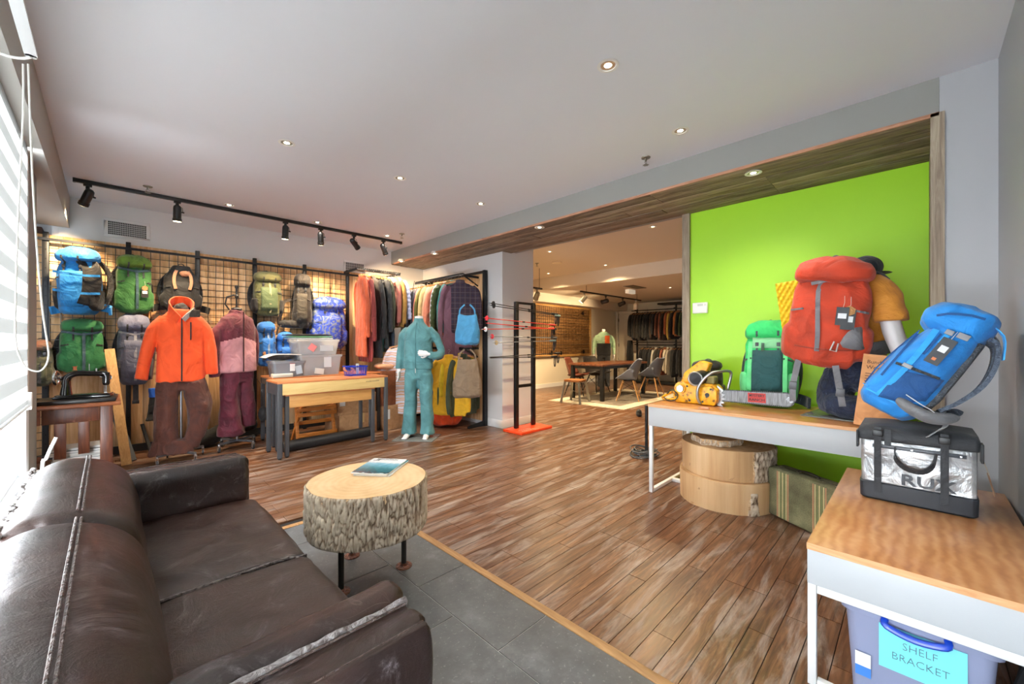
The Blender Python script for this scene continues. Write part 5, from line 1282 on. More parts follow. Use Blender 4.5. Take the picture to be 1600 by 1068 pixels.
def sewing(name, label, x, y, z, rz, s=1.0):
    t = thing(name, label, 'machine', (x, y, z), rz); t.scale = (s, s, s)
    bk = plain('#111113', .12, coat=.6); ch = plain('#c6c8ca', .15, .95); gold = plain('#b79245', .3, .8)
    obj('bed', MB().box((-.2, -.09, 0), (.2, .09, .022)).box((-.19, -.075, .022), (.19, .075, .034)), bk, t, bevel=.006)
    mb = MB().tube(smoothp([Vector(q) for q in ((.13, 0, .02), (.128, 0, .12), (.12, 0, .2), (.06, 0, .235), (-.06, 0, .23), (-.14, 0, .225), (-.15, 0, .21))], 5), .04, 16, rs=[_ip([.06, .042, .04, .036, .033, .034, .03], j / 30) for j in range(31)], flat=.8)
    mb.tube([(-.15, 0, .24), (-.15, 0, .13), (-.15, 0, .11)], .03, 14, rs=[.03, .03, .022])
    obj('arm', bake('arm', mb, .007, 3), bk, t)
    w = obj('hand_wheel', MB().tube([(.195 + .0, .062 * cos(a), .2 + .062 * sin(a)) for a in [2 * pi * k / 24 for k in range(25)]], .012, 10).cyl((.155, 0, .2), .018, .045, 14, axis='X'), ch, t, smooth=True)
    obj('wheel_hub', MB().cyl((.16, 0, .2), .035, .02, 20, axis='X', r2=.02), ch, w, smooth=True)
    f = obj('face_plate', MB().cyl((-.15, -.033, .185), .036, .005, 20, axis='Y', M=None), ch, t, smooth=True)
    obj('needle_bar', MB().cyl((-.15, -.0, .035), .004, .09, 8).cyl((-.135, -.01, .035), .003, .09, 8).cbox((-.15, -.005, .038), (.022, .03, .004)), ch, t)
    obj('thread_spool', MB().cyl((.07, 0, .268), .018, .004, 14).cyl((.07, 0, .272), .013, .028, 14).cyl((.07, 0, .30), .018, .004, 14), plain('#b5613a', .5), t, smooth=True)
    obj('spool_pin', MB().cyl((-.03, 0, .255), .003, .07, 8).cyl((-.08, 0, .25), .006, .03, 8), ch, t)
    obj('decal', b1((-.09, -.031, .222), (.05, -.029, .236)), gold, t)
    obj('tension_dial', MB().cyl((-.11, -.034, .2), .012, .02, 12, axis='Y'), ch, t)
    return t
sewing('sewing_machine', 'black vintage sewing machine with chrome end cap, right one on the dark table', TX_R - .15, TY0 + .20, tz + .031, radians(168), .80)
sewing('sewing_machine', 'black and chrome vintage sewing machine at the window end of the dark table', TX_R - .60, TY0 + .22, tz + .031, radians(12), .9)
for xx, lb in ((TX_R - .2, 'black wooden machine tray under the right sewing machine'), (TX_R - .62, 'black wooden machine tray under the window-side sewing machine')):
    t = thing('machine_tray', lb, 'tray', (xx, TY0 + .2, tz + .0005), radians(-3 if xx > TX_R - .4 else 2)); obj('tray', b1((-.25, -.16, 0), (.23, .16, .029)), plain('#1c1a19', .35), t, bevel=.004)
# green pack standing on the table
r_, _ = hung('plump green backpack with grey centre zip hung low behind the sewing machines', 92, 162, 498, 584, .22, fabric('#2f7a45'), rot=radians(4), cs=fabric('#4d6670'), seed=31, band='VY', pocket=False, buckles=False, side=None)
# boards leaning in front
t = thing('leaning_board', 'long pale wooden board leaning beside the sewing table', 'board', (0, 0, 0)); a = P(198, 727, z=.0); c_ = P(171, 545, y=a.y + .28)
obj('board', MB().bar(a + Vector((0, 0, .006)), c_, .075, .022, up=(0, -1, .2)), wood('pine_board', [(.3, '#b98a52'), (.6, '#d2a468'), (.8, '#dfb880')], grain=(12, 12, 1), rough=.6, rnd=.05), t, bevel=.002)
t = thing('grey_strut', 'dark grey metal strut leaning behind the pale board', 'strut', (0, 0, 0)); a = P(207, 722, z=0); obj('strut', MB().bar(a + Vector((0, .05, .004)), P(178, 640, y=a.y + .4), .07, .02, up=(0, -1, .2)), plain('#3b3e42', .5), t)
for px0, py0, px1, py1, lb in ((236, 700, 222, 662, 'short dark rod leaning on the board wall left of the brown trousers'), (326, 672, 318, 650, 'short dark rod leaning on the board wall between the two ski suits')):
    t = thing('short_rod', lb, 'rod', (0, 0, 0)); a = P(px0, py0, y=5.84); a.z = .002; obj('shaft', MB().bar(a, P(px1, py1, y=5.93), .03, .015), plain('#2b2c2e', .5), t)
# glove, belt
t = thing('ski_glove', 'blue and black ski glove hanging beside the brown trousers', 'glove', P(241, 606, y=5.86)); 
obj('cuff', bake('c', MB().loft([((0, 0, 0), .05, .03), ((.01, 0, -.1), .055, .035)], 14), .008, 2, disp=wrinkle(.006, 20)), fabric('#1457b8'), t)
mb = MB().loft([((.01, 0, -.08), .05, .03), ((.0, 0, -.2), .05, .03), ((-.01, 0, -.26), .045, .028)], 14)
for k in range(4): mb.tube([(-.04 + .025 * k, 0, -.24), (-.05 + .022 * k, -.01, -.31), (-.062 + .02 * k, -.02, -.35)], .014, 8)
mb.tube([(.04, 0, -.15), (.075, -.01, -.22)], .016, 8)
obj('glove_hand', bake('g', mb, .008, 2), cblk, t)
t = thing('webbing_belt', 'grey webbing strap with buckle hanging below the slate backpack', 'strap', P(212, 596, y=5.84)); obj('webbing', b1((-.022, -.003, -.2), (.022, .003, .06)), fabric('#3a3c40'), t); obj('buckle', MB().cbox((0, -.004, -.215), (.056, .012, .035)), plain('#2a2b2d', .3), t, bevel=.003)
# black duffel on the floor
mb = MB().tube(smoothp([P(300, 700, y=5.72), P(325, 684, y=5.74), P(365, 668, y=5.77), P(400, 662, y=5.8)]), .09, 16, rs=[_ip([.05, .085, .1, .09, .06], j / 12) for j in range(13)])
tag(obj('duffel_bag', bake('d', mb, .014, 3, disp=wrinkle(.012, 8)), fabric('#151517')), 'long black duffel bag lying behind the two dress stands', 'bag')
# ---------------------------------------------------------------- nested work benches
pale = wood('pale_birch_fascia', [(.3, '#cfae6e'), (.6, '#e0c283'), (.8, '#e9d19a')], grain=(1, 12, 12), rough=.45, scale=1.6, rnd=.03, bumps=.03)
honey = wood('honey_oak_fascia', [(.3, '#b98448'), (.6, '#cd9a5c'), (.8, '#dcb077')], grain=(1, 12, 12), rough=.45, scale=1.8, rnd=.03, bumps=.03)
redtop = wood('red_oak_top', [(.3, '#b4693c'), (.6, '#cd8452'), (.8, '#dd9b69')], grain=(1, 12, 12), rough=.35, scale=1.8, rnd=.03, bumps=.03)
M_tleg = plain('#54565a', .45, .3)
def wbench(label, x0, x1, y0, y1, h, fh, fas, top, lw=.045, grp='nested work benches'):
    t = thing('work_bench', label, 'table', ((x0 + x1) / 2, (y0 + y1) / 2, 0), 0, grp); X, Y = (x1 - x0) / 2, (y1 - y0) / 2
    obj('top', b1((-X, -Y, h - .02), (X, Y, h)), top, t, bevel=.002)
    obj('fascia', b1((-X + lw + .001, -Y + .002, h - .021 - fh), (X - lw - .001, -Y + .022, h - .021)), fas, t, bevel=.001)
    for sx in (-1, 1):
        obj('side_panel', b1((sx * (X - .012) - .01, -Y + lw, h - .021 - fh), (sx * (X - .012) + .01, Y - lw, h - .021)), M_tleg, t)
        for sy in (-1, 1):
            l = obj('leg', b1((sx * (X - lw / 2) - lw / 2, sy * (Y - .014) - .014, .012), (sx * (X - lw / 2) + lw / 2, sy * (Y - .014) + .014, h - .0205)), M_tleg, t, bevel=.002)
            obj('foot', MB().cyl((sx * (X - lw / 2), sy * (Y - .014), 0), .016, .012, 12), M_black, l)
    return t, X, Y
t, X, Y = wbench('larger nested work bench with pale fascia and grey steel legs', 1.21, 2.42, 4.57, 5.0, .79, .115, pale, redtop)
rq = random.Random(6); lm = MB(); x_ = .33
for k in range(11):
    w_ = rq.choice((.008, .011, .014)); h_ = rq.choice((.012, .012, .018)); lm.box((x_, -Y + .0005, .728), (x_ + .003, -Y + .002, .728 + h_)).box((x_, -Y + .0005, .728 + .009), (x_ + w_, -Y + .002, .731 + .009)); x_ += w_ + .004
obj('lettering', lm, plain('#3a3226', .6), t)
wbench('smaller nested work bench with honey fascia tucked under the larger one', 1.29, 2.27, 4.61, 4.97, .655, .12, honey, redtop, .04)
t, X, Y = wbench('rear work bench against the board wall holding the clear bins', 1.31, 2.62, 5.16, 5.66, .79, .07, honey, redtop, grp='work benches by the board wall')
# bins on the rear bench
def bin_(label, c, w, d, h, rz=0, col='#dde1e4', alpha=.34, fill=None, lidc=None, labels=()):
    t = thing('clear_bin', label, 'bin', c, rz); obj('tub', open_bin(MB(), w, d, h, rim=.01), clear(col, alpha), t, smooth=True)
    if fill:
        mb = MB(); rn = random.Random(len(label))
        for k in range(fill[1]):
            mb.cbox((rn.uniform(-.33, .33) * w, rn.uniform(-.3, .3) * d, .03 + rn.random() * h * fill[2]), (rn.uniform(.04, .12), rn.uniform(.04, .1), rn.uniform(.01, .05)), rn.randrange(len(fill[0])), 0, Matrix.Rotation(rn.uniform(0, 3), 4, 'Z') @ Matrix.Rotation(rn.uniform(-.7, .7), 4, 'X'))
        o = obj('contents', mb, [plain(q, .6) for q in fill[0]], t); o['kind'] = 'stuff'
    for (x, z, lw_, lh, c_, r_) in labels:
        obj('paper_label', MB().box((-lw_ / 2, -.001, -lh / 2), (lw_ / 2, 0, lh / 2)).xf(Matrix.Translation((x, -d / 2 * .97 - .008, z)) @ Matrix.Rotation(r_, 4, 'Y')), plain(c_, .6), t)
    return t
bz = .791
bin_('large lower clear bin with loose parts and a paper label', (1.87, 5.40, bz), .50, .38, .25, fill=(['#b35a4a', '#c9c0a8', '#5e6672', '#b7a2a0', '#88909a', '#d8d4cc'], 60, .45), labels=[(-.03, .05, .11, .07, '#eceae2', .15), (.07, .16, .09, .13, '#dde0e2', 0)])
bin_('upper clear bin stacked on the large lower one', (1.84, 5.40, bz + .252), .50, .38, .19, fill=(['#7d8288', '#a9b0b6', '#c7cacc'], 24, .3), labels=[(-.08, .09, .08, .08, '#f08f8f', .6), (.09, .08, .16, .07, '#d4d8da', 0)])
for k, (dz, c_, lb) in enumerate(((0, '#dfe4e2', 'frosted white bin lid, lowest of the lids'), (.022, '#79b07c', 'green-edged bin lid on the frosted one'), (.044, '#3a3a38', 'dark bin lid on top of the lid pile'))):
    t = thing('bin_lid', lb, 'lid', (1.78 - .01 * k, 5.40, bz + .445 + dz), .03 * k - .02, 'lids on the upper clear bin'); obj('lid', MB().box((-.235, -.17, 0), (.235, .17, .012)).box((-.2, -.14, .012), (.2, .14, .018)), plain(c_, .35), t, bevel=.004)
bin_('grey clear bin with red and white label at the left on the rear bench', (1.50, 5.33, bz), .34, .28, .185, col='#9aa3ae', alpha=.6, fill=(['#55606e', '#6d7884', '#3c424c'], 26, .55), labels=[(.03, .11, .055, .085, '#eef0f0', 0), (.03, .162, .06, .02, '#c03b40', 0), (.1, .08, .07, .1, '#b9cbd6', -.2)])
t = thing('foam_sheet', 'white foam sheet resting over black cloth on the grey bin', 'foam', (1.47, 5.33, bz + .262), .05); obj('sheet', displaced(ribbon(MB(), smoothp([Vector(q) for q in ((-.22, 0, -.035), (-.12, 0, .0), (0, 0, .0), (.17, 0, -.005))]), (0, 1, 0), .22, .008), 's', wrinkle(.003, 10)), plain('#e9e6df', .7), t)
heap('black_cloth', 'black cloth heaped in the grey clear bin', 'cloth', (1.45, 5.33, bz + .19), (.15, .12, .06), fabric('#141416'), 5, amp=.012)
t = thing('instrument_case', 'long cream plastic strip box at the left end of the rear bench', 'box', (1.41, 5.21, bz), -.02); obj('case', b1((-.09, -.05, 0), (.12, .05, .042)), plain('#e7e2d2', .4), t, bevel=.006)
# blue basket on the front bench
t = thing('blue_basket', 'small blue slotted plastic basket on the larger work bench', 'basket', (2.14, 4.86, .791), .06); bl = plain('#1437b4', .35)
W_, D_, H_ = .115, .08, .115
b = MB()
for k in range(15):
    x = -W_ + 2 * W_ * k / 14
    for s in (-1, 1): b.bar((x * .9, s * D_ * .88, 0), (x, s * D_, H_), .005, .003)
for k in range(9):
    y = -D_ + 2 * D_ * k / 8
    for s in (-1, 1): b.bar((s * W_ * .9, y * .88, 0), (s * W_, y, H_), .005, .003)
b.box((-W_ * .92, -D_ * .9, 0), (W_ * .92, D_ * .9, .01))
obj('slats', b, bl, t)['kind'] = 'stuff'
b = MB().box((-W_ - .006, -D_ - .006, H_ - .01), (W_ + .006, -D_ + .003, H_ + .004)).box((-W_ - .006, D_ - .003, H_ - .01), (W_ + .006, D_ + .006, H_ + .004)).box((-W_ - .006, -D_, H_ - .01), (-W_ + .003, D_, H_ + .004)).box((W_ - .003, -D_, H_ - .01), (W_ + .006, D_, H_ + .004))
obj('rim', b, bl, t, bevel=.002)
t = thing('white_tag_card', 'white hang card standing in the blue basket', 'card', (2.165, 4.86, .805), .1); obj('card', b1((-.02, -.002, 0), (.02, .002, .13)), plain('#eceae2', .5), t); obj('dark_print', b1((-.008, -.003, .08), (.008, -.0021, .105)), plain('#3a332c', .5), t)
t = thing('cord_bundle', 'tan and orange cords spilling from the blue basket', 'cord', (2.10, 4.86, .81)); b = MB(); rr_ = random.Random(4)
for k in range(6): b.tube([(-.06 + .05 * cos(k + j * .5) + .004 * j, .03 * sin(k + j * .4), .04 + .03 * sin(j * .45 + k) + .02) for j in range(10)], .003, 5)
obj('cords', b, plain('#c98655', .6), t, smooth=True)
# cardboard boxes
card = fabric('#b98d62', '#a97c52', rough=.8, wr=.3, scale=12)
def box_(label, lo, hi, rz=0, tape=True, lab=True, grp='cardboard boxes by the work benches', mat=None):
    w, d, h = hi[0] - lo[0], hi[1] - lo[1], hi[2] - lo[2]
    t = thing('cardboard_box', label, 'box', ((lo[0] + hi[0]) / 2, (lo[1] + hi[1]) / 2, lo[2]), rz, grp)
    obj('carton', b1((-w / 2, -d / 2, 0), (w / 2, d / 2, h)), mat or card, t, bevel=.003)
    obj('flap', b1((-w / 2 + .002, -.001, h - .0005), (w / 2 - .002, d / 2 - .002, h + .003)), mat or card, t); obj('flap', b1((-w / 2 + .002, -d / 2 + .002, h - .0005), (w / 2 - .002, -.003, h + .002)), mat or card, t)
    if tape: obj('tape', MB().box((.02, -d / 2 - .001, h * .55), (.075, -d / 2 - .0002, h)).box((.02, -d / 2 - .001, h + .0031), (.075, d / 2, h + .0038)), plain('#d3b27c', .25), t)
    if lab: obj('label', b1((-w / 2 + .02, -d / 2 - .0012, h * .45), (-w / 2 + .09, -d / 2 - .0004, h * .85)), plain('#e8e8e4', .6), t)
    return t
box_('closed cardboard box, lower one under the work benches', (2.05, 5.12, 0), (2.55, 5.6, .27), lab=False)
box_('cardboard box with white label stacked on the lower one under the bench', (2.03, 5.11, .275), (2.53, 5.58, .53))
box_('pale cardboard box, lower one beside the work bench', (2.63, 5.08, 0), (2.96, 5.48, .33), tape=False)
box_('reddish brown tall cardboard box stacked beside the work bench', (2.62, 5.10, .335), (2.94, 5.46, .80), tape=False, lab=False, mat=fabric('#8a4d28', '#7a4020', wr=.3, scale=12))
# folding wooden chair under the benches
FC = thing('folding_chair', 'orange-brown folding wooden chair frame standing under the work benches', 'chair', (1.75, 5.08, 0), radians(0)); hw = wood('honey_chair', [(.3, '#8f4f1c'), (.6, '#b36c2b'), (.8, '#c9853f')], grain=(1, 10, 10), rough=.4, rnd=.08)
for s in (-1, 1):
    obj('leg', MB().bar((s * .21 + .0, -.06, .0), (s * .2 + .0, .06, .55), .035, .022), hw, FC, bevel=.002); obj('leg', MB().bar((s * .25, .075, .0), (s * .17, -.055, .45), .035, .02), hw, FC, bevel=.002)
for z, y in ((.10, -.085), (.22, .055), (.33, -.07), (.39, -.06), (.50, .085)): obj('slat', b1((-.22, y - .008, z), (.22, y + .008, z + .045)), hw, FC, bevel=.002)
obj('seat_slat', b1((-.22, -.05, .44), (.22, .03, .465)), hw, FC, bevel=.002)
t = thing('book_pile', 'grey catalogues lying on the folded chair under the bench', 'book', (1.72, 5.07, .467)); obj('catalogue', b1((-.12, -.09, 0), (.12, .08, .02)), plain('#9aa3a6', .5), t)
# long black roll
t = thing('black_roll', 'long black rolled mat on the floor under the work benches', 'roll', (0, 0, 0)); obj('roll', MB().tube([(1.33, 4.84, .062), (1.35, 4.84, .062), (2.36, 4.93, .062), (2.37, 4.93, .062)], .06, 20, rs=[.05, .06, .06, .052]), plain('#1b1b1d', .5), t, smooth=True)
t = thing('black_ball', 'round black helmet bag hanging beside the maroon trousers', 'bag', P(411, 646, y=5.5)); obj('bag_body', MB().ell((0, 0, 0), (.05, .05, .09), 18, 12), fabric('#121214'), t, smooth=True)
obj('cord', MB().tube([(0, 0, .08), (.02, .2, .34), (.02, .4, .4)], .003, 5), M_black, t)
# striped garment and coats behind the teal mannequin
tie, nt, b = new_mat('tie_dye'); v = coords(nt, (1, 1, 1)); L = nt.links; w = nd(nt, 'ShaderNodeTexWave', Scale=4.5, Distortion=5.0, Detail=2.0, bands_direction='Z'); w.inputs['Detail Scale'].default_value = .8; L.new(v, w.inputs[0])
r = ramp(nt, w.outputs[0], [(.1, '#e9e4f0'), (.35, '#dfe0f0'), (.5, '#e0a04a'), (.65, '#f0dca0'), (.8, '#d4644a'), (.95, '#ece0e6')]); L.new(r.outputs[0], b.inputs['Base Color']); b.inputs['Roughness'].default_value = .8
garment('coat', 1, (2.92, 5.06, 1.22), radians(-40), tie, 'long tie-dye striped robe hanging behind the teal mannequin', None, 1.02, cat='robe')
t = thing('robe_hook', 'thin black hook holding the tie-dye robe', 'hook', (2.92, 5.06, 1.235)); obj('peg', MB().tube([(0, 0, .0), (.0, .0, .02), (.4, .38, .90)], .004, 6), M_steel, t)
heap('peach_jacket', 'peach jacket heaped on the tall brown cardboard box', 'jacket', (2.78, 5.28, .806), (.17, .16, .07), fabric('#dba27a'), 12)
heap('black_jacket', 'black jacket slumped at the end of the work bench', 'jacket', (2.25, 4.80 + .5, .0), (.1, .1, .1), fabric('#17171a'), 13) if False else None
# ---------------------------------------------------------------- ski pole stand
PS = thing('pole_stand', 'tall black ladder stand on an orange base in front of the column', 'stand', (4.05, 3.74, 0), 0)
orb = plain('#e8481c', .35); obj('base', b1((-.31, -.17, 0), (.31, .17, .035)), orb, PS, bevel=.004)
for s, zz in ((-.155, 1.745), (.185, 1.75)):
    u = obj('upright', b1((s - .028, .05, .035), (s + .028, .095, zz)), M_black, PS, bevel=.003)
    b = MB()
    for k in range(34): b.box((s + .028, .062, .25 + k * .043), (s + .037, .083, .262 + k * .043))
    obj('teeth', b, M_black, u)['kind'] = 'stuff'
obj('cross_bar', b1((-.127, .055, 1.715), (.157, .09, 1.745)), M_black, PS); obj('cross_bar', b1((-.127, .055, .58), (.157, .09, .62)), M_black, PS)
b = MB(); 
for k in range(12): b.box((-.24 + .04 * (k % 6), -.12 + .06 * (k // 6), .0351), (-.215 + .04 * (k % 6), -.105 + .06 * (k // 6), .0358))
obj('white_print', b, plain('#e9b9a6', .5), PS)['kind'] = 'stuff'
def pole(label, z0, z1, x0, x1, y, col, tipc, basket=None, grip='#1a1a1b', strapc='#26262a', r=.006):
    t = thing('ski_pole', label, 'pole', (0, 0, 0), 0, 'ski poles resting across the stand')
    a = Vector((x0, y, z0)); c = Vector((x1, y, z1)); d = (c - a).normalized()
    sh = plain(col, .3)
    obj('shaft', MB().tube([a + d * .03, c - d * .13], r, 10), sh, t, smooth=True)
    obj('tip', MB().tube([a, a + d * .04], .004, 8, rs=[.0015, .006]), plain(tipc, .4), t, smooth=True)
    g = obj('grip', MB().tube([c - d * .13, c - d * .11, c - d * .06, c - d * .02, c], .015, 12, rs=[.010, .015, .0145, .017, .015]), plain(grip, .6), t, smooth=True)
    obj('strap', ribbon(MB(), smoothp([c - d * .02 + Vector((0, 0, -.01)), c + Vector((-.02, 0, -.09)), c + Vector((-.04, 0.0, -.15)), c + Vector((-.055, 0, -.1)), c - d * .05 + Vector((0, 0, -.012))]), (0, 1, 0), .016, .003), plain(strapc, .7), g)
    if basket:
        p = a + d * .07; obj('basket', MB().lathe(p, [(.001, -.002), (.02, -.003), (.031, .0), (.032, .004), (.02, .004), (.001, .006)], 12, M=basis(d.cross(Vector((0, 1, 0))), (0, 1, 0), d)), plain(basket, .45), t, smooth=True)
    obj('clamp', MB().tube([a + d * .72, a + d * .76], .011, 8), plain('#2a2a2c', .4), t)
    return t
for pr in [('black ski pole, topmost across the stand', 1.69, 1.61, 3.36, 4.72, '#1d1d20', '#141414', '#1b1b1d'), ('black ski pole with pale straps just under the topmost one', 1.66, 1.59, 3.37, 4.78, '#26282a', '#141414', '#1b1b1d', '#8fb1b0'),
           ('black and red ski pole with red basket across the stand', 1.50, 1.45, 3.26, 4.68, '#d23a33', '#1b1b1c', '#d32f3a', '#c23a34'), ('bright red ski pole with black grip across the stand', 1.435, 1.39, 3.30, 4.68, '#e0352c', '#b02a24', None, '#19191a'),
           ('red ski pole with white basket across the stand', 1.355, 1.40, 3.22, 4.62, '#d8452f', '#e4e4e2', '#dcdcdc', '#e04a38'), ('grey ski pole with small red basket', 1.27, 1.26, 3.34, 4.70, '#8c9092', '#8c9092', '#c8303a', '#4b4f52'),
           ('grey ski pole with tan felt basket', 1.19, 1.22, 3.40, 4.66, '#7c8084', '#8c9092', '#a58a5e', '#5f7a86'), ('black trekking pole across the lowest notches', 1.01, 1.035, 3.34, 4.76, '#151517', '#101011', None), ('second black trekking pole lowest on the stand', 1.0, .985, 3.36, 4.70, '#1d1d20', '#101011', None)]:
    lb, z0, z1, x0, x1, c, tc, bk = pr[:8]; gr = pr[8] if len(pr) > 8 else '#1a1a1b'
    i_ = int(z0 * 1000) % 3
    pole(lb, z0, z1, x0, x1, 3.74 + .038 - .012 * i_ + (.0), c, tc, bk, gr)
# ---------------------------------------------------------------- on the long bench
bz = HBz + .001
# thermostat
t = thing('thermostat', 'white rectangular thermostat on the lime wall', 'thermostat', (XG - .001, P(1095, 481, x=XG).y, P(1095, 481, x=XG).z), radians(-90))
obj('case', MB().box((-.07, -.028, -.052), (.07, 0, .052)), plain('#f2f2f0', .35), t, bevel=.008); obj('display', b1((-.02, -.0292, .018), (.03, -.0282, .038)), plain('#c2c8c0', .3), t); obj('button', MB().cbox((.05, -.029, .028), (.01, .003, .022)), plain('#cfcfcc', .4), t, bevel=.001)
# chainsaw: local x along the bench (to the right), y away, z up
CS = thing('chainsaw', 'big worn yellow chainsaw with a long steel bar lying on the long bench', 'chainsaw', (3.36, 1.20, bz), radians(-90))
yel, nt, b = new_mat('worn_yellow_paint'); v = coords(nt); L = nt.links; n = nd(nt, 'ShaderNodeTexNoise', Scale=28.0, Detail=6.0, Roughness=.7); L.new(v, n.inputs[0]); r = ramp(nt, n.outputs[0], [(.36, '#5b3f12'), (.44, '#e29a10'), (.6, '#f2b012'), (.75, '#f6bd22')]); L.new(r.outputs[0], b.inputs['Base Color']); b.inputs['Roughness'].default_value = .4
alu = plain('#b4b6b8', .3, .9); dk = plain('#17171a', .45)
def pr(pts, d, y=0): return MB().prism(pts, d, 0, Matrix.Translation((0, y, 0)))
obj('engine_body', pr([(-.20, .0), (.10, .0), (.13, .03), (.135, .13), (.10, .165), (-.02, .17), (-.14, .15), (-.22, .06)], .13), yel, CS, bevel=.014, seg=3)
obj('rear_housing', pr([(-.19, .12), (-.145, .245), (-.02, .345), (.055, .325), (.03, .25), (-.06, .17)], .085, .03), yel, CS, bevel=.012, seg=3)
obj('clutch_cover', pr([(-.02, .01), (.115, .005), (.135, .05), (.13, .125), (.085, .155), (.0, .14)], .03, -.078), yel, CS, bevel=.007)
s_ = obj('starter_disc', MB().cyl((-.145, -.066, .115), .058, .02, 26, axis='Y').cyl((-.145, -.085, .115), .036, .02, 20, axis='Y'), yel, CS, smooth=True)
obj('starter_cap', MB().cyl((-.145, -.098, .118), .026, .012, 18, axis='Y'), alu, s_, smooth=True)
a_ = obj('air_filter', MB().tube([(-.02, -.105, .205), (-.02, -.09, .206), (0.0, .0, .215), (.02, .04, .22)], .055, 22, rs=[.046, .055, .056, .05]), dk, CS, smooth=True)
obj('filter_rim', MB().tube([(-.02 + .052 * cos(a), -.108, .205 + .052 * sin(a)) for a in [2 * pi * k / 24 for k in range(25)]], .006, 8), alu, a_, smooth=True)
obj('muffler', MB().box((.02, -.04, .165), (.10, .05, .225)), plain('#8c8454', .6, .3), CS, bevel=.012)
obj('front_handle', MB().tube(smoothp([Vector(q) for q in ((.015, -.10, .015), (.0, -.115, .06), (.005, -.12, .13), (.04, -.11, .2), (.095, -.09, .255), (.15, -.04, .27), (.185, .03, .268), (.19, .05, .23), (.165, .05, .12))], 5), .0105, 12), alu, CS, smooth=True)
obj('rear_handle', MB().tube(smoothp([Vector(q) for q in ((-.16, -.0, .09), (-.24, -.02, .075), (-.31, -.02, .035), (-.32, -.02, .018), (-.28, -.02, .012), (-.2, -.0, .02))], 5), .014, 12, flat=.7), yel, CS, smooth=True)
obj('pull_cord', MB().tube(smoothp([Vector(q) for q in ((-.30, -.05, .03), (-.25, -.08, .01), (-.19, -.085, .02), (-.17, -.08, .06), (-.22, -.07, .1), (-.27, -.05, .06))], 4), .005, 8), plain('#3a3f2c', .5), CS, smooth=True)
b = MB()
for x, z in ((.06, .07), (-.07, .03), (.03, .03), (-.09, .14), (.09, .13), (-.18, .06)): b.cyl((x, -.0955, z), .008, .006, 10, axis='Y')
b.cyl((.065, -.098, .085), .016, .004, 16, axis='Y'); obj('screws', b, dk, CS)
b = MB().prism([(.12, .005), (.16, .0), (.145, .02), (.172, .028), (.150, .045), (.178, .06), (.152, .072), (.176, .092), (.148, .1), (.165, .125), (.12, .16)], .012, 0, Matrix.Translation((0, -.035, 0))); obj('bumper_spikes', b, alu, CS)
# bar
def barpts(x0, x1, h, cz, grow=0, tipn=10):
    p = [(x0, cz - h * .42 - grow), ]
    for k in range(tipn + 1): a = -pi / 2 + pi * k / tipn; p.append((x1 + (h / 2 + grow) * cos(a) * 1.05, cz + (h / 2 + grow) * sin(a)))
    p.append((x0, cz + h * .42 + grow)); return p
BARM = Matrix.Rotation(radians(-1.0), 4, 'Y')
bar_m, nt, b = new_mat('scratched_bar_steel'); v = coords(nt, (30, 30, 3)); n = nd(nt, 'ShaderNodeTexNoise', Scale=3.0, Detail=5.0); nt.links.new(v, n.inputs[0]); r = ramp(nt, n.outputs[0], [(.3, '#5f6163'), (.6, '#8f9194')]); nt.links.new(r.outputs[0], b.inputs['Base Color']); b.inputs['Metallic'].default_value = .5; b.inputs['Roughness'].default_value = .5
BC = .082
bar_ = obj('guide_bar', MB().prism(barpts(.10, .565, .088, BC), .006, 0, Matrix.Translation((0, -.03, 0)) @ BARM), bar_m, CS)
ch = barpts(.10, .565, .088, BC, .004, 14); b = MB(); tot = []
for (a0, a1) in zip(ch, ch[1:]):
    n_ = max(1, int(math.dist(a0, a1) / .0125))
    for k in range(n_): tot.append((a0[0] + (a1[0] - a0[0]) * k / n_, a0[1] + (a1[1] - a0[1]) * k / n_, atan2(a1[1] - a0[1], a1[0] - a0[0])))
MB_ = MB()
for k, (x, z, an) in enumerate(tot):
    M = Matrix.Translation((0, -.03, 0)) @ BARM @ Matrix.Translation((x, 0, z)) @ Matrix.Rotation(-an, 4, 'Y')
    MB_.prism([(-.005, -.004), (.005, -.004), (.005, .003 if k % 2 else -.0), (-.004, .006 if k % 2 == 0 else .002)] if False else [(-.0055, -.004), (.0055, -.004), (.005, .002), (-.003, .006)], .008, 0, M @ Matrix.Scale(-1, 4, (0, 0, 1)))
obj('chain', MB_, plain('#4a4a4c', .4, .8), bar_)['kind'] = 'stuff'
st_ = obj('sticker', MB().box((.33, -.0345, BC - .034), (.445, -.0335, BC + .034)).xf(BARM), plain('#b0241c', .5), bar_)
for s, dz in (('MYSTERY', .015), ('RANCH', -.015)):
    me = text_mesh(s, .0255, .0004, sx=.93 if s == 'MYSTERY' else 1.15, offset=.0006); me.transform(BARM @ basis((1, 0, 0), (0, 0, 1), (0, -1, 0), (.388, -.0352, BC + dz))); obj('sticker_letters', me, plain('#1c0f0d', .5), st_)
obj('sprocket_nose', MB().cyl((.59, -.035, BC), .022, .002, 18, axis='Y').xf(BARM), plain('#d0d2d4', .2, .9), bar_)
t = thing('wood_chip_block', 'small pinkish wood block on the bench edge below the chainsaw', 'block', (3.12, 1.10, bz), radians(-90)); obj('block', b1((-.028, -.012, 0), (.028, .012, .014)), plain('#d9a07d', .6), t, bevel=.002)
# small black pack behind the saw
pack('backpack', 'small black and olive pack with top handle behind the chainsaw', (3.74, 1.30, bz), radians(-86), .25, .13, .335, fabric('#3a3722', '#29271a'), cl=fabric('#1d1d1a'), cp=fabric('#1f1f1c'), seed=41, straps_back=False, band='', side=fabric('#4a4730'), amp=.006)
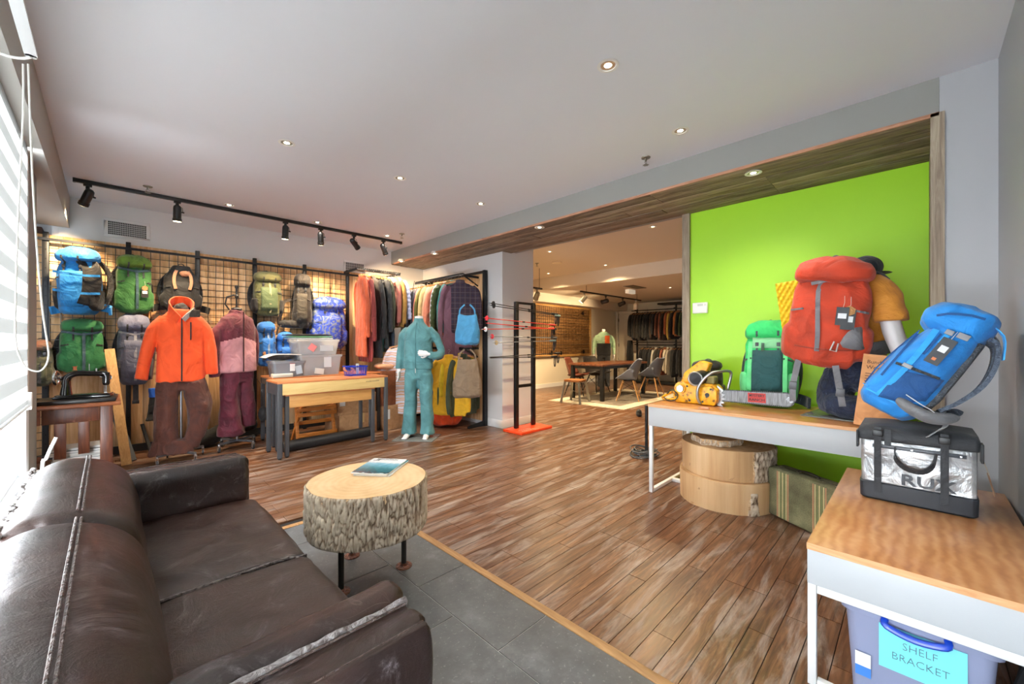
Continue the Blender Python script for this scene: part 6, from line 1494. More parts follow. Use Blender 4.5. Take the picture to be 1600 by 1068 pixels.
# bright green pack
gr = fabric('#2cc468', '#1fae58'); gr2 = fabric('#63cf83'); tealm = fabric('#114a4c')
GP, gpf = pack('backpack', 'tall bright green trekking pack with dark teal pocket leaning on the lime wall', (3.58, .80, bz + .012), radians(-84), .33, .22, .66, gr, cl=gr, cp=tealm, cs=gr2, seed=42, tilt=(radians(-9), 0), band='', side=gr2, strap=fabric('#3c4a48'), belt=fabric('#1c2b33'), tagp=None)
for s in (-1, 1): obj('green_panel', ribbon(MB(), [(s * .115, fy(gpf, s * .115, z, .010), z) for z in (.1, .2, .3, .4, .48)], (1, 0, 0), .028, .008), gr2, GP)
obj('mesh_pocket', displaced(ribbon(MB(), [(x, fy(gpf, x, .47, .012), .47) for x in [(-.1 + .02 * k) for k in range(11)]], (0, 0, 1), .09, .006), 'm', wrinkle(.003, 20)), fabric('#8fd9a0'), GP)
obj('webbing', ribbon(MB(), [(-.03, fy(gpf, -.03, z, .016), z) for z in (.40, .45, .5, .53)], (1, 0, 0), .02, .004), fabric('#3c5a4c'), GP)
me = text_mesh('GREGORY' if False else 'TREK', .016, .0003)
# kneeling mannequin in orange tee and jeans, cap, red pack
KM = thing('kneeling_mannequin', 'kneeling white mannequin in an orange t-shirt and dark jeans wearing the red pack', 'mannequin', (3.50, .30, bz), radians(-97))
# local frame: x to the viewer's right, -y towards the viewer; the figure's back is turned to the viewer's left
tee = fabric('#d08a2e', '#c07a22', scale=6); jean = fabric('#1d2b48', '#131d33', scale=20)
mb = MB().loft([((.03, 0, .40), .145, .12), ((.03, 0, .52), .15, .12), ((.045, 0, .70), .165, .135), ((.05, 0, .84), .17, .135), ((.045, 0, .90), .12, .10), ((.04, 0, .945), .07, .07)], 24, .9)
limb(mb, [(.11, -.07, .86), (.17, -.12, .80), (.205, -.145, .70), (.215, -.15, .62)], [.085, .085, .082, .088])
limb(mb, [(.02, .10, .86), (.0, .16, .78), (-.02, .18, .66)], [.08, .08, .08])
obj('t_shirt', bake('tee', mb, .011, 5, disp=wrinkle(.012, 6, (1, 1, .8), 44)), tee, KM)
mb = MB(); limb(mb, [(.20, -.14, .70), (.225, -.15, .56), (.265, -.14, .40), (.22, -.12, .33), (.13, -.09, .25)], [.052, .055, .05, .042, .03])
limb(mb, [(-.02, .17, .70), (-.09, .16, .48), (-.13, .10, .30), (-.135, .05, .2)], [.05, .048, .042, .032])
obj('arms', bake('arms', mb, .008, 4), white_m, KM)
hand(KM, Matrix.Translation((-.135, .04, .2)) @ Matrix.Rotation(radians(-10), 4, 'X'), 1.0, .3, -1)
mb = MB().loft([((.03, 0, .22), .14, .13), ((.03, 0, .36), .145, .125), ((.03, 0, .44), .14, .12)], 24, .85)
limb(mb, [(.09, -.03, .26), (.16, -.05, .16), (.20, -.06, .085)], [.115, .10, .085]); limb(mb, [(.20, -.06, .085), (.08, -.12, .08), (-.1, -.15, .075)], [.085, .085, .07])
limb(mb, [(-.04, -.01, .28), (-.08, -.03, .16), (-.09, -.06, .09)], [.12, .11, .095]); limb(mb, [(-.09, -.05, .09), (-.02, -.15, .08), (.12, -.2, .07)], [.095, .085, .065])
obj('jeans', bake('jeans', mb, .011, 4, disp=wrinkle(.012, 8, (1, 1, 1), 47)), jean, KM)
J_ = KM.children[-1]
obj('waist_stitch', MB().tube([(.03 + .148 * cos(a), .128 * sin(a), .425) for a in [-pi + pi * k / 16 for k in range(17)]], .0018, 5), plain('#8a6f52', .7), J_)
obj('belt_band', ribbon(MB(), smoothp([Vector(q) for q in ((-.06, -.14, .44), (.05, -.145, .43), (.14, -.12, .45), (.20, -.02, .47))]), (0, 0, 1), .085, .012), fabric('#77787c'), KM)
obj('neck', MB().loft([((.04, 0, .93), .05, .05), ((.035, 0, .99), .048, .048), ((.03, 0, 1.0), .03, .03)], 16), white_m, KM, smooth=True)
obj('ground_plate', b1((-.22, -.24, -.001), (.30, .2, .006)), gls, KM, bevel=.002)
t = thing('cap', 'dark navy baseball cap perched on the kneeling mannequin', 'cap', (3.46, .225, bz + .945), radians(-25)); nav = fabric('#1b2733')
obj('crown', bake('c', MB().ell((0, 0, .03), (.095, .085, .075), 20, 14), .008, 3, disp=wrinkle(.003, 14)), nav, t); obj('brim', displaced(MB().ell((.11, 0, .0), (.085, .075, .008), 20, 8), 'b', wrinkle(.003, 10)), nav, t)
# red pack
red = fabric('#c23a17', '#a53214', scale=5); rg = fabric('#7d7c80')
RP, rpf = pack('backpack', 'large orange-red trekking pack with grey straps worn by the kneeling mannequin', (3.27, .43, bz + .345), radians(-84), .40, .30, .69, red, cl=red, cp=red, cs=rg, strap=rg, seed=51, lidstraps=False, band='', pocket=False, tagp=None, belt=None, tilt=(radians(4), radians(6)), straps_back=False, taper=1.0, side=None, amp=.016)
obj('center_zip', ribbon(MB(), [(x, fy(rpf, x, z, .007), z) for x, z in ((-.03, .10), (-.035, .2), (-.045, .3), (-.055, .4), (-.06, .47), (-.05, .53))], (1, 0, 0), .024, .005), rg, RP)
obj('lid_piping', ribbon(MB(), [(x, fy(rpf, x, .53, .030), z) for x, z in ((-.10, .515), (-.05, .53), (.0, .545), (.06, .57), (.11, .60), (.14, .62))], (0, 0, 1), .02, .006), rg, RP)
obj('grey_side_panel', displaced(ribbon(MB(), [(x, fy(rpf, x, z, .008), z) for x, z in ((.085, .150), (.11, .165), (.135, .18), (.16, .195), (.185, .205))], (-.1, 0, 1), [.03, .08, .12, .14, .13], .006), 'g', wrinkle(.002, 20)), rg, RP)
obj('base_seam', ribbon(MB(), [(x, fy(rpf, x, .115 + .02 * x, .006), .115 + .1 * x * x * 4) for x in [(-.18 + .036 * k) for k in range(11)]], (0, 0, 1), .008, .005), fabric('#8f2e16'), RP)
obj('loop', MB().tube([(.05, fy(rpf, .05, .16, .012), .17), (.035, fy(rpf, .03, .12, .02), .115), (.065, fy(rpf, .06, .12, .02), .11), (.07, fy(rpf, .07, .16, .012), .16)], .005, 6), fabric('#b9b2ac'), RP)
for s in (-1, 1):
    q = [(s * .12, -.10, .03), (s * .125, -.10, -.05), (s * .13, -.12, -.14), (s * .12, -.13, -.24)] if s < 0 else [(.07, -.12, .02), (.09, -.13, -.06), (.11, -.14, -.14), (.13, -.15, -.22)]
    st2 = obj('hip_strap', ribbon(MB(), smoothp([Vector(p) for p in q]), (1, 0, 0), .034, .004), rg, RP); obj('buckle', MB().cbox(q[2], (.042, .014, .05)), plain('#5d5e62', .4), st2, bevel=.003)
hangtag(RP.children[0], (.10, fy(rpf, .10, .44, .02), .44), size=1.5); hangtag(RP.children[0], (.07, fy(rpf, .07, .42, .02), .445), size=1.35, kraft=False)
obj('shoulder_strap', ribbon(MB(), smoothp([Vector(q) for q in ((.15, .12, .60), (.22, .14, .60), (.27, .15, .56))]), (.0, 1, .1), .05, .012), fabric('#42464c'), RP)
# yellow egg-crate foam mat strapped under the pack
ym = plain('#e6c31a', .55); b = MB(); FM = thing('foam_mat', 'yellow egg-crate foam mat strapped to the left side of the red pack', 'mat', (3.44, .54, bz + .41), radians(-84)); FM.rotation_euler = (radians(2), radians(-7), radians(-84)); FM.scale = (1.15, 1, .90)
nx, nz = 26, 80; vs = []; fs = []
for sgn in (0, 1):
    for j in range(nz + 1):
        for i in range(nx + 1):
            x = -.10 + .17 * i / nx; z = .0 + .58 * j / nz; y = .012 * sin(x * 210) * sin(z * 110) + (.012 if sgn else -.002)
            vs.append((x, y, z))
N = (nx + 1) * (nz + 1)
for s in (0, 1):
    for j in range(nz):
        for i in range(nx):
            a = s * N + j * (nx + 1) + i; fs.append((a, a + 1, a + nx + 2, a + nx + 1))
for j in range(nz):
    for i in (0, nx): a = j * (nx + 1) + i; fs.append((a, a + nx + 1, a + nx + 1 + N, a + N))
for i in range(nx):
    for j in (0, nz): a = j * (nx + 1) + i; fs.append((a, a + 1, a + 1 + N, a + N))
obj('foam', MB().add(vs, fs), ym, FM, smooth=2)
# cardboard sign
SG = thing('cardboard_sign', 'kraft card sign with small print standing beside the kneeling mannequin', 'sign', (3.12, .165, bz), radians(-90)); SG.rotation_euler = (radians(-6), radians(6), radians(-90))
obj('card', b1((-.095, -.0025, 0), (.095, .0025, .42)), fabric('#d79a66', '#c98a56', wr=.1, scale=14), SG)
for s, zz, sz in (('Bundle', .375, .03), ('Wow, De', .343, .03)):
    me = text_mesh(s, sz, .0004, align='LEFT'); me.transform(basis((1, 0, 0), (0, 0, 1), (0, -1, 0), (-.075, -.003, zz))); obj('heading', me, plain('#3a2318', .7), SG)
b = MB()
for k in range(7): b.box((-.075, -.0031, .305 - k * .015), (-.075 + .13 - .02 * (k % 3), -.0027, .309 - k * .015))
obj('small_print', b, plain('#6b3f28', .7), SG)['kind'] = 'stuff'
# ---------------------------------------------------------------- silver cooler-style bag and blue pack on the low bench
RB = thing('silver_bag', 'silver ripstop box bag with black base and RUX lettering on the low bench', 'bag', (2.56, .0, LBz + .001), radians(-90))
sil, nt, b = new_mat('silver_ripstop'); v = coords(nt); L = nt.links
n = nd(nt, 'ShaderNodeTexNoise', Scale=7.0, Detail=6.0, Distortion=1.5); L.new(v, n.inputs[0]); r = ramp(nt, n.outputs[0], [(.35, '#8e9092'), (.5, '#b8babb'), (.65, '#e2e3e4')]); L.new(r.outputs[0], b.inputs['Base Color'])
bk_ = nd(nt, 'ShaderNodeTexBrick', Scale=90.0); L.new(v, bk_.inputs[0]); b.inputs['Metallic'].default_value = .55; b.inputs['Roughness'].default_value = .32
mm = nd(nt, 'ShaderNodeMath', operation='MULTIPLY_ADD'); mm.inputs[1].default_value = .05; L.new(bk_.outputs[1], mm.inputs[0]); L.new(n.outputs[0], mm.inputs[2]); bump(nt, b, mm.outputs[0], .6, .03)
nvy = plain('#22272e', .45); nvf = fabric('#1e2227', rough=.6, wr=.5)
Wb, Db, Hb = .178, .14, .345
def rrect(w, d, z, r=.02, n=5):
    out = []
    for cx, cy, a0 in ((1, 1, 0), (-1, 1, pi / 2), (-1, -1, pi), (1, -1, 3 * pi / 2)):
        for j in range(n): a = a0 + j * pi / 2 / (n - 1); out.append((cx * (w - r) + r * cos(a), cy * (d - r) + r * sin(a), z))
    return out
mb = MB().rings([rrect(Wb - .008, Db - .008, .0), rrect(Wb, Db, .008), rrect(Wb + .002, Db + .002, .075), rrect(Wb - .002, Db - .002, .08)]); obj('base_tray', mb, nvy, RB, smooth=True)
body_ = obj('silver_wall', displaced(MB().rings([rrect(Wb - .003, Db - .003, .07 + .2 * k / 14, .018, 7) for k in range(15)]), 'w', wrinkle(.0015, 20)), sil, RB)
obj('lid', displaced(MB().rings([rrect(Wb + .004, Db + .004, .265), rrect(Wb + .006, Db + .006, .27), rrect(Wb + .008, Db + .006, .30), rrect(Wb, Db - .01, .325), rrect(Wb * .6, Db * .6, .335), rrect(.03, .03, .333)]), 'l', wrinkle(.003, 12)), nvf, RB)
for x in (-.118, .085):
    s_ = obj('front_strap', ribbon(MB(), [(x, -Db - .008, .325), (x, -Db - .012, .29), (x, -Db - .008, .2), (x, -Db - .007, .1), (x, -Db - .006, .035)], (1, 0, 0), .024, .004), nvf, RB)
    obj('strap_buckle', MB().cbox((x, -Db - .016, .30), (.034, .01, .028)), plain('#101113', .4), s_, bevel=.002)
obj('front_strap', ribbon(MB(), [(-.085, -Db - .010, .32), (-.085, -Db - .012, .25)], (1, 0, 0), .022, .004), nvf, RB)
z_ = obj('zip_bar', MB().box((-.135, -Db - .009, .235), (.145, -Db - .004, .250)), plain('#3b4047', .35), RB, bevel=.002)
b = MB()
for x in (-.12, -.01, .13): b.cyl((x, -Db - .0115, .2425), .004, .003, 10, axis='Y')
obj('snap_stud', b, plain('#d9dadb', .2, .8), z_)
obj('carry_handle', ribbon(MB(), smoothp([Vector(q) for q in ((-.062, -Db - .006, .245), (-.06, -Db - .02, .2), (-.03, -Db - .026, .165), (.02, -Db - .026, .16), (.05, -Db - .022, .19), (.062, -Db - .008, .24))]), (0, -1, .25) if False else (0, -.3, 1), .020, .005), nvf, RB)
for s in (-1, 1): obj('side_flap', b1((s * (Wb + .009) - .004, -Db - .004, .225), (s * (Wb + .009) + .004, -Db + .05, .30)), nvf, RB, bevel=.002)
me = text_mesh('RUX', .064, .0006, sx=1.25, offset=.0012); me.transform(basis((1, 0, 0), (0, 0, 1), (0, -1, 0), (.035, -Db - .0045, .108))); obj('logo_letters', me, plain('#2b3037', .4), RB)
b = MB().tube([(Wb + .01, -.02, .25), (Wb + .035, -.03, .16)], .0015, 5); o = obj('tag_cord', b, plain('#c9b9a0', .6), RB)
obj('kraft_tag', MB().bar((Wb + .03, -.03, .17), (Wb + .05, -.035, .08), .022, .001), fabric('#b98c66'), RB)
# blue pack reclining on the silver bag
bb = fabric('#1f8ad8', '#1670b8', scale=5); bl2 = fabric('#2f9fe6'); db = fabric('#0f4a85'); gy = fabric('#77797d')

def sxf(prof, y, z, s=1, eps=.004, e=.62):
    _, w, d, cy, cx = prof_at(prof, z); k = min(.985, abs(y - cy) / max(d, .01))
    return cx + s * (w * (1 - k ** (2 / e)) ** (e / 2) + eps)
BP = thing('backpack', 'large bright blue trekking pack leaning back on the silver bag', 'backpack', (0, 0, 0), 0)
# seen from its flank: local -y (the pack's front) points to the viewer's left and up, local x towards the viewer
BP.matrix_world = Matrix.Translation((2.56, .105, LBz + .383)) @ Matrix.Rotation(radians(8), 4, 'Y') @ Matrix.Rotation(radians(31), 4, 'X') @ Matrix.Rotation(pi, 4, 'Z') @ Matrix.Scale(.94, 4)
bprof = [(0, .10, .085, -.005, 0), (.03, .125, .11, -.005, 0), (.12, .14, .125, 0, 0), (.26, .14, .115, .0, 0), (.38, .135, .10, .008, 0), (.45, .12, .085, .01, 0)]
lprof = [(.425, .10, .085, .0, 0), (.45, .135, .115, -.005, 0), (.50, .14, .125, -.005, 0), (.55, .12, .105, .005, 0), (.575, .07, .06, .015, 0)]
bo = obj('body', loft_bake(bprof, 'body', .0085, .013, 8, 61), bb, BP)
ld = obj('lid', loft_bake(lprof, 'lid', .008, .012, 9, 66), bb, BP)
def side_rib(name, pts, w, mat, prof=bprof, par=BP, th_=.004, eps=.007, wd=(0, 1, 0)): return obj(name, ribbon(MB(), [(sxf(prof, y, z, 1, eps), y, z) for y, z in pts], wd, w, th_), mat, par)
def front_rib(name, pts, w, mat, prof=bprof, par=BP, eps=.008): return obj(name, ribbon(MB(), [(x, fy(prof, x, z, eps), z) for x, z in pts], (1, 0, 0), w, .004), mat, par)
side_rib('light_band', [(-.055 + .02 * sin(z * 6), z) for z in (.05, .12, .2, .28, .36, .42)], .022, bl2, th_=.008)
side_rib('dark_zip', [(-.088, z) for z in (.14, .2, .26, .32, .38)], .009, db)
side_rib('dark_zip', [(-.02, z) for z in (.30, .36, .41)], .008, db)
mb = MB(); pk = []
for j in range(9):
    z = .05 + .15 * j / 8; row = [(sxf(bprof, y, z, 1, .010), y, z + .03 * (y + .03) / .1) for y in [-.045 + .14 * i / 10 for i in range(11)]]
    back = [(sxf(bprof, y, z, 1, -.004), y, z + .03 * (y + .03) / .1) for y in [.095 - .14 * i / 10 for i in range(11)]]; pk.append(row + back)
obj('dark_side_pocket', displaced(mb.rings(pk), 'p', wrinkle(.004, 18)), db, BP)
side_rib('pocket_strap', [(y, .225 + .1 * y) for y in (-.075, -.04, 0, .04, .08)], .012, STRAP, wd=(0, 0, 1), eps=.012)
obj('pocket_buckle', MB().cbox((sxf(bprof, -.035, .225, 1, .016), -.035, .225), (.01, .035, .018)), plain('#9a9c9f', .4), BP, bevel=.002)
side_rib('lid_strap', [(.0, z) for z in (.37, .41, .44)], .02, bl2, eps=.012)
obj('lid_buckle', MB().cbox((sxf(bprof, .0, .42, 1, .026), .0, .425), (.01, .028, .022)).cbox((sxf(bprof, .045, .42, 1, .024), .045, .43), (.01, .04, .025)), plain('#8e9094', .4), BP, bevel=.002)
side_rib('lid_zip', [(-.075, .475), (-.05, .495), (-.02, .51), (.02, .525), (.06, .53)], .010, db, prof=lprof, wd=(0, 0, 1))
for x in (-.07, .0, .07): front_rib('front_daisy', [(x, z) for z in (.08, .16, .24, .32, .4)], .016, db if x else bl2)
side_rib('base_seam', [(y, .055) for y in (-.1, -.06, -.02, .02, .06)], .006, bl2, wd=(0, 0, 1))
front_rib('base_band', [(x, .07) for x in (-.11, -.06, 0, .06, .11)], .01, bl2)
# harness on the wall side
obj('back_panel', displaced(MB().loft([((0, .105, .04), .10, .014), ((0, .118, .15), .11, .016), ((0, .112, .3), .10, .016), ((0, .105, .44), .08, .014)], 16, .6), 'bp', wrinkle(.002, 20)), fabric('#5a5f66', '#3f444b', scale=60), BP)
mesh_ = fabric('#5f6b7c', '#414c5c', scale=80)
for s in (-1, 1):
    pts = smoothp([Vector(q) for q in ((s * .04, .10, .47), (s * .055, .145, .46), (s * .07, .185, .38), (s * .08, .20, .28), (s * .085, .18, .18), (s * .09, .15, .11))])
    obj('shoulder_strap', ribbon(MB(), pts, (1, 0, 0), [_ip([.05, .06, .062, .06, .05, .03], j / (len(pts) - 1)) for j in range(len(pts))], .016), mesh_, BP)
    p2 = smoothp([Vector(q) for q in ((s * .07, .06, .53), (s * .08, .14, .50), (s * .085, .19, .41))]); obj('load_lifter', ribbon(MB(), p2, (1, .2, 0), .022, .004), bl2 if s > 0 else gy, BP)
    p3 = smoothp([Vector(q) for q in ((s * .09, .17, .12), (s * .10, .145, .09), (s * .11, .12, .06))]); obj('webbing', ribbon(MB(), p3, (1, 0, 0), .018, .003), gy, BP)
# hip belt wings wrapping out towards the right wall
mb = MB(); mb.tube(smoothp([Vector(q) for q in ((.12, .02, .075), (.145, .09, .065), (.13, .16, .075), (.07, .20, .12))]), .04, 14, rs=[_ip([.03, .055, .052, .03], j / 12) for j in range(13)], flat=.55)
obj('hip_belt', bake('hb', mb, .008, 3, disp=wrinkle(.004, 12)), gy, BP)
mb = MB(); mb.tube(smoothp([Vector(q) for q in ((-.12, .04, .07), (-.14, .11, .07), (-.1, .17, .10), (-.03, .20, .15))]), .04, 14, rs=[_ip([.03, .045, .042, .028], j / 12) for j in range(13)], flat=.55)
obj('hip_belt', bake('hb', mb, .008, 3, disp=wrinkle(.004, 12)), mesh_, BP)
obj('belt_zip', MB().tube(smoothp([Vector(q) for q in ((.155, .03, .11), (.178, .09, .10), (.165, .14, .095), (.16, .165, .06))]), .0025, 6), plain('#c4c6c8', .5), BP)
obj('belt_webbing', ribbon(MB(), smoothp([Vector(q) for q in ((.08, .19, .10), (.12, .20, .06), (.13, .19, .03), (.15, .18, -.01))]), (.3, .3, 1), .024, .004), plain('#9c9ea1', .6), BP)
hangtag(BP, (0, 0, 0), size=.01, kraft=False)
for ch_ in [c for c in BP.children if c.name.startswith('hang_tag')]:
    for g_ in list(ch_.children): bpy.data.objects.remove(g_)
    bpy.data.objects.remove(ch_)
TG = obj('hang_tag', b1((.158, -.005, .275), (.162, .045, .40)), plain('#3a3c40', .5), BP, rot=None); obj('white_label', b1((.1622, .008, .335), (.1632, .034, .365)), plain('#e9ebec', .5), TG); obj('orange_mark', b1((.1622, .012, .292), (.1632, .026, .305)), plain('#c9703a', .5), TG)
obj('tag_thread', MB().tube([(.15, .02, .44), (.16, .02, .41), (.160, .02, .395)], .0012, 4), plain('#ddd', .6) if False else plain('#dddddd', .6), TG)
# ---------------------------------------------------------------- far room
DR = thing('door_1', None, None, (FX, 6.32, 0)); DR['kind'] = 'structure'; crm = plain('#ddd4c2', .45)
obj('door_panel', b1((-.045, -.45, .005), (-.005, .44, 2.10)), crm, DR, bevel=.003)
obj('door_casing', MB().box((-.06, -.53, 0), (-.001, -.455, 2.18)).box((-.06, .445, 0), (-.001, .52, 2.18)).box((-.06, -.455, 2.105), (-.001, .445, 2.18)), plain('#e6ddca', .45), DR, bevel=.003)
for z in (.25, 1.05, 1.85): obj('hinge', b1((-.052, .425, z), (-.044, .445, z + .1)), plain('#7d7460', .3, .8), DR)
obj('door_handle', MB().tube([(-.045, -.38, 1.0), (-.09, -.38, 1.0), (-.092, -.28, 1.0)], .01, 8), plain('#8d8678', .3, .9), DR, smooth=True)
obj('transom_panel', b1((-.03, -.53, 2.185), (-.001, .52, 2.22)), crm, DR)
# framed mesh display on the left wall
far_wd = wood('dark_display_boards', [(.3, '#5f3b1d'), (.5, '#8a6236'), (.7, '#b78a54')], grain=(1, 1, 12), rough=.6, scale=2.4, rnd=.3)
GP_ = thing('mesh_display', 'large framed wire mesh over dark boards on the warm far room wall', 'display', (0, 0, 0)); ga, gb, gz0, gz1 = 6.9, 10.1, .86, 2.14; gy_ = FY - .001
for k in range(9):
    z = gz0 + (gz1 - gz0) * k / 9; obj('back_board', b1((ga, gy_ - .02 - .004 * (k % 2), z), (gb, gy_, z + (gz1 - gz0) / 9 - .004)), far_wd, GP_)
fr = wood('display_frame_wood', [(.3, '#a9793f'), (.6, '#c79a5c')], grain=(6, 6, 6), rnd=.05)
obj('frame', MB().box((gb, gy_ - .07, gz0 - .05), (gb + .06, gy_, gz1 + .05)).box((ga, gy_ - .07, gz1), (gb, gy_, gz1 + .05)).box((ga, gy_ - .07, gz0 - .06), (gb, gy_, gz0)), fr, GP_, bevel=.003)
b = MB()
for k in range(int((gb - ga) / .076)): x = ga + .03 + k * .076; b.box((x - .003, gy_ - .065, gz0), (x + .003, gy_ - .059, gz1))
for k in range(int((gz1 - gz0) / .076)): z = gz0 + .03 + k * .076; b.box((ga, gy_ - .071, z - .003), (gb, gy_ - .065, z + .003))
obj('wires', b, M_black, GP_)
for k, (px, py) in enumerate(((911, 489), (912, 549), (877, 551), (862, 551))):
    q = P(px, py, y=gy_ - .09); t = thing('mesh_hook', 'small black star-shaped hook on the far wire mesh', 'hook', q, 0, 'hooks on the far mesh'); t['label'] = ['black hook at the upper right of the far wire mesh', 'black hook at the lower right of the far wire mesh', 'black hook low on the far mesh, middle', 'black hook low on the far mesh beside the ski poles'][k]
    b = MB()
    for a in range(3): b.bar((.06 * cos(a * pi / 3), 0, .06 * sin(a * pi / 3)), (-.06 * cos(a * pi / 3), 0, -.06 * sin(a * pi / 3)), .014, .02)
    b.cyl((0, 0, 0), .01, .07, 8, axis='Y')
    obj('prong', b, M_black, t)
# suspended tracks
for (xa, xb, y, z, lb) in ((7.02, 9.66, 4.98, 2.25, 'long hanging lighting track before the far clothes rack'), (5.2, 6.15, 5.3, 2.25, 'shorter hanging lighting track beside the column')):
    t = thing('lighting_track', lb, 'track', (xa, y, z)); zc = CZ if xa < 7 else 2.41
    obj('rail', b1((0, -.014, 0), (xb - xa, .014, .03)), M_steel, t)
    for f in (.08, .92): obj('rod', MB().cyl(((xb - xa) * f, 0, .03), .005, zc - z - .03, 8), M_steel, t)
mg = plain('#8d877a', .4, .5)
for x, y, aim, lb, m_ in ((5.45, 5.3, (-.4, .3, -.8), 'dark spotlight on the short far track', M_black), (6.0, 5.3, (.2, .5, -.6), 'grey spotlight at the end of the short far track', mg), (7.15, 4.98, (-.3, .5, -.7), 'grey spotlight first on the long far track', mg), (8.0, 4.98, (-.2, .9, -.2), 'dark boxy spotlight second on the long far track', M_black), (8.75, 4.98, (.1, .9, -.25), 'dark boxy spotlight third on the long far track', M_black), (9.4, 4.98, (.5, .3, -.7), 'pale spotlight last on the long far track', plain('#d8d0c0', .4))):
    spothead(x, y, 2.25, aim, lb, FAR_P * .5, 'spotlights on the far tracks', color=(1, .74, .42), mat=m_, drop=.09, r=.05, ln=.16)
t = thing('ceiling_grille', 'thin dark slot grille on the lowered far ceiling', 'vent', P(992, 448, z=2.409)); obj('frame', b1((-.3, -.12, -.01), (.3, .12, 0)), plain('#5a5244', .6), t)
for k in range(5): obj('slat', b1((-.28, -.1 + .045 * k, -.014), (.28, -.08 + .045 * k, -.0101)), plain('#8d8370', .6), t)
t = thing('exit_box', 'small cream box light on the lowered far ceiling', 'light', P(985, 456, z=2.36)); obj('housing', b1((-.15, -.05, -.04), (.15, .05, .05)), plain('#eadfc8', .4, emit=.3), t, bevel=.006)
# rug
rug = fabric('#b9b3a6', '#8f8676', rough=.9, scale=8)
RG = thing('woven_rug', 'pale fringed woven rug under the far dining table', 'rug', (7.85, 4.52, 0), radians(2)); obj('field', b1((-1.15, -.60, 0), (1.15, .60, .008)), fabric('#8f8578', '#6f675c', scale=10), RG); obj('border', MB().box((-1.4, -.84, 0), (1.4, -.605, .009)).box((-1.4, .605, 0), (1.4, .84, .009)).box((-1.4, -.6, 0), (-1.155, .6, .009)).box((1.155, -.6, 0), (1.4, .6, .009)), fabric('#d8cfba', '#c3b9a2', scale=12), RG)
b = MB()
for k in range(60): y = -.83 + k * .0282; b.box((-1.46, y, 0), (-1.4, y + .012, .004))
obj('fringe', b, fabric('#d8cfba'), RG)['kind'] = 'stuff'
# dining table
tw_ = wood('walnut_table', [(.3, '#3f2010'), (.5, '#66361b'), (.7, '#8a4f2b')], grain=(1, 12, 12), rough=.3, scale=1.8, rnd=.06, coat=.3)
DT = thing('dining_table', 'dark wooden dining table with black steel legs on the pale rug', 'table', (7.86, 4.80, .0095)); tx, ty_ = .94, .42
for k in range(5): obj('table_plank', b1((-tx, -ty_ + .168 * k, .70), (tx, -ty_ + .168 * k + .165, .742)), tw_, DT, bevel=.003)
obj('apron', MB().box((-tx + .08, -ty_ + .05, .64), (tx - .08, -ty_ + .07, .70)).box((-tx + .08, ty_ - .07, .64), (tx - .08, ty_ - .05, .70)).box((-tx + .06, -ty_ + .07, .64), (-tx + .08, ty_ - .07, .70)), M_steel, DT)
for sx in (-1, 1):
    for sy in (-1, 1): obj('leg', b1((sx * (tx - .08) - .035, sy * (ty_ - .06) - .035, 0), (sx * (tx - .08) + .035, sy * (ty_ - .06) + .035, .70)), M_steel, DT, bevel=.003)
# shell chairs
def shell_chair(name, label, x, y, rz, col, legc, arms=True, wire=True):
    t = thing(name, label, 'chair', (x, y, .0095), rz, 'chairs around the far dining table')
    nu, nv = 18, 20; outer = []
    for j in range(nv + 1):
        v_ = j / nv; row = []
        for i in range(nu + 1):
            u = -1 + 2 * i / nu
            if v_ < .5:   # seat part from front to rear
                w = v_ / .5; yy = .23 - .40 * w; zz = .43 - .03 * sin(w * pi) + .02 * (1 - w); wd = .25
                arm_h = (.23 * min(1, w * 1.6)) if arms else .04
                xx = u * (wd + .03 * w); zz += arm_h * abs(u) ** 3.2; xx *= 1 + .12 * abs(u) ** 3
            else:
                w = (v_ - .5) / .5; yy = -.17 - .10 * w; zz = .43 + .40 * w; wd = .28 - .06 * w ** 2
                arm_h = (.23 * (1 - w) ** .6) if arms else .04 * (1 - w)
                xx = u * wd * (1 + .12 * abs(u) ** 3 * (1 - w)); zz += arm_h * abs(u) ** 3.2; yy += .13 * abs(u) ** 2.5 * (1 - w * .7)
            row.append(Vector((xx, yy, zz)))
        outer.append(row)
    vs = [q for r in outer for q in r] + [q + Vector((0, .004, .012)) for r in outer for q in r]; N = (nu + 1) * (nv + 1); fs = []
    for s in (0, 1):
        for j in range(nv):
            for i in range(nu): a = s * N + j * (nu + 1) + i; f = (a, a + 1, a + nu + 2, a + nu + 1); fs.append(f if s else f[::-1])
    per = [i for i in range(nu + 1)] + [(j + 1) * (nu + 1) - 1 for j in range(1, nv + 1)] + [N - 1 - i for i in range(1, nu + 1)] + [(nv - j) * (nu + 1) for j in range(1, nv)]
    for a, b_ in zip(per, per[1:] + per[:1]): fs.append((a, b_, b_ + N, a + N))
    obj('seat_shell', MB().add(vs, fs), plain(col, .5), t, smooth=2)
    for sx in (-1, 1):
        for sy in (-1, 1): obj('leg', MB().tube([(sx * .12, sy * .10 - .0, .41), (sx * .24, sy * .22, 0)], .014, 10, rs=[.017, .010]), legc, t, smooth=True)
    b = MB()
    for sx in (-1, 1): b.tube([(sx * .14, .12, .36), (-sx * .19, .17, .16)], .004, 6); b.tube([(sx * .14, -.12, .36), (-sx * .19, -.17, .16)], .004, 6); b.tube([(sx * .14, .12, .36), (sx * .19, -.17, .18)], .004, 6); b.tube([(sx * .14, -.12, .36), (sx * .19, .17, .18)], .004, 6)
    b.cyl((0, 0, .395), .14, .012, 14)
    obj('wire_brace', b, M_black, t, smooth=True)
    return t
lw_ = wood('chair_leg_beech', [(.3, '#b5824b'), (.6, '#d2a066')], grain=(10, 10, 1), rnd=.05)
shell_chair('shell_chair', 'blue-grey shell armchair with wooden legs, nearer one at the far dining table', 7.56, 4.17, radians(24), '#737b8c', lw_)
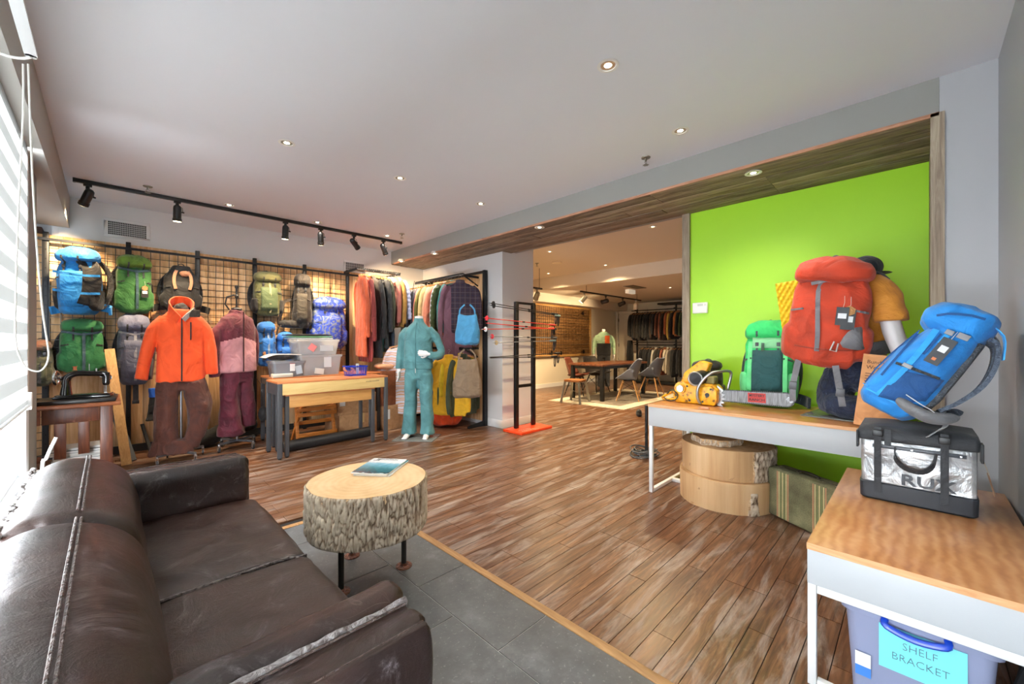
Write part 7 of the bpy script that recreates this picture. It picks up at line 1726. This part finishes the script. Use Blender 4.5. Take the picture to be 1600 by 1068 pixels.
shell_chair('shell_chair', 'blue-grey shell armchair with wooden legs, further one at the far dining table', 8.55, 4.16, radians(10), '#6f7788', lw_)
shell_chair('shell_chair', 'brown moulded shell chair behind the far dining table', 7.50, 5.42, radians(200), '#6a3524', M_black, arms=False)
shell_chair('shell_chair', 'black shell chair behind the far dining table beside the brown one', 8.25, 5.40, radians(172), '#2a2422', M_black, arms=False)
MC = thing('metal_chair', 'galvanised metal cafe stool chair at the near end of the far dining table', 'chair', (6.56, 4.78, .004), radians(-80)); gal = plain('#a3a19a', .3, .9)
obj('seat', MB().box((-.17, -.17, .44), (.17, .17, .455)).box((-.165, -.165, .41), (.165, .165, .44)), wood('stool_seat', [(.3, '#7a4a26'), (.6, '#9c6638')], grain=(1, 8, 8), rnd=.05), MC, bevel=.01)
for sx in (-1, 1):
    for sy in (-1, 1): obj('leg', MB().bar((sx * .15, sy * .15, .42), (sx * .21, sy * .21, 0), .045, .012, up=(sx, -sy, 0)).bar((sx * .145, sy * .155, .42), (sx * .205, sy * .215, 0), .012, .045, up=(sx, -sy, 0)), gal, MC)
obj('brace', MB().bar((-.18, -.18, .22), (.18, .18, .22), .02, .004).bar((-.18, .18, .214), (.18, -.18, .214), .02, .004), gal, MC)
# far mannequin
FM_ = thing('torso_mannequin', 'headless white mannequin in a mint, orange and black jacket behind the far table', 'mannequin', (9.42, 5.93, 0), radians(-52))
mint = fabric('#9dbb9a', '#86a686'); blk2 = fabric('#1b1d22'); org2 = fabric('#ea6a28')
mb = MB().loft([((0, 0, .84), .19, .12), ((0, 0, 1.0), .19, .12), ((0, 0, 1.2), .2, .12), ((0, 0, 1.36), .2, .11), ((0, 0, 1.42), .14, .08), ((0, .01, 1.48), .07, .06)], 24, .85)
for s in (-1, 1): limb(mb, [(s * .165, 0, 1.36), (s * .24, .01, 1.24), (s * .265, 0, 1.05), (s * .265, -.05, .86)], [.055, .058, .052, .046])
me = bake('jacket', mb, .013, 5, disp=wrinkle(.01, 6, seed=71)); 
for m_ in (mint, blk2, org2): me.materials.append(m_)
for f in me.polygons:
    c = f.center
    if abs(c.x) < .185:
        if c.z < 1.16: f.material_index = 1
        elif c.x > .02 and c.z < 1.37 and c.y < 0 and c.x < .15: f.material_index = 2
obj('jacket', me, mint, FM_); obj('neck', MB().loft([((0, .01, 1.44), .05, .05), ((0, .01, 1.53), .05, .05), ((0, .01, 1.545), .045, .045), ((0, .01, 1.55), .02, .02)], 16), white_m, FM_, smooth=True)
for s in (-1, 1): hand(FM_, Matrix.Translation((s * .265, -.06, .85)) @ Matrix.Rotation(radians(90 * s), 4, 'Z'), 1.0, .25, 1)
mb = MB().loft([((0, 0, .78), .17, .11), ((0, 0, .9), .17, .11)], 20)
for s in (-1, 1): mb.loft([((s * .08, 0, .82), .095, .10), ((s * .09, 0, .5), .08, .085), ((s * .10, 0, .1), .07, .08), ((s * .10, -.03, .012), .06, .10)], 16)
obj('trousers', bake('t', mb, .013, 4, disp=wrinkle(.01, 8)), fabric('#2b2d33'), FM_)
# far clothes rack, two tiers
CR2 = thing('clothes_rack', 'black two-tier clothes rack along the far back wall', 'rack', (0, 0, 0)); fx_ = 11.15; fy0, fy1 = 3.6, 6.05
for y in (fy0, 4.75, 5.93): obj('post', b1((fx_ + .1, y - .02, 0), (fx_ + .14, y + .02, 2.25)), M_steel, CR2); obj('arm', b1((fx_ - .02, y - .012, 2.14), (fx_ + .1, y + .012, 2.165)), M_steel, CR2); obj('arm', b1((fx_ - .02, y - .012, 1.12), (fx_ + .1, y + .012, 1.145)), M_steel, CR2)
obj('top_rail', MB().tube([(fx_, fy0, 2.13), (fx_, fy1, 2.13)], .014, 10), M_steel, CR2); obj('low_rail', MB().tube([(fx_, fy0, 1.11), (fx_, fy1 - .2, 1.11)], .014, 10), M_steel, CR2)
obj('foot_rail', b1((fx_ - .2, fy0, .02), (fx_ + .2, fy1 - .1, .07)), M_steel, CR2); obj('shelf', b1((fx_ - .12, fy0, 1.18), (fx_ + .16, fy1 - .1, 1.2)), M_steel, CR2)
t = thing('black_board', 'black flat board lying on top of the far clothes rack', 'board', (0, 0, 0)); obj('board', b1((fx_ - .2, 3.7, 2.252), (fx_ + .25, 5.15, 2.30)), M_black, t, bevel=.004)
far_up = ['#17181b', '#1d2024', '#2a2018', '#26221e', '#141517', '#2b2a28', '#1a1b1e', '#3b2c22', '#20242a', '#5b3424', '#8a4a30', '#3a2a22', '#b0603a', '#c9a64a', '#241f1c', '#c07a42', '#202a20', '#39451f', '#1e6fc0', '#1a1c20', '#2b3038', '#4a4034', '#191a1d']
far_lo = ['#151619', '#1b1d21', '#17181b', '#22252a', '#c9c6bc', '#2a241e', '#17181b', '#8a4a32', '#d6cdbb', '#b9b0a0', '#1c2024', '#15171a', '#20242c', '#131416', '#2a2d33', '#17181b', '#3d3a36', '#1a1b1e']
cn = {'#c9a64a': 'mustard', '#1e6fc0': 'bright blue', '#c07a42': 'tan', '#b0603a': 'rust orange', '#8a4a30': 'brick brown', '#d6cdbb': 'cream', '#c9c6bc': 'pale grey', '#b9b0a0': 'light beige', '#8a4a32': 'reddish brown', '#39451f': 'olive', '#5b3424': 'brown', '#4a4034': 'khaki brown'}
ordn = ['first', 'second', 'third', 'fourth', 'fifth', 'sixth', 'seventh', 'eighth', 'ninth', 'tenth', 'eleventh', 'twelfth', 'thirteenth', 'fourteenth', 'fifteenth', 'sixteenth', 'seventeenth', 'eighteenth', 'nineteenth', 'twentieth', 'twenty-first', 'twenty-second', 'twenty-third']
for z, cols, tier, ys in ((2.112, far_up, 'upper', fy1 - .08), (1.092, far_lo, 'lower', fy1 - .42)):
    n_ = len(cols)
    for k, c in enumerate(cols):
        y = ys - .088 * k
        if c in cn: lb = '%s garment on the %s tier of the far rack' % (cn[c], tier)
        else: lb = 'dark garment, %s from the door, on the %s tier of the far rack' % (ordn[k], tier)
        garment('jacket' if k % 4 else 'shirt', k % 3, (fx_, y, z), radians(R.uniform(-5, 5)), fabric(c), lb, 'garments on the %s tier of the far rack' % tier, R.uniform(.95, 1.12), cat='garment')
t = thing('black_garment_bag', 'long black garment bag hanging at the door end of the far rack', 'bag', (fx_ + .02, fy1 + .06, 1.30)); obj('bag_body', bake('gb', MB().loft([((0, 0, -1.12), .16, .07), ((0, 0, -.5), .17, .08), ((0, 0, -.05), .12, .06)], 18), .02, 3), fabric('#131315'), t)
t = thing('dark_shoes', 'dark shoe left on the floor beside the long bench end', 'shoe', (6.1, 3.18, 0), .5); mb = MB().ell((0, 0, .04), (.14, .05, .045), 16, 8); mb.ell((-.07, 0, .07), (.06, .045, .05), 12, 8); obj('upper', bake('s', mb, .008, 2), cblk, t)
t = thing('dark_wood_beam', 'dark reclaimed wood beam in the recess above the board wall by the window', 'beam', (0, 0, 0)); obj('timber', b1((-1.19, YA + .1, 2.28), (-.47, YA + .3, 2.345)), wood('dark_beam_wood', [(.3, '#2a1710'), (.6, '#4f2e20')], grain=(1, 10, 10), rough=.7, rnd=.05), t, bevel=.004)
